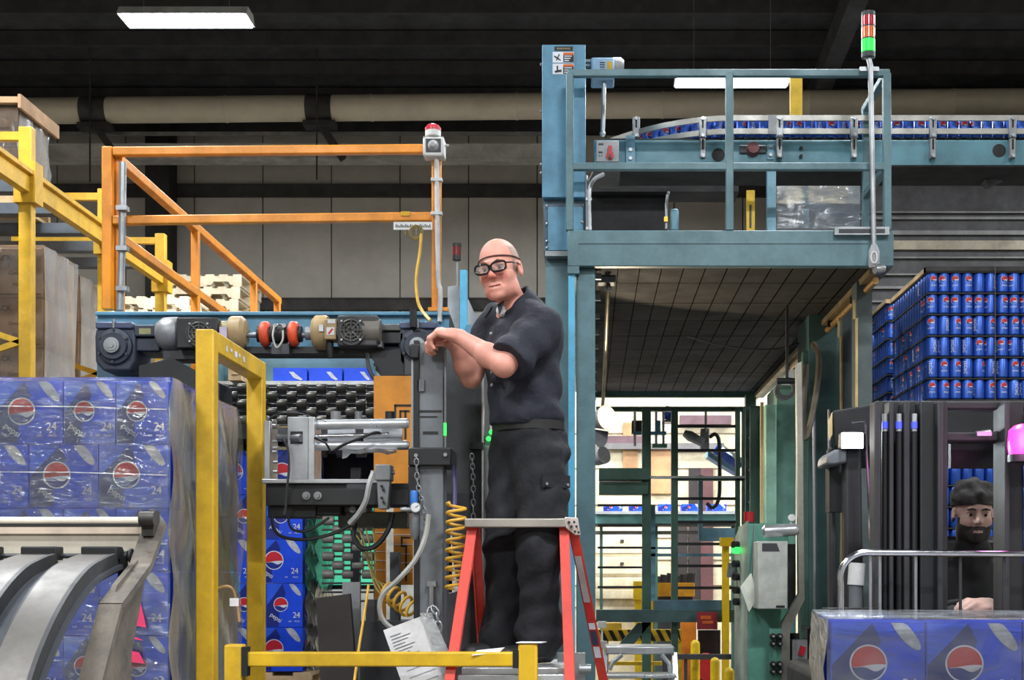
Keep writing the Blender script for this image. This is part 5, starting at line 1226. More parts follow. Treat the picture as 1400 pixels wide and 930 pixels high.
q = MB(); q.prism([W(806, 586, DW+.05), W(832, 590, DW), W(830, 604, DW), W(822, 614, DW), W(808, 600, DW+.05)], (0, .06, 0)); q.build('lamp_housing', greyp, wl)
q = MB(); q.fbox(800, 600, 806, 700, DW+.06, .05); q.build('lamp_bracket', dgrey, wl)
q = MB(); q.lathe(W(806, 630, DW+.1), W(826, 622, DW), [(0, .03), (.5, .055), (1, .06)], 16); q.build('lower_lamp_shell', greyl, wl)
# cream inner partition and doors far behind
DI = 15.8
wi = struct(MB().box(WX(690, DI), DI, 0, WX(1170, DI), DI+.1, WZ(548, DI)+.1).build('wall_cream', cream, origin=(0, DI, 0)))
for py in (592, 640, 690, 735, 765, 800, 830): 
    q = MB(); q.fbox(692, py, 1010, py+1.2, DI-.012, .01); q.build('panel_joint', mat('joint_tan', (150, 132, 104), .6), wi)
for x0_, y0_, x1_, y1_, m_, nm in ((815, 596, 880, 606, 'b', 'mauve_rail'), (930, 568, 1000, 580, 'b', 'mauve_rail'), (852, 578, 872, 640, 'k', 'tan_column'), (925, 720, 940, 820, 'd', 'dark_column'), (958, 640, 975, 820, 'm', 'maroon_column'), (942, 640, 958, 820, 'd', 'dark_column'), (815, 606, 990, 614, 'g', 'grey_rail'), (890, 615, 920, 675, 'k', 'tan_panel')):
    mm = {'b': mat('mauve_paint', (120, 92, 98), .6), 'k': mat('tan_board', (196, 150, 104), .6), 'd': mat('dark_brown', (52, 42, 42), .6), 'm': mat('maroon_paint', (104, 66, 66), .6), 'g': mat('mid_grey', (128, 124, 122), .6)}[m_]
    dd_ = {'b': .10, 'k': .05, 'd': .07, 'm': .08, 'g': .12}[m_]; q = MB(); q.fbox(x0_, y0_, x1_, y1_, DI-dd_, dd_); q.build(nm, mm, wi)
# cream lockers / cabinet front with handles
t = thing('cream_cabinet', 'wide cream drawer cabinet behind the green frame', 'cabinet', W(845, 832, 15.2))
for k, (y0_, y1_) in enumerate(((731, 757), (762, 785), (790, 804), (806, 819))):
    q = MB(); q.fbox(814, y0_, 880 if k < 3 else 884, y1_, 15.2, .4); d_ = q.build('drawer', cream, t, bevel=.005)
    if k < 2: q = MB(); q.fbox(848, y0_+7, 853, y0_+10, 15.18, .02); q.build('handle', dgrey, d_)
q = MB(); q.box(WX(814, 15.2), 15.25, 0, WX(884, 15.2), 15.6, WZ(819, 15.2)); q.build('base', cream, t)
q = MB(); q.fbox(866, 795, 898, 820, 15.0, .1); q.box(WX(868, 15), 15.02, 0, WX(896, 15), 15.08, WZ(820, 15)); tag(q.build('yellow_cupboard', mat('bright_yellow', (250, 206, 30), .5)), 'bright yellow cupboard beside the cream cabinet', 'cupboard')
t = thing('orange_chest', 'orange machine chest with dark fittings on top behind the ladder frame', 'machine', W(920, 820, 14.6))
q = MB(); q.fbox(893, 797, 950, 816, 14.6, .4); q.build('chest_body', mat('amber_paint', (246, 170, 36), .45), t, bevel=.01)
q = MB(); q.box(WX(895, 14.6), 14.7, 0, WX(948, 14.6), 14.95, WZ(816, 14.6)); q.build('chest_base', dgrey, t)
for k in range(6): q = MB(); q.cyl(W(899+k*9, 797, 14.75), W(900+k*9, 788-(k % 3)*2, 14.75), .05, n=10); q.build('fitting', dgrey, t)
# back conveyor with small printed trays
t = thing('back_conveyor', 'teal conveyor far below the platform carrying small cases', 'conveyor', W(920, 716, 14.2))
q = MB(); q.fbox(814, 703, 1008, 716, 14.2, .06); q.build('side_frame', mat('conveyor_aqua', (120, 178, 176), .45), t)
q = MB(); q.fbox(814, 699, 1008, 703, 14.15, .5); q.build('bed', greyl, t)
q = MB(); q.fbox(814, 716, 1008, 719, 14.2, .4); q.build('lower_rail', dgrey, t)
q = MB(); q.fbox(814, 726, 1000, 731, 14.3, .05); q.build('shelf_rail', mat('mid_grey', (128, 124, 122), .6), t)
for px in (820, 895, 1000): q = MB(); q.box(WX(px, 14.3), 14.25, 0, WX(px+4, 14.3), 14.35, WZ(719, 14.3)); q.build('conveyor_leg', green_p, t)
zc2 = WZ(699, 14.25)
for kk, px in enumerate((838, 873, 913, 945, 980)):
    soda_case(WX(px, 14.25), 14.25, zc2, .2, .2, .075, nth(kk+1)+' small blue printed tray from the left on the far conveyor', 'trays on the far conveyor')
# green ladder frame
DG = 12.4
gf = thing('ladder_frame', 'dark green steel ladder frame standing below the platform', 'frame', W(900, 850, DG))
for px0, px1, y0_ in ((878, 890, 556), (918, 927, 560), (1006, 1012, 556), (1015, 1024, 556)):
    q = MB(); q.box(WX(px0, DG), DG, 0, WX(px1, DG), DG+.08, WZ(y0_, DG)); q.build('upright', green_p, gf)
q = MB(); q.fbox(819, 640, 889, 656, DG-.1, .3); q.build('arm_box', green_p, gf, bevel=.005)
q = MB(); q.fbox(819, 659, 886, 676, DG-.04, .2); q.build('arm_box', green_p, gf, bevel=.005)
q = MB(); q.fbox(886, 651, 1018, 654, DG-.02, .1); q.build('cross_rail', alu, gf)
q = MB(); q.fbox(926, 654, 1018, 657, DG, .08); q.fbox(815, 556, 1024, 562, DG+.1, .08); q.build('cross_rail', green_p, gf)
for py in (583, 616, 682, 714, 744, 774, 804):
    q = MB(); q.bar(W(926, py, DG+.02), W(1010, py, DG+.02), .025, .025); q.build('black_rung', black, gf)
for py in (691, 719, 749, 776, 803):
    q = MB(); q.bar(W(817, py, DG+.02), W(880, py, DG+.02), .02, .02); q.build('black_rung', black, gf)
q = MB(); q.fbox(815, 834, 1010, 851, DG-.1, .15); q.build('base_beam', mat('green_beam', (62, 88, 88), .45), gf)
q = MB(); q.fbox(895, 821, 1000, 834, DG-.05, .12); q.build('upper_base_beam', mat('slate_beam', (76, 108, 122), .45), gf)
q = MB(); q.fbox(888, 757, 1000, 761, DG+.3, .05); q.fbox(888, 748, 920, 751, DG+.3, .05); q.fbox(890, 690, 896, 822, DG+.3, .05); q.fbox(955, 650, 961, 740, DG+.3, .05); q.each('blue_rail', mat('slate_rail', (110, 150, 168), .45), gf)
q = MB(); q.fbox(961, 722, 1006, 740, DG+.4, .05); q.build('blue_panel', mat('slate_rail', (110, 150, 168), .45), gf)
q = MB(); q.prism([W(846, 882, DG), W(866, 882, DG), W(890, 852, DG), W(872, 852, DG)], (0, .06, 0)); q.build('foot_brace', mat('green_beam', (62, 88, 88), .45), gf)
q = MB(); q.box(WX(884, DG), DG+.05, 0, WX(890, DG), DG+.12, WZ(851, DG)); q.build('black_leg', black, gf)
# mechanisms hanging in the frame
t = thing('pick_head', 'blue and grey gripper mechanism hanging inside the green frame', 'gripper', W(900, 612, 13.0))
q = MB(); q.fbox(866, 590, 911, 594, 13.0, .1); q.build('blue_bar', blue_p, t)
q = MB(); q.fbox(896, 575, 903, 590, 13.0, .06); q.build('blue_stem', blue_p, t)
q = MB(); q.fbox(864, 575, 882, 592, 13.05, .15); q.build('grey_motor', dgrey, t)
q = MB(); q.fbox(892, 607, 912, 612, 13.0, .1); q.build('green_foot', green_l, t)
for px in (868, 897, 907): q = MB(); q.cyl(W(px, 560, 13.05), W(px, 610, 13.05), .012, n=8); q.build('rod', steel, t)
t = thing('cable_gripper', 'silver clamp with black cables behind the right green bars', 'gripper', W(965, 612, 12.9))
q = MB(); q.lathe(W(935, 592, 12.9), W(962, 606, 12.9), [(0, .03), (.3, .05), (1, .04)], 12); q.build('clamp_barrel', steel, t)
q = MB(); q.fbox(958, 586, 970, 616, 12.9, .1); q.build('clamp_block', silver_c, t, bevel=.01)
q = MB(); q.cyl(W(965, 556, 12.9), W(965, 590, 12.9), .012, n=8); q.build('rod', steel, t)
cord('black_supply_cable', [W(970, 598, 12.85), W(978, 594, 12.85), W(983, 604, 12.85), W(984, 640, 12.85), W(983, 680, 12.85), W(975, 694, 12.85), W(966, 688, 12.85)], .018, rubber, 'black supply cable looping down behind the green bars')
# chute with cans
t = thing('can_chute', 'blue can chute sloping down behind the right green bars', 'chute', W(990, 640, 13.4))
q = MB(); q.prism([W(968, 616, 13.4), W(1008, 640, 13.4), W(1008, 648, 13.4), W(968, 624, 13.4)], (0, .3, 0)); q.build('chute_tray', mat('slate_rail', (110, 150, 168), .45), t)
for k in range(8):
    p = W(978+k*4.2, 619+k*2.9, 13.36); o = put(PLAINCAN, 'drink_can', p, None, (1.1, 0, .4)); tag(o, nth(k+1)+' blue can from the top of the far chute', 'can', 'cans in the far chute')
for k in range(4):
    p = W(909+k*3.4, 572+(k % 2)*4, 13.3); o = put(PLAINCAN, 'drink_can', p, None, (.6, .3, k)); tag(o, nth(k+1)+' blue can from the left behind the gripper', 'can', 'cans behind the gripper')
q = MB(); q.fbox(906, 574, 926, 577, 13.25, .2); q.cyl(W(916, 577, 13.4), W(916, 560, 13.45), .01, n=6); tag(q.build('can_ledge', steel), 'small steel ledge under the cans behind the gripper', 'ledge')
# lower clutter
hz = thing('hazard_barrier', 'yellow and black striped barrier low behind the aluminium steps', 'barrier', W(870, 890, 13.0))
q = MB(); q.fbox(816, 861, 932, 877, 13.0, .05); q.build('barrier_board', mat('hazard_yellow', (226, 186, 40), .5), hz)
q = MB()
for k in range(9):
    x = 818+k*13; q.prism([W(x, 861.2, 12.995), W(x+6, 861.2, 12.995), W(min(x+14, 931), 876.8, 12.995), W(min(x+8, 930), 876.8, 12.995)], (0, -.003, 0))
q.each('black_stripe', pr_bk, hz)
q = MB(); q.box(WX(826, 13), 13.02, 0, WX(832, 13), 13.1, WZ(877, 13)); q.box(WX(918, 13), 13.02, 0, WX(932, 13), 13.1, WZ(861, 13)); q.fbox(830, 905, 925, 910, 13.05, .05); q.each('barrier_leg', mat('hazard_yellow', (226, 186, 40), .5), hz)
q = MB(); q.fbox(820, 852, 850, 862, 12.9, .08); q.build('barrier_top', rack_y, hz)
q = MB(); q.fbox(931, 850, 952, 960, 13.3, .1); tag(q.build('orange_column', mat('orange_col', (240, 140, 40), .5)), 'orange column beyond the yellow bollards', 'column')
t = thing('maroon_sign', 'small maroon sign board with orange lettering under the green beam', 'sign', W(965, 866, 12.25))
q = MB(); q.fbox(953, 837, 981, 861, 12.25, .02); q.build('sign_board', mat('maroon_board', (150, 40, 52), .5), t)
q = MB(); q.fbox(958, 842, 972, 847, 12.245, .004); q.fbox(960, 849, 975, 853, 12.245, .004); q.each('sign_lettering', pr_o, t)
bol = mat('bollard_yellow', (250, 206, 24), .4, var=.04)
for i, (px, py, r, d, lb) in enumerate(((950.5, 875, 6.5, 11.5, 'tallest yellow bollard behind the aluminium steps'), (977.5, 899, 6.5, 11.0, 'shorter round-topped yellow bollard beside the green cabinet'), (997, 913, 7, 10.6, 'lowest yellow bollard close to the green cabinet'))):
    q = MB(); s_ = d/FPX; zt2 = WZ(py, d); x = WX(px, d); r_ = r*s_
    prof = [(0, r_)]+[((zt2-r_+r_*math.sin(a_))/zt2, max(.004, r_*math.cos(a_))) for a_ in [k*pi/16 for k in range(9)]]
    q.lathe((x, d, 0), (x, d, zt2), prof, 18); tag(q.build('bollard', bol), lb, 'bollard')
q = MB(); q.fbox(988, 744, 997, 960, 12.2, .08); q.fbox(985, 735, 1003, 747, 12.15, .1); tag(q.build('yellow_upright', bol), 'tall yellow upright left of the green cabinet', 'post')
q = MB(); c = W(966, 912, 12.5); q.lathe(c, c+Vector((0, .1, 0)), [(0, .12), (1, .12)], 20); q.box(c.x-.03, c.y+.02, 0, c.x+.03, c.y+.08, c.z-.1); tag(q.build('red_reel', mat('reel_red', (206, 40, 46), .45)), 'round red reel between the yellow bollards', 'hose reel')
q = MB(); q.fbox(955, 862, 985, 900, 12.7, .1); q.box(WX(957, 12.7), 12.72, 0, WX(983, 12.7), 12.8, WZ(900, 12.7)); tag(q.build('dark_valve_rack', mat('dark_brown', (52, 42, 42), .6)), 'dark valve rack under the maroon sign', 'machine part')
q = MB(); q.fbox(905, 895, 1000, 902, 11.3, .08); q.box(WX(906, 11.3), 11.32, 0, WX(914, 11.3), 11.38, WZ(895, 11.3)); q.box(WX(936, 11.3), 11.32, 0, WX(940, 11.3), 11.38, WZ(895, 11.3)); tag(q.build('dark_rail', dgrey), 'dark low rail in front of the yellow bollards', 'rail')
t = thing('aluminium_steps', 'small aluminium work steps low in front of the barrier', 'steps', W(875, 930, 9.8))
q = MB(); q.fbox(828, 884, 922, 895, 9.8, .35); q.build('top_step', alu, t, bevel=.01)
q = MB(); q.fbox(826, 923, 925, 928, 9.6, .3); q.build('lower_step', alu, t, bevel=.005)
for px in (826, 920):
    q = MB(); q.bar(W(px+2, 893, 9.85), Vector((WX(px-8 if px < 850 else px+10, 9.5), 9.5, 0)), .035, .035); q.build('leg', alu, t)
    q = MB(); q.bar(W(px+2, 893, 10.1), Vector((WX(px, 10.3), 10.35, 0)), .035, .035); q.build('leg', alu, t)
q = MB(); q.tube([W(833, 916, 9.75), W(838, 905, 9.75), W(850, 896, 9.78)], .016, 8); q.tube([W(917, 930, 9.75), W(915, 908, 9.75), W(905, 896, 9.78)], .016, 8); q.each('brace', alu, t)
for k, (px, py) in enumerate(((821, 853), (822, 880))):
    q = MB(); q.fbox(px-4, py-3, px+8, py+6, 11.8, .06); q.cyl(W(px+2, py+6, 11.83), Vector((WX(px+2, 11.83), 11.83, 0)), .008, n=6); tag(q.build('white_box', white_p), ('upper', 'lower')[k]+' small white box beside the teal column', 'box')
# things seen between the man and the column
q = MB(); q.fbox(752, 660, 775, 700, 12.0, .1); q.box(WX(753, 12), 12.02, 0, WX(774, 12), 12.08, WZ(700, 12)); tag(q.build('aqua_panel', mat('conveyor_aqua', (120, 178, 176), .45)), 'aqua panel edge seen right behind the man', 'panel')
for k in range(2):
    q = MB(); q.bar(W(752, 712+k*14-20, 11.96), W(775, 690+k*14-20, 11.96), .06, .03); tag(q.build('yellow_strut', bol), ('upper', 'lower')[k]+' slanting yellow strut behind the man', 'strut')
q = MB(); q.bar(W(750, 730, 11.9), W(776, 680, 11.9), .06, .03); q.bar(W(748, 672, 11.9), W(776, 668, 11.9), .04, .03); q.box(WX(748, 11.9), 11.88, 0, WX(752, 11.9), 11.92, WZ(672, 11.9)); tag(q.build('green_strut', green_p), 'dark green slanting strut behind the man', 'strut')
q = MB(); q.fbox(747, 693, 750, 930, 7.2, .02); tag(q.build('amber_edge', mat('amber_paint', (246, 170, 36), .45)), 'thin amber upright edge just right of the man', 'post')
q = MB(); q.fbox(765, 500, 777, 506, 9.5, .1); q.fbox(765, 540, 777, 544, 9.5, .1); q.box(WX(769, 9.6), 9.6, 0, WX(772, 9.6), 9.66, WZ(500, 9.6)); tag(q.build('pale_crossbar', greyl), 'pale crossbars behind the man by the blue upright', 'crossbar')
# ================================================================ green machine and control cabinet on the right
gm = thing('green_machine', 'tall sea green machine casing behind the control cabinet', 'machine', W(1090, 930, 9.2))
q = MB(); q.box(WX(1046, 9.2), 9.2, 0, WX(1062, 9.2), 9.5, WZ(553, 9.2)); q.build('corner_panel', mat('lit_sea_green', (150, 198, 178), .4), gm, bevel=.01)  # machine corner in a paler green, its highlight put into the colour
q = MB(); q.box(WX(1062, 9.3), 9.3, 0, WX(1088, 9.3), 9.8, WZ(527, 9.3)); q.build('casing_panel', mat('sea_green_dim', (112, 160, 146), .42), gm)
q = MB(); q.box(WX(1098, 9.0), 9.0, 0, WX(1106, 9.0), 9.1, WZ(480, 9.0)); q.build('green_upright', green_p, gm, bevel=.004)
q = MB(); q.box(WX(1106, 9.4), 9.4, 0, WX(1150, 9.4), 9.9, WZ(430, 9.4)); q.build('dark_casing', mat('deep_green', (66, 98, 96), .5), gm)
q = MB(); q.box(WX(1026, 9.6), 9.6, 0, WX(1042, 9.6), 9.66, WZ(555, 9.6)); q.build('green_upright', green_p, gm)
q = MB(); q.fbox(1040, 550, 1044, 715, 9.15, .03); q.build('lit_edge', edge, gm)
q = MB(); q.fbox(1106, 858, 1140, 866, 8.6, .3); q.box(WX(1108, 8.65), 8.65, 0, WX(1114, 8.65), 8.7, WZ(866, 8.65)); q.build('dark_shelf', black, gm)
for px in (1115, 1136): q = MB(); q.cyl(W(px, 860, 8.9), W(px-2, 560, 8.9), .012, n=8); q.build('thin_pipe', steel, gm)
for k in range(7):
    y = 560+k*22
    q = MB(); q.bar(W(1024, y+18, 11.2), W(1042, y, 11.2), .05, .02); q.build('lattice_bar', greyl if k % 2 else dgrey, gm)
q = MB(); q.box(WX(1020, 11.2), 11.22, 0, WX(1026, 11.2), 11.28, WZ(560, 11.2)); q.build('green_upright', green_p, gm)
t = thing('cable_tray', 'steel cable tray running down and bending left beside the machine', 'cable tray', W(1085, 930, 8.4))
q = MB(); q.prism([W(1089, 498, 7.85), W(1096, 494, 7.85), W(1100, 820, 7.85), W(1089, 842, 7.85), W(1080, 862, 7.85), W(1080, 960, 7.85), W(1068, 960, 7.85), W(1069, 852, 7.85), W(1082, 830, 7.85), W(1092, 812, 7.85)], (0, .06, 0)); q.build('tray_body', mat('tray_steel', (164, 162, 152), .35, .55, var=.12), t)
q = MB(); q.box(WX(1068, 7.85), 7.85, 0, WX(1080, 7.85), 7.91, WZ(958, 7.85)); q.build('tray_leg', steel, t)
cord('hanging_cable', [W(1112, 470, 8.9), W(1119, 485, 8.8), W(1118, 520, 8.7), W(1112, 560, 8.65), W(1104, 594, 8.6), W(1100, 597, 8.6), W(1097, 580, 8.6), W(1099, 540, 8.6), W(1102, 500, 8.7)], .02, mat('cable_tan', (110, 100, 84), .5), 'thick cable hanging in a loop from the platform edge')
q = MB()
for k in range(4): q.tube(arc(W(1074, 532, 8.9), .045+.008*k, 0, 2*pi, 18, (1,0,.1*k), (0,.1,1))[:-1], .005, 5, closed=True)
tag(q.build('cable_coil', mat('coil_grey', (140, 142, 140), .5)), 'coiled grey wire hanging under the platform beam', 'wire coil')
q = MB(); q.cyl(W(1062, 521, 8.9), W(1090, 521, 8.9), .02, n=10); q.cyl(W(1076, 521, 8.9), Vector((WX(1076, 8.9), 8.9, zB)), .01, n=6); tag(q.build('coil_hook', dgrey), 'dark bracket holding the coiled grey wire', 'bracket')
cc = thing('control_cabinet', 'sea green control cabinet with buttons on its side panel', 'cabinet', W(1040, 930, 8.0))
q = MB(); q.box(WX(1022, 8.0), 8.0, 0, WX(1078, 8.0), 8.5, WZ(716, 8.0)); q.build('cabinet_body', mat('cabinet_green', (92, 150, 132), .42, var=.06), cc, bevel=.006)
pw = [W(1022, 712, 8.0), W(1022, 960, 8.0), W(1004, 960, 8.45), W(1004, 738, 8.45), W(1010, 722, 8.3)]
q = MB(); q.prism(pw, (.01, .02, 0)); bpn = q.build('button_panel', mat('panel_grey_green', (150, 168, 158), .4), cc)
for k, py in enumerate((745, 752, 771, 789, 807, 823)):
    c = W(1009+k*.3, py, 8.28); q = MB(); q.cyl(c, c+Vector((-.03, -.02, 0)), .022, n=12); q.build('push_button', emit('green_led', (40, 230, 70), 3.0) if k == 1 else black, bpn)
q = MB(); q.cyl(W(1002, 770, 8.4), W(1000, 790, 8.4), .03, n=12); q.build('pilot_lamp', greyp, cc)
q = MB(); q.cyl(W(1024, 714, 8.1), W(1024, 700, 8.1), .03, n=14); q.build('stop_button', mat('stop_red', (170, 24, 34), .35), cc)
q = MB(); q.prism([W(1027, 783, 7.9), W(1036, 817, 7.9), W(1024, 837, 7.9), W(1012, 803, 7.9)], (0, .003, 0)); q.build('hanging_card', mat('card_white', (236, 240, 226), .6), cc)
q = MB(); q.tube([W(1027, 784, 7.9), W(1030, 740, 7.95), W(1032, 716, 7.98)], .003, 5); q.build('card_chain', steel, cc)
ac = thing('enclosure_cooler', 'pale grey cooling unit mounted on the green control cabinet', 'cooling unit', W(1056, 834, 7.75))
q = MB(); q.fbox(1036, 740, 1077, 833, 7.75, .24); ccs = q.build('cooler_case', mat('cooler_grey', (196, 200, 192), .45), ac, bevel=.006)
q = MB(); q.prism([W(1042, 743, 7.747), W(1062, 743, 7.747), W(1066, 754, 7.747), W(1042, 754, 7.747)], (0, .003, 0)); q.build('cooler_vent', dgrey, ccs)
q = MB(); q.fbox(1061, 828, 1073, 831, 7.747, .003); q.build('maker_plate', black, ccs)
q = MB(); q.fbox(1077, 744, 1088, 834, 8.0, .15); q.build('mounting_back', black, ac)
q = MB(); q.lathe(W(1042, 727, 7.85), W(1092, 724, 7.85), [(0, .02), (.06, .035), (.9, .035), (1, .02)], 16); tag(q.build('air_cylinder', alu), 'silver air cylinder lying on top of the control cabinet', 'cylinder')
q = MB(); c = W(1082, 708, 7.9); q.cyl(c, c+Vector((0, -.02, 0)), .02, n=14); q.cyl(c, W(1082, 722, 7.9), .006, n=6); tag(q.build('round_gauge', paper), 'small round gauge above the silver air cylinder', 'gauge')
vv = thing('valve_manifold', 'cluster of black pneumatic valves below the cooling unit', 'valves', W(1058, 930, 7.9))
for j, py in enumerate((870, 880, 908, 918)):
    for i in range(2):
        c = W(1056+i*9, py, 7.85); q = MB(); q.lathe(c, c+Vector((.0, -.06, 0)), [(0, .018), (.6, .018), (.7, .01), (1, .01)], 10); vl = q.build('valve', rubber, vv)
        q = MB(); q.sphere(c+Vector((0, -.065, 0)), .009, 8); q.build('valve_tip', steel, vl)
q = MB(); q.fbox(1052, 860, 1070, 930, 7.86, .06); q.build('manifold_plate', mat('cabinet_green', (78, 134, 118), .42), vv)
t = thing('disconnect_switch', 'small grey switch box with red handle at the right of the cable tray', 'switch box', W(1092, 912, 8.1))
q = MB(); q.fbox(1083, 875, 1104, 908, 8.0, .1); q.build('switch_body', greyl, t, bevel=.004)
q = MB(); q.bar(W(1095, 896, 7.98), W(1098, 884, 7.98), .03, .03); q.build('red_handle', pr_r, t)
q = MB(); q.cyl(W(1086, 875, 8.12), W(1086, 866, 8.12), .03, n=10); q.cyl(W(1085, 908, 8.12), W(1085, 925, 8.12), .012, n=8); q.cyl(W(1092, 908, 8.12), W(1092, 925, 8.12), .012, n=8); q.build('cable_gland', dgrey, t)
q = MB(); q.box(WX(1104, 8.3), 8.3, 0, WX(1112, 8.3), 8.4, WZ(860, 8.3)); tag(q.build('black_upright', black), 'black upright right of the small switch box', 'post')
# ================================================================ pallets of loose cans
DK = 7.95
CP = .0672
X0c = WX(1268, DK)
layer_h = .1222+.0012; LH = 29.2*DK/FPX
ztopc = WZ(372, DK)
random.seed(5)
bd = mat('tier_sheet', (58, 56, 54), .8)
def canstack(x0, y0, ztop, nx, ny, nl, nvis, ncol, label, grp, shlabel, fill_label):
    rest = []
    for l in range(nl):
        zb_ = ztop-(l+1)*LH
        for i in range(nx):
            for j in range(ny):
                if i > 0 and j > 0: continue
                p = (x0+CR+i*CP, y0+CR+j*CP, zb_+.004)
                if l < nvis and i < ncol:
                    o = put(CANMESH, 'drink_can', p, None, (0, 0, random.choice([random.uniform(-.5, .5), random.uniform(-pi, pi)]))); tag(o, label(l, i, j), 'can', grp)
                else: rest.append(p)
    q = MB(); base_ = MB(); base_.lathe((0,0,0), (0,0,CH), [(.0, .027), (.08, CR), (.88, CR), (1, .027)], 8, 0)
    for p in rest: q.add([(v[0]+p[0], v[1]+p[1], v[2]+p[2]) for v in base_.v], base_.f)
    zl = ztop-nl*LH
    o = q.build('packed_cans', can_blue); o['kind'] = 'stuff'; tag(o, fill_label, 'cans')
    t = thing('tier_sheet', shlabel, 'tier sheets', (x0+nx*CP/2, y0+ny*CP/2, zl), None)
    for l in range(nl+1):
        z = ztop-l*LH; q = MB(); q.box(x0-.004, y0-.004, z-.003, x0+nx*CP+.004, y0+ny*CP+.004, z+.003); q.build('sheet', bd, t)
    q = MB(); q.box(x0+.07, y0+.07, zl, x0+nx*CP-.07, y0+ny*CP-.07, ztop-.004); q.build('dark_core', bd, t)
    return zl
zl = canstack(X0c, DK, ztopc, 16, 14, 18, 7, 10, lambda l, i, j: 'blue drink can, '+nth(l+1)+' layer, '+((nth(i+1)+' along the front') if j == 0 else (nth(j+1)+' along the left side'))+' of the front can stack', 'cans in the tall front can stack', 'dark separator sheets between the layers of the front can stack', 'rows of blue cans low in the front can stack')
t = thing('wooden_cover', 'wooden top frame on the front can stack', 'frame', (X0c+.5, DK+.5, ztopc))
q = MB(); q.box(X0c-.01, DK, ztopc+.004, X0c+.06, DK+.95, ztopc+.03); q.build('frame_bar', wood, t)
q = MB(); q.box(X0c-.01, DK-.01, ztopc+.004, X0c+1.08, DK+.05, ztopc+.03); q.build('frame_bar', bd, t)
q = MB(); q.tube([(X0c+.385, DK-.008, ztopc+.03), (X0c+.385, DK-.008, zl)], .004, 4); tag(q.build('strap', dgrey), 'dark vertical strap around the front can stack', 'strap')
pallet(X0c-.02, DK, zl-.14, 1.12, .98, 'wooden pallet under the front can stack', wood)
q = MB(); q.box(X0c, DK+.05, 0, X0c+1.05, DK+.9, zl-.14) if zl-.14 > .02 else q.box(X0c, DK+.05, -.05, X0c+1, DK+.9, -.01); tag(q.build('pallet_plinth', dgrey), 'dark base under the front can stack', 'base')
X1c = WX(1213, 9.5)
zt3 = WZ(415, 9.5)
zl2 = canstack(X1c, 9.5, zt3, 8, 14, 18, 6, 8, lambda l, i, j: 'blue drink can, '+nth(l+1)+' layer, '+((nth(i+1)+' along the front') if j == 0 else (nth(j+1)+' along the left side'))+' of the farther can stack', 'cans in the farther can stack', 'dark separator sheets between the layers of the farther can stack', 'rows of blue cans low in the farther can stack')
q = MB(); q.box(X1c-.01, 9.5, zt3+.004, X1c+.05, 10.45, zt3+.03); tag(q.build('wooden_batten', wood), 'wooden bar on top of the farther can stack', 'wood bar')
pallet(X1c-.02, 9.5, zl2-.14, .6, .98, 'wooden pallet under the farther can stack', wood)
q = MB(); q.box(X1c, 9.55, 0, X1c+.5, 10.4, zl2-.14); tag(q.build('pallet_plinth', dgrey), 'dark base under the farther can stack', 'base')
# ================================================================ forklift
fk = thing('forklift', 'black forklift facing the camera with mast, lamp and load backrest', 'forklift', W(1290, 1300, 5.6))
fblack = mat('forklift_black', (29, 29, 31), .6, var=.12)
fgrey = mat('forklift_grey', (40, 40, 43), .6, var=.08)
FD = 5.95
q = MB(); q.prism([W(1137, 562, FD), W(1190, 553, FD), W(1460, 548, FD), W(1460, 606, FD), W(1192, 606, FD), (W(1192, 612, FD)), W(1140, 612, FD)], (.26, 1.2, 0)); q.build('overhead_guard', mat('guard_black', (28, 28, 30), .75), fk, bevel=.01)
q = MB(); q.prism([W(1133, 576, FD-.01), W(1138, 564, FD-.01), W(1138, 594, FD-.01), W(1134, 602, FD-.01)], (0, .02, 0)); q.build('guard_reflector', edge, fk)
for px0, px1, d in ((1133, 1141, FD+.3), (1154, 1178, FD-.1), (1440, 1460, FD-.1)):
    q = MB(); q.prism([W(px0, 612, d), W(px1, 612, d), W(px1+4, 850, d), W(px1+4, 1080, d), W(px0+2, 1080, d), W(px0+2, 850, d)], (0, .08, 0)); q.build('cab_pillar', fblack if px0 > 1140 else fgrey, fk, bevel=.015)
q = MB(); q.prism([W(1130, 635, FD-.12), W(1132, 622, FD-.12), W(1140, 615, FD-.12), W(1158, 614, FD-.12), W(1158, 633, FD-.12), W(1140, 636, FD-.12)], (0, .25, 0)); q.build('mirror_cap', greyp, fk, bevel=.01)
q = MB(); q.fbox(1134, 634, 1154, 700, FD+.05, .1); q.build('side_window_frame', fblack, fk)
q = MB(); q.fbox(1150, 590, 1181, 614, FD-.16, .08); lh = q.build('lamp_housing', black, fk, bevel=.01)
q = MB(); q.fbox(1151, 592, 1180, 613, FD-.17, .012); q.build('work_lamp_lens', emit('led_lamp', (225, 245, 255), 9.0), lh)
sp = bpy.data.lights.new('lamp_light', 'SPOT'); sp.energy = 25; sp.spot_size = 2.4; sp.shadow_soft_size = .05; sp.color = (.85, .95, 1)
so = bpy.data.objects.new('lamp_light', sp); C.objects.link(so); so.parent = fk; so.location = W(1165, 602, FD-.2)-ORG[fk.name]; so.rotation_euler = (pi/2-.5, 0, 0); so.rotation_euler = Vector((0.1, -1, -.45)).to_track_quat('-Z', 'Y').to_euler()
q = MB(); q.tube([W(1164, 578, FD-.14), W(1182, 576, FD-.14), W(1183, 582, FD-.14), W(1190, 738, FD-.14)], .006, 6); q.build('chrome_edge', chrome, fk)
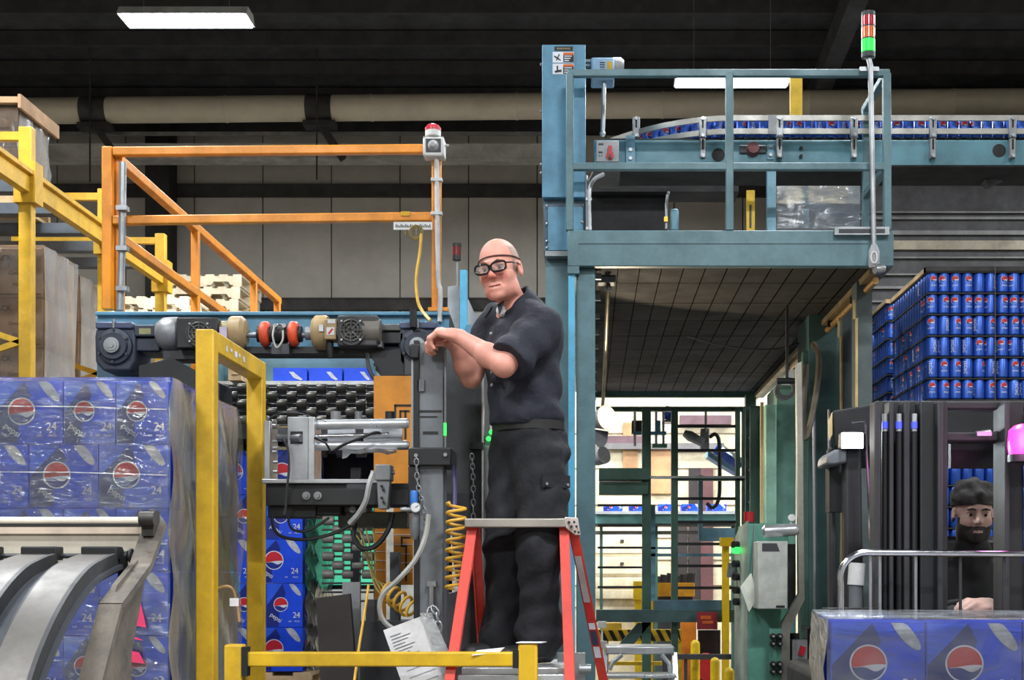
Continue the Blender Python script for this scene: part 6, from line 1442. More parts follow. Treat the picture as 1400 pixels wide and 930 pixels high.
# mast: nested channels, hoses
for px0, px1, d, m_ in ((1196, 1204, 5.2, fgrey), (1216, 1222, 5.22, fgrey), (1236, 1244, 5.24, fgrey), (1258, 1296, 5.26, fblack), (1368, 1400, 5.26, fblack), (1420, 1436, 5.22, fgrey), (1204, 1258, 5.34, fblack), (1282, 1290, 5.2, fgrey), (1374, 1381, 5.2, fgrey)):
    q = MB(); q.box(WX(px0, d), d, .05, WX(px1, d), d+.1, WZ(548, d)); q.build('mast_channel', m_, fk, bevel=.006)
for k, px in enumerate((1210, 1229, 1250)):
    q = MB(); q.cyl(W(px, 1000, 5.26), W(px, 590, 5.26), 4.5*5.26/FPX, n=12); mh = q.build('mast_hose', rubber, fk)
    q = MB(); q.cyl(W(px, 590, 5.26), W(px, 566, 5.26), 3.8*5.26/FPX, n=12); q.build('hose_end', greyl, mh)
    q = MB(); q.cyl(W(px, 586, 5.258), W(px, 577, 5.258), 4.2*5.26/FPX, n=12); q.build('blue_glint', emit('blue_glint_glow', (70, 80, 230), .8), mh)  # blue light caught on the hose tips, put in as glowing rings
q = MB(); q.fbox(1262, 590, 1436, 604, 5.3, .1); q.build('mast_crossbar', fblack, fk, bevel=.008)
q = MB(); q.fbox(1262, 548, 1436, 560, 5.3, .1); q.build('mast_crossbar', fblack, fk, bevel=.008)
q = MB(); q.cyl(W(1334, 594, 5.27), W(1354, 591, 5.27), .012, n=10); q.fbox(1336, 590, 1356, 596, 5.25, .02); q.build('crossbar_fitting', steel, fk)
q = MB(); q.fbox(1300, 604, 1372, 640, 5.5, .04); q.build('dash_hood', fblack, fk)
# load backrest
LB = 5.02
q = MB(); pts = [W(1150, 900, LB), W(1150, 800, LB)]+arc(W(1184, 791, LB), 35*LB/FPX, pi, pi/2, 8, (1,0,0), (0,0,1))+[W(1300, 757, LB), W(1470, 758, LB)]
q.tube(pts, .0125, 12); q.build('backrest_tube', chrome, fk)
for px in (1190, 1203, 1252, 1313, 1373, 1432):
    q = MB(); q.cyl(W(px, 758, LB+.01), W(px, 930, LB+.01), .006, n=8); q.build('backrest_bar', steel if px < 1260 else fgrey, fk)
q = MB(); q.fbox(1130, 832, 1200, 930, LB+.1, .1); q.build('carriage_plate', fblack, fk)
q = MB(); q.cyl(W(1172, 770, 5.3), W(1170, 800, 5.3), .032, n=14); q.build('white_reservoir', mat('reservoir', (214, 214, 210), .4), fk)
q = MB(); q.cyl(W(1170, 800, 5.3), W(1170, 832, 5.3), .026, n=14); q.build('reservoir_base', greyp, fk)
q = MB(); q.box(WX(1140, FD), 5.5, .3, WX(1460, FD), 7.4, 1.15); q.build('truck_body', fblack, fk, bevel=.04)
for x in (WX(1175, FD), WX(1430, FD)):
    for y in (5.75, 7.1):
        q = MB(); q.lathe((x-.1, y, .3), (x+.1, y, .3), [(0, .24), (.15, .3), (.85, .3), (1, .24)], 24); q.build('wheel', rubber, fk)
for px in (1160, 1442):
    q = MB(); q.box(WX(px, 6.85), 6.82, 1.1, WX(px+8, 6.85), 6.9, WZ(600, FD)); q.build('rear_pillar', fblack, fk)
# beacon
q = MB(); q.lathe(W(1398, 622, 5.15), W(1398, 580, 5.15), [(0, .05), (.3, .055), (.8, .05), (.95, .03), (1, .01)], 18); q.build('pink_beacon', emit('magenta_lamp', (255, 60, 190), 1.25), fk)
pl = bpy.data.lights.new('beacon_light', 'POINT'); pl.energy = 2.0; pl.color = (1, .25, .75); pl.shadow_soft_size = .05
po = bpy.data.objects.new('beacon_light', pl); C.objects.link(po); po.parent = fk; po.location = W(1398, 600, 5.05)-ORG[fk.name]
q = MB(); q.cyl(W(1398, 622, 5.15), W(1398, 632, 5.15), .055, n=16); q.build('beacon_base', black, fk)
# steering wheel
q = MB(); c = W(1338, 838, 5.52); q.tube(arc(c, .17, 0, 2*pi, 28, (1,0,0), (0,.8,.25))[:-1], .013, 8, closed=True); q.tube([c+Vector((0, .1, -.5)), c], .02, 8); q.build('steering_wheel', rubber, fk)
q = MB(); q.box(WX(1280, 6.4), 6.2, 1.15, WX(1400, 6.4), 6.7, 1.27); q.box(WX(1280, 6.4), 6.6, 1.2, WX(1400, 6.4), 6.75, 1.78); q.each('seat', black, fk, bevel=.03)
# load of cases on the forks
yaw = -math.radians(6.6)
c0 = W(1135, 849, 3.95)
ux = Vector((math.cos(yaw), math.sin(yaw), 0)); uy = Vector((-math.sin(yaw), math.cos(yaw), 0))
where = lambda r, i, j: 'blue 24-can case, '+nth(r+1)+' row down, '+((nth(i+1)+' from the left in front') if j == 0 else (nth(j+1)+' back on the left side'))+' of the forklift load'; grp = 'cases in the forklift load'
HR2 = .2455; zl3 = c0.z-3*HR2
for r_ in range(3):
    for i in range(4):
        for j in range(4):
            if 0 < i and 0 < j: continue
            p = c0+ux*(.2655*(i+.5))+uy*(.25*j); soda_case(p.x, p.y, c0.z-(r_+1)*HR2, .2655, .25, HR2, where(r_, i, j), grp, rz=yaw, front=(j == 0))
t = thing('wooden_pallet', 'wooden pallet on the forks under the wrapped load', 'pallet', c0+ux*.53+uy*.5-Vector((0, 0, 3*HR2+.14)))
t.rotation_euler = (0, 0, yaw)
for k in range(5): q = MB(); q.box(-.53+k*.24, -.5, .12, -.43+k*.24, .5, .14); q.build('deck_board', wood, t, origin=(0, 0, 0))
for k in range(3): q = MB(); q.box(-.53, -.5+k*.48, .0, .53, -.46+k*.48, .12); q.build('stringer', wood, t, origin=(0, 0, 0))
q = MB(); 
for k in (0.25, .75): p = c0+ux*(1.06*k); q.bar(Vector((p.x, p.y+.05, zl3-.10)), Vector((p.x+.14, 5.15, zl3-.10)), .12, .04)
q.bar((WX(1155, 5.1), 5.12, .1), (WX(1155, 5.1), 5.12, 1.4), .08, .05); q.bar((WX(1430, 5.1), 5.12, .1), (WX(1430, 5.1), 5.12, 1.4), .08, .05); q.bar((WX(1155, 5.1), 5.14, zl3-.08), (WX(1430, 5.1), 5.14, zl3-.08), .08, .1)
q.each('fork', fblack, fk)
t = thing('stretch_wrap', 'clear film around the load of cases on the forklift', 'plastic film', c0+ux*.53+uy*.5-Vector((0, 0, 3*HR2)))
ff = film('load_film', (190, 196, 204), milk=.08, gloss=.3, scale=4, bump=.35, rough=.12)
e = .01; zt4 = c0.z+.006
def sheetq(a_, b_, n1, n2, amp, nrm, m_, nm):
    q = MB(); vs_ = []; fs = []
    for i in range(n1+1):
        for j in range(n2+1):
            p = a_.lerp(b_, j/n2); p = Vector((p.x, p.y, zl3+(zt4-zl3)*i/n1))+nrm*(amp*math.sin(i*1.1+j*.8)+amp*.5*random.random()); vs_.append(p)
    for i in range(n1):
        for j in range(n2): k_ = i*(n2+1)+j; fs.append((k_, k_+1, k_+n2+2, k_+n2+1))
    q.add(vs_, fs); q.build(nm, m_, t)
sheetq(c0-ux*e-uy*e, c0+ux*1.08-uy*e, 16, 20, .002, -uy, ff, 'film_front')
sheetq(c0-ux*e-uy*e, c0-ux*e+uy*1.02, 16, 16, .007, -ux, film('load_film_side', (214, 212, 200), milk=.6, gloss=.4, scale=8, bump=.8), 'film_side')
q = MB(); q.poly([c0-ux*e-uy*e+Vector((0, 0, .006)), c0+ux*1.08-uy*e+Vector((0, 0, .006)), c0+ux*1.08+uy*1.02+Vector((0, 0, .006)), c0-ux*e+uy*1.02+Vector((0, 0, .006))]); q.build('film_top', film('load_film_top', (226, 232, 240), milk=.4, gloss=.5, scale=6, bump=.5), t)
# ================================================================ people
class Field:
    def __init__(s, lo, hi, h):
        s.lo = np.array(lo, np.float32); s.h = h; n = np.ceil((np.array(hi)-np.array(lo))/h).astype(int)+1
        s.n = n; s.D = np.full(n, .2, np.float32)
        s.ax = [s.lo[i]+h*np.arange(n[i], dtype=np.float32) for i in range(3)]
    def win(s, lo, hi):
        a = np.clip(np.floor((np.array(lo)-s.lo)/s.h).astype(int), 0, s.n); b = np.clip(np.ceil((np.array(hi)-s.lo)/s.h).astype(int)+1, 0, s.n)
        sl = tuple(slice(a[i], b[i]) for i in range(3))
        return sl, s.ax[0][sl[0]][:, None, None], s.ax[1][sl[1]][None, :, None], s.ax[2][sl[2]][None, None, :]
    def _mix(s, sl, d, k, sub=False):
        A = s.D[sl]
        if sub:
            d = -d; h = np.clip(.5-.5*(A-d)/k, 0, 1); s.D[sl] = A*(1-h)+d*h+k*h*(1-h)
        else:
            h = np.clip(.5+.5*(A-d)/k, 0, 1); s.D[sl] = A*(1-h)+d*h-k*h*(1-h)
    def cone(s, p0, p1, r0, r1, k=.02, cut=None, sub=False):
        p0 = Vector(p0); p1 = Vector(p1); m = max(r0, r1)+k+2*s.h
        sl, X, Y, Z = s.win([min(p0[i], p1[i])-m for i in range(3)], [max(p0[i], p1[i])+m for i in range(3)])
        if 0 in s.D[sl].shape: return
        d = p1-p0; L2 = max(d.length_squared, 1e-9)
        t = np.clip(((X-p0.x)*d.x+(Y-p0.y)*d.y+(Z-p0.z)*d.z)/L2, 0, 1)
        D = np.sqrt((X-p0.x-d.x*t)**2+(Y-p0.y-d.y*t)**2+(Z-p0.z-d.z*t)**2)-(r0+(r1-r0)*t)
        if cut is not None:
            c, n_ = cut; D = np.maximum(D, (X-c.x)*n_.x+(Y-c.y)*n_.y+(Z-c.z)*n_.z)
        s._mix(sl, D, k, sub)
    def ell(s, c, r, axes=None, k=.02, sub=False):
        c = Vector(c); ax = axes or (Vector((1,0,0)), Vector((0,1,0)), Vector((0,0,1))); m = max(r)+k+2*s.h
        sl, X, Y, Z = s.win([c[i]-m for i in range(3)], [c[i]+m for i in range(3)])
        if 0 in s.D[sl].shape: return
        k0 = 0; k1 = 0
        for a, rr in zip(ax, r):
            q_ = ((X-c.x)*a.x+(Y-c.y)*a.y+(Z-c.z)*a.z)/rr; k0 = k0+q_*q_; k1 = k1+(q_/rr)**2
        k0 = np.sqrt(k0); k1 = np.sqrt(k1)
        s._mix(sl, k0*(k0-1)/np.maximum(k1, 1e-6), k, sub)
    def plane(s, c, n_):                                 # keep the side where (p-c).n < 0
        X, Y, Z = s.ax[0][:, None, None], s.ax[1][None, :, None], s.ax[2][None, None, :]
        s.D = np.maximum(s.D, (X-c[0])*n_[0]+(Y-c[1])*n_[1]+(Z-c[2])*n_[2])
    def ripple(s, amp, fx, fy, fz, ph=0):
        X, Y, Z = s.ax[0][:, None, None], s.ax[1][None, :, None], s.ax[2][None, None, :]
        s.D += (amp*np.sin(fx*X+fy*Y+fz*Z+ph+1.5*np.sin(X*13+Z*9+ph))).astype(np.float32)
    def mesh(s):
        F = s.D; S = F < 0; nx, ny, nz = F.shape
        cnt = np.zeros((nx-1, ny-1, nz-1), np.uint8); off = [(i, j, k) for i in (0, 1) for j in (0, 1) for k in (0, 1)]
        for i, j, k in off: cnt += S[i:nx-1+i, j:ny-1+j, k:nz-1+k]
        cells = np.argwhere((cnt > 0) & (cnt < 8))
        idx = np.full((nx-1, ny-1, nz-1), -1, np.int32); idx[tuple(cells.T)] = np.arange(len(cells))
        val = {o: F[cells[:, 0]+o[0], cells[:, 1]+o[1], cells[:, 2]+o[2]] for o in off}
        P = np.zeros((len(cells), 3)); N = np.zeros(len(cells))
        for a in off:
            for ax in range(3):
                if a[ax]: continue
                b = list(a); b[ax] = 1; b = tuple(b); va, vb = val[a], val[b]; x = (va < 0) != (vb < 0)
                t = np.where(x, va/np.where(x, va-vb, 1), 0)
                for q_ in range(3): P[:, q_] += np.where(x, a[q_]+(t if q_ == ax else 0), 0)
                N += x
        V = (P/N[:, None]+cells)*s.h+s.lo
        faces = []
        for ax in range(3):
            u, v = (ax+1) % 3, (ax+2) % 3
            sa = [slice(None)]*3; sb = [slice(None)]*3; sa[ax] = slice(0, -1); sb[ax] = slice(1, None)
            A, B = S[tuple(sa)], S[tuple(sb)]; e = np.argwhere(A != B)
            ok = (e[:, u] > 0) & (e[:, v] > 0) & (e[:, u] < F.shape[u]-1) & (e[:, v] < F.shape[v]-1); e = e[ok]
            sgn = A[tuple(e.T)]
            def ci(du, dv):
                c = e.copy(); c[:, u] += du; c[:, v] += dv; return idx[tuple(c.T)]
            q_ = np.stack([ci(-1, -1), ci(0, -1), ci(0, 0), ci(-1, 0)], 1)
            q_[~sgn] = q_[~sgn][:, ::-1]; faces.append(q_)
        return V, np.concatenate(faces)
    def build(s, name, mats, parent=None, origin=(0,0,0), pick=None, smooth_it=1):
        V, Q = s.mesh(); o_ = np.array(origin)
        if smooth_it:                                    # light Laplacian pass
            for _ in range(smooth_it):
                acc = np.zeros_like(V); n = np.zeros(len(V))
                for a, b in ((0, 1), (1, 2), (2, 3), (3, 0)):
                    np.add.at(acc, Q[:, a], V[Q[:, b]]); np.add.at(acc, Q[:, b], V[Q[:, a]]); np.add.at(n, Q[:, a], 1); np.add.at(n, Q[:, b], 1)
                V = V*.5+.5*acc/n[:, None]
        me = bpy.data.meshes.new(name); me.from_pydata((V-o_).tolist(), [], Q.tolist())
        for m in (mats if isinstance(mats, (list, tuple)) else [mats]): me.materials.append(m)
        if pick is not None:
            cen = V[Q].mean(1); me.polygons.foreach_set('material_index', pick(cen).astype(np.int32))
        me.polygons.foreach_set('use_smooth', [True]*len(me.polygons)); me.update()
        o = bpy.data.objects.new(name, me); C.objects.link(o)
        if parent: o.parent = parent
        else: o.location = origin
        ORG[o.name] = Vector(origin)
        return o
def frame(f, u=(0,0,1)):
    f = Vector(f).normalized(); u = Vector(u); l = u.cross(f).normalized(); u = f.cross(l).normalized(); return l, f, u
def head(S, c, A, sc=1.0, beard=False):
    l, f, u = A
    P = lambda x, y, z: c+(l*x+f*y+u*z)*sc
    R = lambda *r: tuple(x*sc for x in r)
    S.ell(P(0, -.018, .036), R(.077, .098, .090), A, .02)
    S.ell(P(0, .030, -.035), R(.062, .062, .082), A, .03)
    S.ell(P(0, .030, -.078), R(.050, .056, .042), A, .025)
    S.ell(P(0, .074, -.104), R(.022, .018, .018), A, .02)
    for x in (-1, 1):
        S.ell(P(x*.040, .058, -.030), R(.022, .022, .022), A, .025)
        S.ell(P(x*.052, .0, -.075), R(.014, .03, .03), A, .03)
        S.ell(P(x*.031, .104, -.002), R(.018, .016, .012), A, .012, sub=True)
    S.ell(P(0, .086, .022), R(.048, .012, .010), A, .016)
    for x in (-1, 1):
        S.ell(P(x*.031, .078, .010), R(.017, .0125, .0075), A, .004); S.ell(P(x*.031, .076, -.0125), R(.016, .012, .0055), A, .004)
    S.cone(P(0, .088, .008), P(0, .112, -.030), .008*sc, .0125*sc, .012)
    for x in (-1, 1): S.ell(P(x*.012, .099, -.034), R(.009, .010, .008), A, .008)
    S.ell(P(0, .086, -.0655), R(.027, .011, .007), A, .010)
    S.ell(P(0, .084, -.080), R(.023, .011, .009), A, .010)
    S.ell(P(0, .100, -.0725), R(.028, .009, .0022), A, .004, sub=True)
    for x in (-1, 1): S.cone(P(x*.018, .098, -.036), P(x*.034, .082, -.068), .003*sc, .003*sc, .008, sub=True)
    for x in (-1, 1):
        ax = (l*.35*x+f*-.05, f, u); ax = (Vector(ax[0]), f, u)
        S.ell(P(x*.082, -.012, -.006), R(.009, .019, .033), A, .008)
        S.ell(P(x*.090, -.006, -.002), R(.005, .010, .018), A, .005, sub=True)
def hand(S, wrist, d, n_, side, curl, sc=1.0, spread=.1):
    d = Vector(d).normalized(); n_ = Vector(n_); n_ = (n_-d*n_.dot(d)).normalized(); side = Vector(side); side = (side-d*side.dot(d)-n_*side.dot(n_)).normalized()
    S.cone(wrist, wrist+d*.03*sc, .026*sc, .028*sc, .015)
    S.ell(wrist+d*.055*sc, (.042*sc, .050*sc, .019*sc), (side, d, n_), .015)
    lens = ((.045, .027, .022), (.049, .030, .023), (.046, .028, .022), (.036, .022, .019))
    for i in range(4):
        b = wrist+d*(.092-.006*abs(i-1.2))*sc+side*(.031-.021*i)*sc+n_*.002; ang = 0.15
        dd = (d+side*spread*(1.2-i)*.5).normalized()
        S.cone(wrist+d*.05*sc+side*(.024-.016*i)*sc, b, .012*sc, .0115*sc, .008)
        for j in range(3):
            ang += curl*(.9, 1.1, .8)[j]
            v = dd*math.cos(ang)-n_*math.sin(ang); e = b+v*lens[i][j]*sc
            S.cone(b, e, (.0108, .0100, .0090)[j]*sc, (.0100, .0090, .0078)[j]*sc, .004); b = e
    b = wrist+d*.028*sc+side*.03*sc-n_*.006; v = (d*.62+side*.62-n_*.35).normalized(); e = b+v*.045*sc
    S.cone(wrist+d*.02*sc+side*.012*sc, b, .018*sc, .015*sc, .012); S.cone(b, e, .0145*sc, .0115*sc, .006)
    v2 = (d*.9+side*.05-n_*.4).normalized(); S.cone(e, e+v2*.03*sc, .011*sc, .009*sc, .004)
def skin(name, rgb, red=(205, 104, 92)):
    m = mat(name, rgb, .55, var=.10, scale=18, wear=None, spec=.4, grime=.06)
    b = m.node_tree.nodes['Principled BSDF']; b.inputs['Subsurface Weight'].default_value = .12; b.inputs['Subsurface Radius'].default_value = (.02, .008, .005); b.inputs['Subsurface Scale'].default_value = .3
    return m
skA = skin('skin_ruddy', (216, 150, 132)); lipA = mat('lip', (140, 76, 68), .5); stub = mat('grey_stubble', (168, 136, 120), .6, var=.12, scale=60); flush = skin('skin_flush', (208, 128, 112))
navy_cloth = mat('navy_work_cloth', (36, 38, 50), .8, var=.22, scale=9, bump=.55, bscale=17); trouser_c = mat('charcoal_cloth', (30, 30, 35), .85, var=.25, scale=8, bump=.6, bscale=15)
MD = 5.7
f_ = Vector((-.82, -.57, 0)).normalized(); l_ = Vector((-f_.y, f_.x, 0)); l_ = Vector((0,0,1)).cross(f_); u_ = Vector((0,0,1)); BA = (l_, f_, u_)
J = lambda px, py, dy=0.0: W(px, py, MD+dy)
neckb = J(706, 416, .0); chest = J(715, 486); belly = J(717, 540); hips = J(722, 600)
Lsh, Lel, Lwr = J(741, 449, -.15), J(689, 500, -.30), J(629, 461, -.12)
Rsh, Rel, Rwr = J(679, 443, .14), J(644, 516, .10), J(622, 470, .0)
Lhip, Lkn, Lan = J(738, 625, -.07), J(737, 755, -.12), J(737, 880, -.05)
Rhip, Rkn, Ran = J(706, 622, .08), J(692, 752, .03), J(688, 880, .10)
HA = frame((-.27, -.95, -.10), (-.15, 0, 1)); HC = J(683, 370, -.06)
lo = (WX(578, 5.6), 5.25, 1.2); hi = (WX(795, 5.8), 6.05, WZ(318, 5.65))
zfoot = 1.236
def legs(S, g, k=.03):
    for hp_, kn, an in ((Lhip, Lkn, Lan), (Rhip, Rkn, Ran)):
        S.cone(hp_, kn, .085+g, .062+g, k); S.cone(kn, an, .060+g*1.15, .042+g*1.35, k)
S = Field(lo, hi, .0037)
head(S, HC, HA, 1.03)
S.cone(HC+HA[2]*-.06-HA[1]*.035, neckb+Vector((0, 0, -.03)), .052, .060, .022)
S.ell(chest, (.165, .105, .17), BA, .04); S.ell(belly, (.145, .105, .16), BA, .04); S.ell(hips, (.15, .11, .12), BA, .04)
S.cone(neckb+Vector((0, 0, -.03)), Lsh, .05, .052, .03); S.cone(neckb+Vector((0, 0, -.03)), Rsh, .05, .052, .03)
for sh, el, wr in ((Lsh, Lel, Lwr), (Rsh, Rel, Rwr)):
    S.cone(sh, el, .052, .044, .02); S.cone(el, el.lerp(wr, .35), .043, .046, .02); S.cone(el.lerp(wr, .35), wr, .046, .029, .02)
hand(S, Rwr, (-.85, -.25, .22), (-.1, -.1, 1), (.3, -.9, 0), .95, .98)
hand(S, Lwr, (-.96, .12, .26), (.2, -.35, .9), (.1, .9, .3), .80, 1.04, .05)
legs(S, -.01); 
for an in (Lan, Ran): S.cone(an, an+f_*.12+Vector((0, 0, -.05)), .04, .03, .02)
def pickA(c):
    rel = c-np.array(HC); x = rel@np.array(HA[0]); y = rel@np.array(HA[1]); z = rel@np.array(HA[2])
    m = np.zeros(len(c), int)
    hd = z > -.16
    m[hd & (y < .03+.0*z) & (z > -.02) & (z < .085) & (abs(x) > .048) & ~((abs(x) > .074) & (abs(y+.012) < .03) & (z < .03))] = 2
    m[hd & (y < -.03) & (z > -.07) & (z < .09)] = 2
    m[(abs(z+.0725-.25*np.maximum(0, abs(x)-.012)) < .0032) & (abs(x) < .025) & (y > .07)] = 1
    m[(y > .05) & (z < -.012) & (z > -.05) & (abs(x) > .018) & (abs(x) < .055)] = 3
    m[(y > .095) & (z < -.012) & (z > -.045) & (abs(x) < .018)] = 3
    return m
man = S.build('person', [skA, lipA, stub, flush], None, (WX(715, MD), MD, zfoot), pickA)
tag(man, 'bald man in safety glasses and navy work clothes leaning on the mast', 'person')
def OP(name, q, m_): return q.build(name, m_, man)
# shirt
S = Field(lo, hi, .0055); g = .018
S.ell(chest, (.182, .138, .18), BA, .05); S.ell(belly, (.172, .14, .17), BA, .05); S.ell(J(718, 574), (.178, .142, .085), BA, .05)
S.ell(chest-f_*.045+Vector((0, 0, .05)), (.17, .10, .13), BA, .05)
S.cone(neckb+Vector((0, 0, -.04))-f_*.03, Lsh, .074, .078, .05); S.cone(neckb+Vector((0, 0, -.04))-f_*.03, Rsh, .07, .07, .05)
for sh, el, t_, r1 in ((Lsh, Lel, .90, .088), (Rsh, Rel, .72, .074)):
    e = sh.lerp(el, t_); S.cone(sh, sh.lerp(el, 1.15), .082, r1, .03, cut=(e, (el-sh).normalized()))
S.ripple(.0050, 22, 14, 30, 0); S.ripple(.0030, -35, 20, 44, 1.3); S.ripple(.0022, 55, -30, 20, 2.3)
S.plane((0, 0, WZ(590, MD)), (-.06, 0, -1))
shirt = S.build('shirt', navy_cloth, man, man.location)
# collar: a standing band open at the front
S = Field((neckb.x-.16, neckb.y-.16, neckb.z-.12), (neckb.x+.16, neckb.y+.16, neckb.z+.12), .0045)
nd_ = (HC+HA[2]*-.06-HA[1]*.035-neckb).normalized()
S.cone(neckb-nd_*.06, neckb+nd_*.06, .100, .074, .004, cut=(neckb+nd_*.030-f_*.01, (nd_+f_*.35).normalized()))
S.cone(neckb-nd_*.09, neckb+nd_*.09, .082, .063, .004, sub=True)
S.cone(neckb+f_*.085+nd_*.05, neckb+f_*.095-nd_*.06, .034, .012, .004, sub=True)
S.build('collar', navy_cloth, man, man.location)
q = MB()
for sx in (1, -1):
    b0 = neckb+f_*.098+l_*(sx*.022)+Vector((0, 0, -.018)); b1 = neckb+f_*.088+l_*(sx*.052)+Vector((0, 0, -.006 if sx > 0 else -.03)); b2 = neckb+f_*.112+l_*(sx*.055)+Vector((0, 0, -.062))
    q.prism([b0, b2, b1], (f_*.006+Vector((0, 0, .002))))
q.each('collar_leaf', navy_cloth, man)
q = MB()
for k in range(5):
    c = chest+f_*(.150-.001*k)+Vector((0, 0, .075-.052*k)); q.cyl(c, c+f_*.006, .006, n=10)
q.each('button', mat('button_grey', (150, 152, 160), .4), man)
q = MB(); c = neckb+f_*.070+Vector((0, 0, -.035)); q.sphere(c, .024, 12, sc=(1, 1, 1.1)); OP('undershirt', q, mat('white_cotton', (222, 222, 220), .8))
# trousers
S = Field((lo[0], lo[1], 1.2), (hi[0], hi[1], WZ(570, MD)), .0058)
S.ell(hips+Vector((0, 0, .01)), (.172, .128, .11), BA, .04); S.ell(hips+Vector((0, 0, -.06))-f_*.035, (.165, .125, .11), BA, .04)
legs(S, .026, .035)
for kn, an in ((Lkn, Lan), (Rkn, Ran)): S.ell(an+Vector((0, 0, .05)), (.085, .095, .10), BA, .05)
S.ell(Lhip+l_*.085+Vector((0, 0, -.16)), (.03, .075, .085), BA, .03)
S.ripple(.0042, 26, 18, 14, .4); S.ripple(.0038, -30, 14, 58, 2.0); S.ripple(.003, 60, 40, -20, 1.0)
S.plane((0, 0, zfoot+.03), (0, 0, -1))
S.build('trousers', trouser_c, man, man.location)
q = MB(); n = 40
pts = [hips+Vector((0, 0, .045))+l_*(.178*math.cos(2*pi*k/n))+f_*(.136*math.sin(2*pi*k/n)) for k in range(n)]
vs_ = []; fs = []
for p in pts: vs_ += [p+Vector((0, 0, -.018)), p+Vector((0, 0, .018))]
for k in range(n): k2 = (k+1) % n; fs.append((2*k, 2*k2, 2*k2+1, 2*k+1))
q.add(vs_, fs); OP('belt', q, mat('belt_leather', (30, 28, 27), .5))
q = MB(); c = Lhip+l_*.118+Vector((0, 0, -.105)); q.cbox(c, (.012, .13, .05), Matrix((l_, f_, u_)).transposed()); OP('pocket_flap', q, trouser_c)
q = MB()
for dx in (-.05, .05): cc = c+f_*dx+l_*.009+Vector((0, 0, -.012)); q.cyl(cc, cc+l_*.004, .006, n=8)
q.each('pocket_snap', steel, man)
for an in (Lan, Ran):
    S = Field((an.x-.28, an.y-.28, zfoot-.002), (an.x+.2, an.y+.2, zfoot+.16), .006)
    S.cone(Vector((an.x, an.y, zfoot+.045))-f_*.03, Vector((an.x, an.y, zfoot+.035))+f_*.15, .046, .042, .02); S.cone(Vector((an.x, an.y, zfoot+.06)), Vector((an.x, an.y, zfoot+.12)), .05, .05, .03)
    S.plane((0, 0, zfoot+.003), (0, 0, -1)); S.build('work_boot', mat('boot_black', (26, 25, 25), .5), man, man.location)
# face details
HP = lambda x, y, z: HC+(HA[0]*x+HA[1]*y+HA[2]*z)*1.03
q = MB()
for x in (-1, 1): q.sphere(HP(x*.031, .0755, -.003), .0125, 12)
q.each('eye', mat('eye_white', (176, 160, 152), .3), man)
q = MB()
for x in (-1, 1): p = HP(x*.031, .0868, -.003); q.cyl(p, p+HA[1]*.0022, .0062, n=12)
q.each('iris', mat('iris_dark', (40, 40, 44), .2), man)
q = MB()
for x in (-1, 1): q.tube([HP(x*.014, .097, .022), HP(x*.030, .0985, .027), HP(x*.046, .088, .022)], [.002, .003, .002], 6)
q.each('eyebrow', mat('brow_hair', (150, 112, 92), .7), man)
gl_ = mat('glasses_black', (18, 18, 20), .25)
def lensloop(x, n=22): return [HP(x*(.034)+.030*math.copysign(abs(math.cos(2*pi*k/n))**.75, math.cos(2*pi*k/n)), .112-.16*abs(.034+.029*math.cos(2*pi*k/n)*x)**1.3, -.002+.0185*math.copysign(abs(math.sin(2*pi*k/n))**.6, math.sin(2*pi*k/n))+.05*x*(.034*x+.029*math.cos(2*pi*k/n)-.034*x)) for k in range(n)]
q = MB()
for x in (-1, 1): q.tube(lensloop(x), .0042, 6, closed=True)
q.tube([HP(-.008, .114, .004), HP(0, .116, .006), HP(.008, .114, .004)], .0034, 6)
for x in (-1, 1): q.tube([HP(x*.060, .101, .008), HP(x*.076, .07, .010), HP(x*.084, .02, .010), HP(x*.084, -.02, .006)], .0032, 6)
gsx = OP('safety_glasses', q, gl_)
lensf = film('lens_film', (150, 146, 144), milk=.28, gloss=.6, scale=2, bump=0.0, rough=.03)
for x in (-1, 1): q = MB(); q.poly(lensloop(x)); q.build('lens', lensf, gsx)
q = MB(); pts = []
for k in range(25):
    a_ = -1.75+3.5*k/24; pts.append(HP(.0805*math.sin(a_), -.018+.1035*math.cos(a_), .046-.016*(abs(a_)/1.75)**2-.018*a_/1.75*0))
q.tube(pts, .0028, 6); OP('glasses_strap', q, mat('strap_brown', (74, 48, 44), .6))
# ---------------------------------------------------------------- forklift driver
DD = 5.78
DC_ = W(1331, 703, DD); DA = frame((-.05, -1, -.06), (.02, 0, 1))
S = Field((WX(1230, DD), 5.3, 1.05), (WX(1430, DD), 6.15, WZ(640, DD)), .0055)
head(S, DC_, DA, .98)
nb = DC_+Vector((0, .04, -.19))
S.cone(DC_+Vector((0, .03, -.06)), nb, .055, .06, .03)
S.ell(nb+Vector((0, .03, -.22)), (.17, .11, .22), None, .04); S.ell(nb+Vector((0, .05, -.5)), (.17, .13, .16), None, .04)
dLs, dRs = nb+Vector((.19, .02, -.08)), nb+Vector((-.19, .02, -.08))
dLe, dRe = nb+Vector((.25, -.1, -.33)), nb+Vector((-.25, -.1, -.33))
dLw = W(1352, 828, 5.52); dRw = W(1322, 832, 5.5)
for sh, el, wr in ((dLs, dLe, dLw), (dRs, dRe, dRw)):
    S.cone(sh, el, .05, .042, .02); S.cone(el, wr, .042, .028, .02); S.cone(nb+Vector((0, .02, -.05)), sh, .05, .05, .03)
hand(S, dLw, (-.85, -.3, .1), (0, -.3, 1), (0, -1, 0), .5); hand(S, dRw, (.8, -.3, .05), (0, -.3, 1), (0, -1, 0), .7)
for sx in (-1, 1):
    S.cone(nb+Vector((sx*.09, .05, -.58)), nb+Vector((sx*.12, -.3, -.6)), .075, .06, .03)
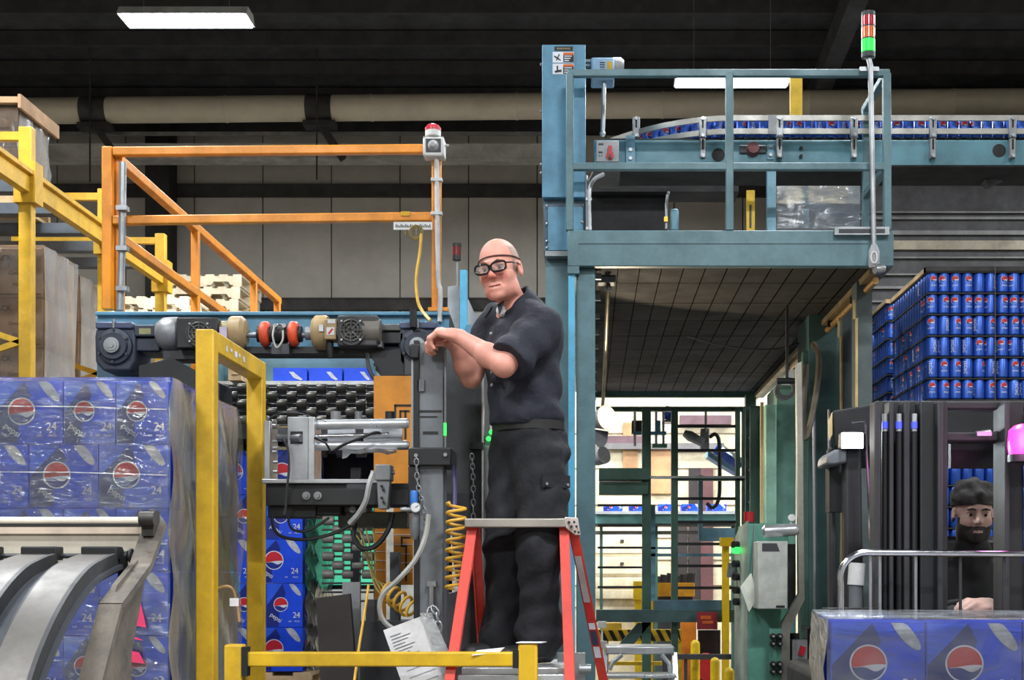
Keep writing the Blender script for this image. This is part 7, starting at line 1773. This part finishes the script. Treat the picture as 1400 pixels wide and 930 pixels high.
def pickD(c):
    rel = c-np.array(DC_); x = rel@np.array(DA[0]); y = rel@np.array(DA[1]); z = rel@np.array(DA[2]); m = np.zeros(len(c), int)
    m[(z < -.052-.1*np.maximum(0, .035-abs(x))*0+.35*np.maximum(0, abs(x)-.035)) & (z > -.14) & (y > -.01) & ~((abs(z+.0725) < .006) & (abs(x) < .02))] = 1
    m[(z < -.05) & (z > -.062) & (abs(x) < .03) & (y > .07)] = 1
    m[(z < -.015) & (z > -.14) & (abs(x) > .058) & (y > -.01) & (y < .045)] = 1
    return m
drv = S.build('person', [skin('skin_driver', (176, 142, 130)), mat('dark_beard', (44, 36, 32), .8, var=.3, scale=80)], None, (DC_.x, DD, 1.05), pickD)
tag(drv, 'bearded forklift driver in dark knit cap and black jacket behind the mast', 'person')
S = Field((WX(1225, DD), 5.35, 1.05), (WX(1440, DD), 6.2, DC_.z-.08), .007)
S.ell(nb+Vector((0, .03, -.24)), (.20, .135, .22), None, .05); S.ell(nb+Vector((0, .05, -.5)), (.19, .15, .18), None, .05)
for sh, el, wr in ((dLs, dLe, dLw), (dRs, dRe, dRw)):
    S.cone(nb+Vector((0, .02, -.06)), sh, .065, .07, .04); S.cone(sh, el, .07, .06, .03); S.cone(el, el.lerp(wr, .75), .058, .045, .03)
S.cone(nb+Vector((0, 0, -.03)), nb+Vector((0, -.01, .04)), .08, .08, .02)
S.ripple(.004, 20, 10, 30, 1)
S.build('jacket', mat('black_jacket', (26, 26, 28), .8, var=.2, scale=9), drv, drv.location)
S = Field((DC_.x-.13, DC_.y-.16, DC_.z+.015), (DC_.x+.13, DC_.y+.16, DC_.z+.18), .005)
S.ell(DC_+Vector((0, .02, .05)), (.092, .108, .098), None, .02)
for k in range(26):
    a_ = random.uniform(0, 2*pi); e_ = random.uniform(.0, 1.3); S.ell(DC_+Vector((.088*math.cos(a_)*math.cos(e_), .02+.1*math.sin(a_)*math.cos(e_), .055+.09*math.sin(e_))), (.02, .02, .018), None, .015)
S.ripple(.003, 60, 0, 40, 0); S.plane((0, 0, DC_.z+.034), (0, .0, -1))
S.build('knit_cap', mat('cap_black', (48, 46, 44), .9, var=.3, scale=40), drv, drv.location)
DP_ = lambda x, y, z: DC_+(DA[0]*x+DA[1]*y+DA[2]*z)*.98
q = MB()
for x in (-1, 1): q.sphere(DP_(x*.031, .075, -.003), .012, 12)
q.each('eye', mat('eye_white', (176, 160, 152), .3), drv)
q = MB()
for x in (-1, 1): p = DP_(x*.031, .0858, -.003); q.cyl(p, p+DA[1]*.003, .0068, n=12)
q.each('iris', mat('iris_dark', (40, 40, 44), .2), drv)
q = MB()
for x in (-1, 1): q.tube([DP_(x*.012, .099, .018), DP_(x*.030, .102, .023), DP_(x*.048, .092, .018)], [.003, .005, .003], 6)
q.each('eyebrow', mat('dark_beard', (44, 36, 32), .8), drv)
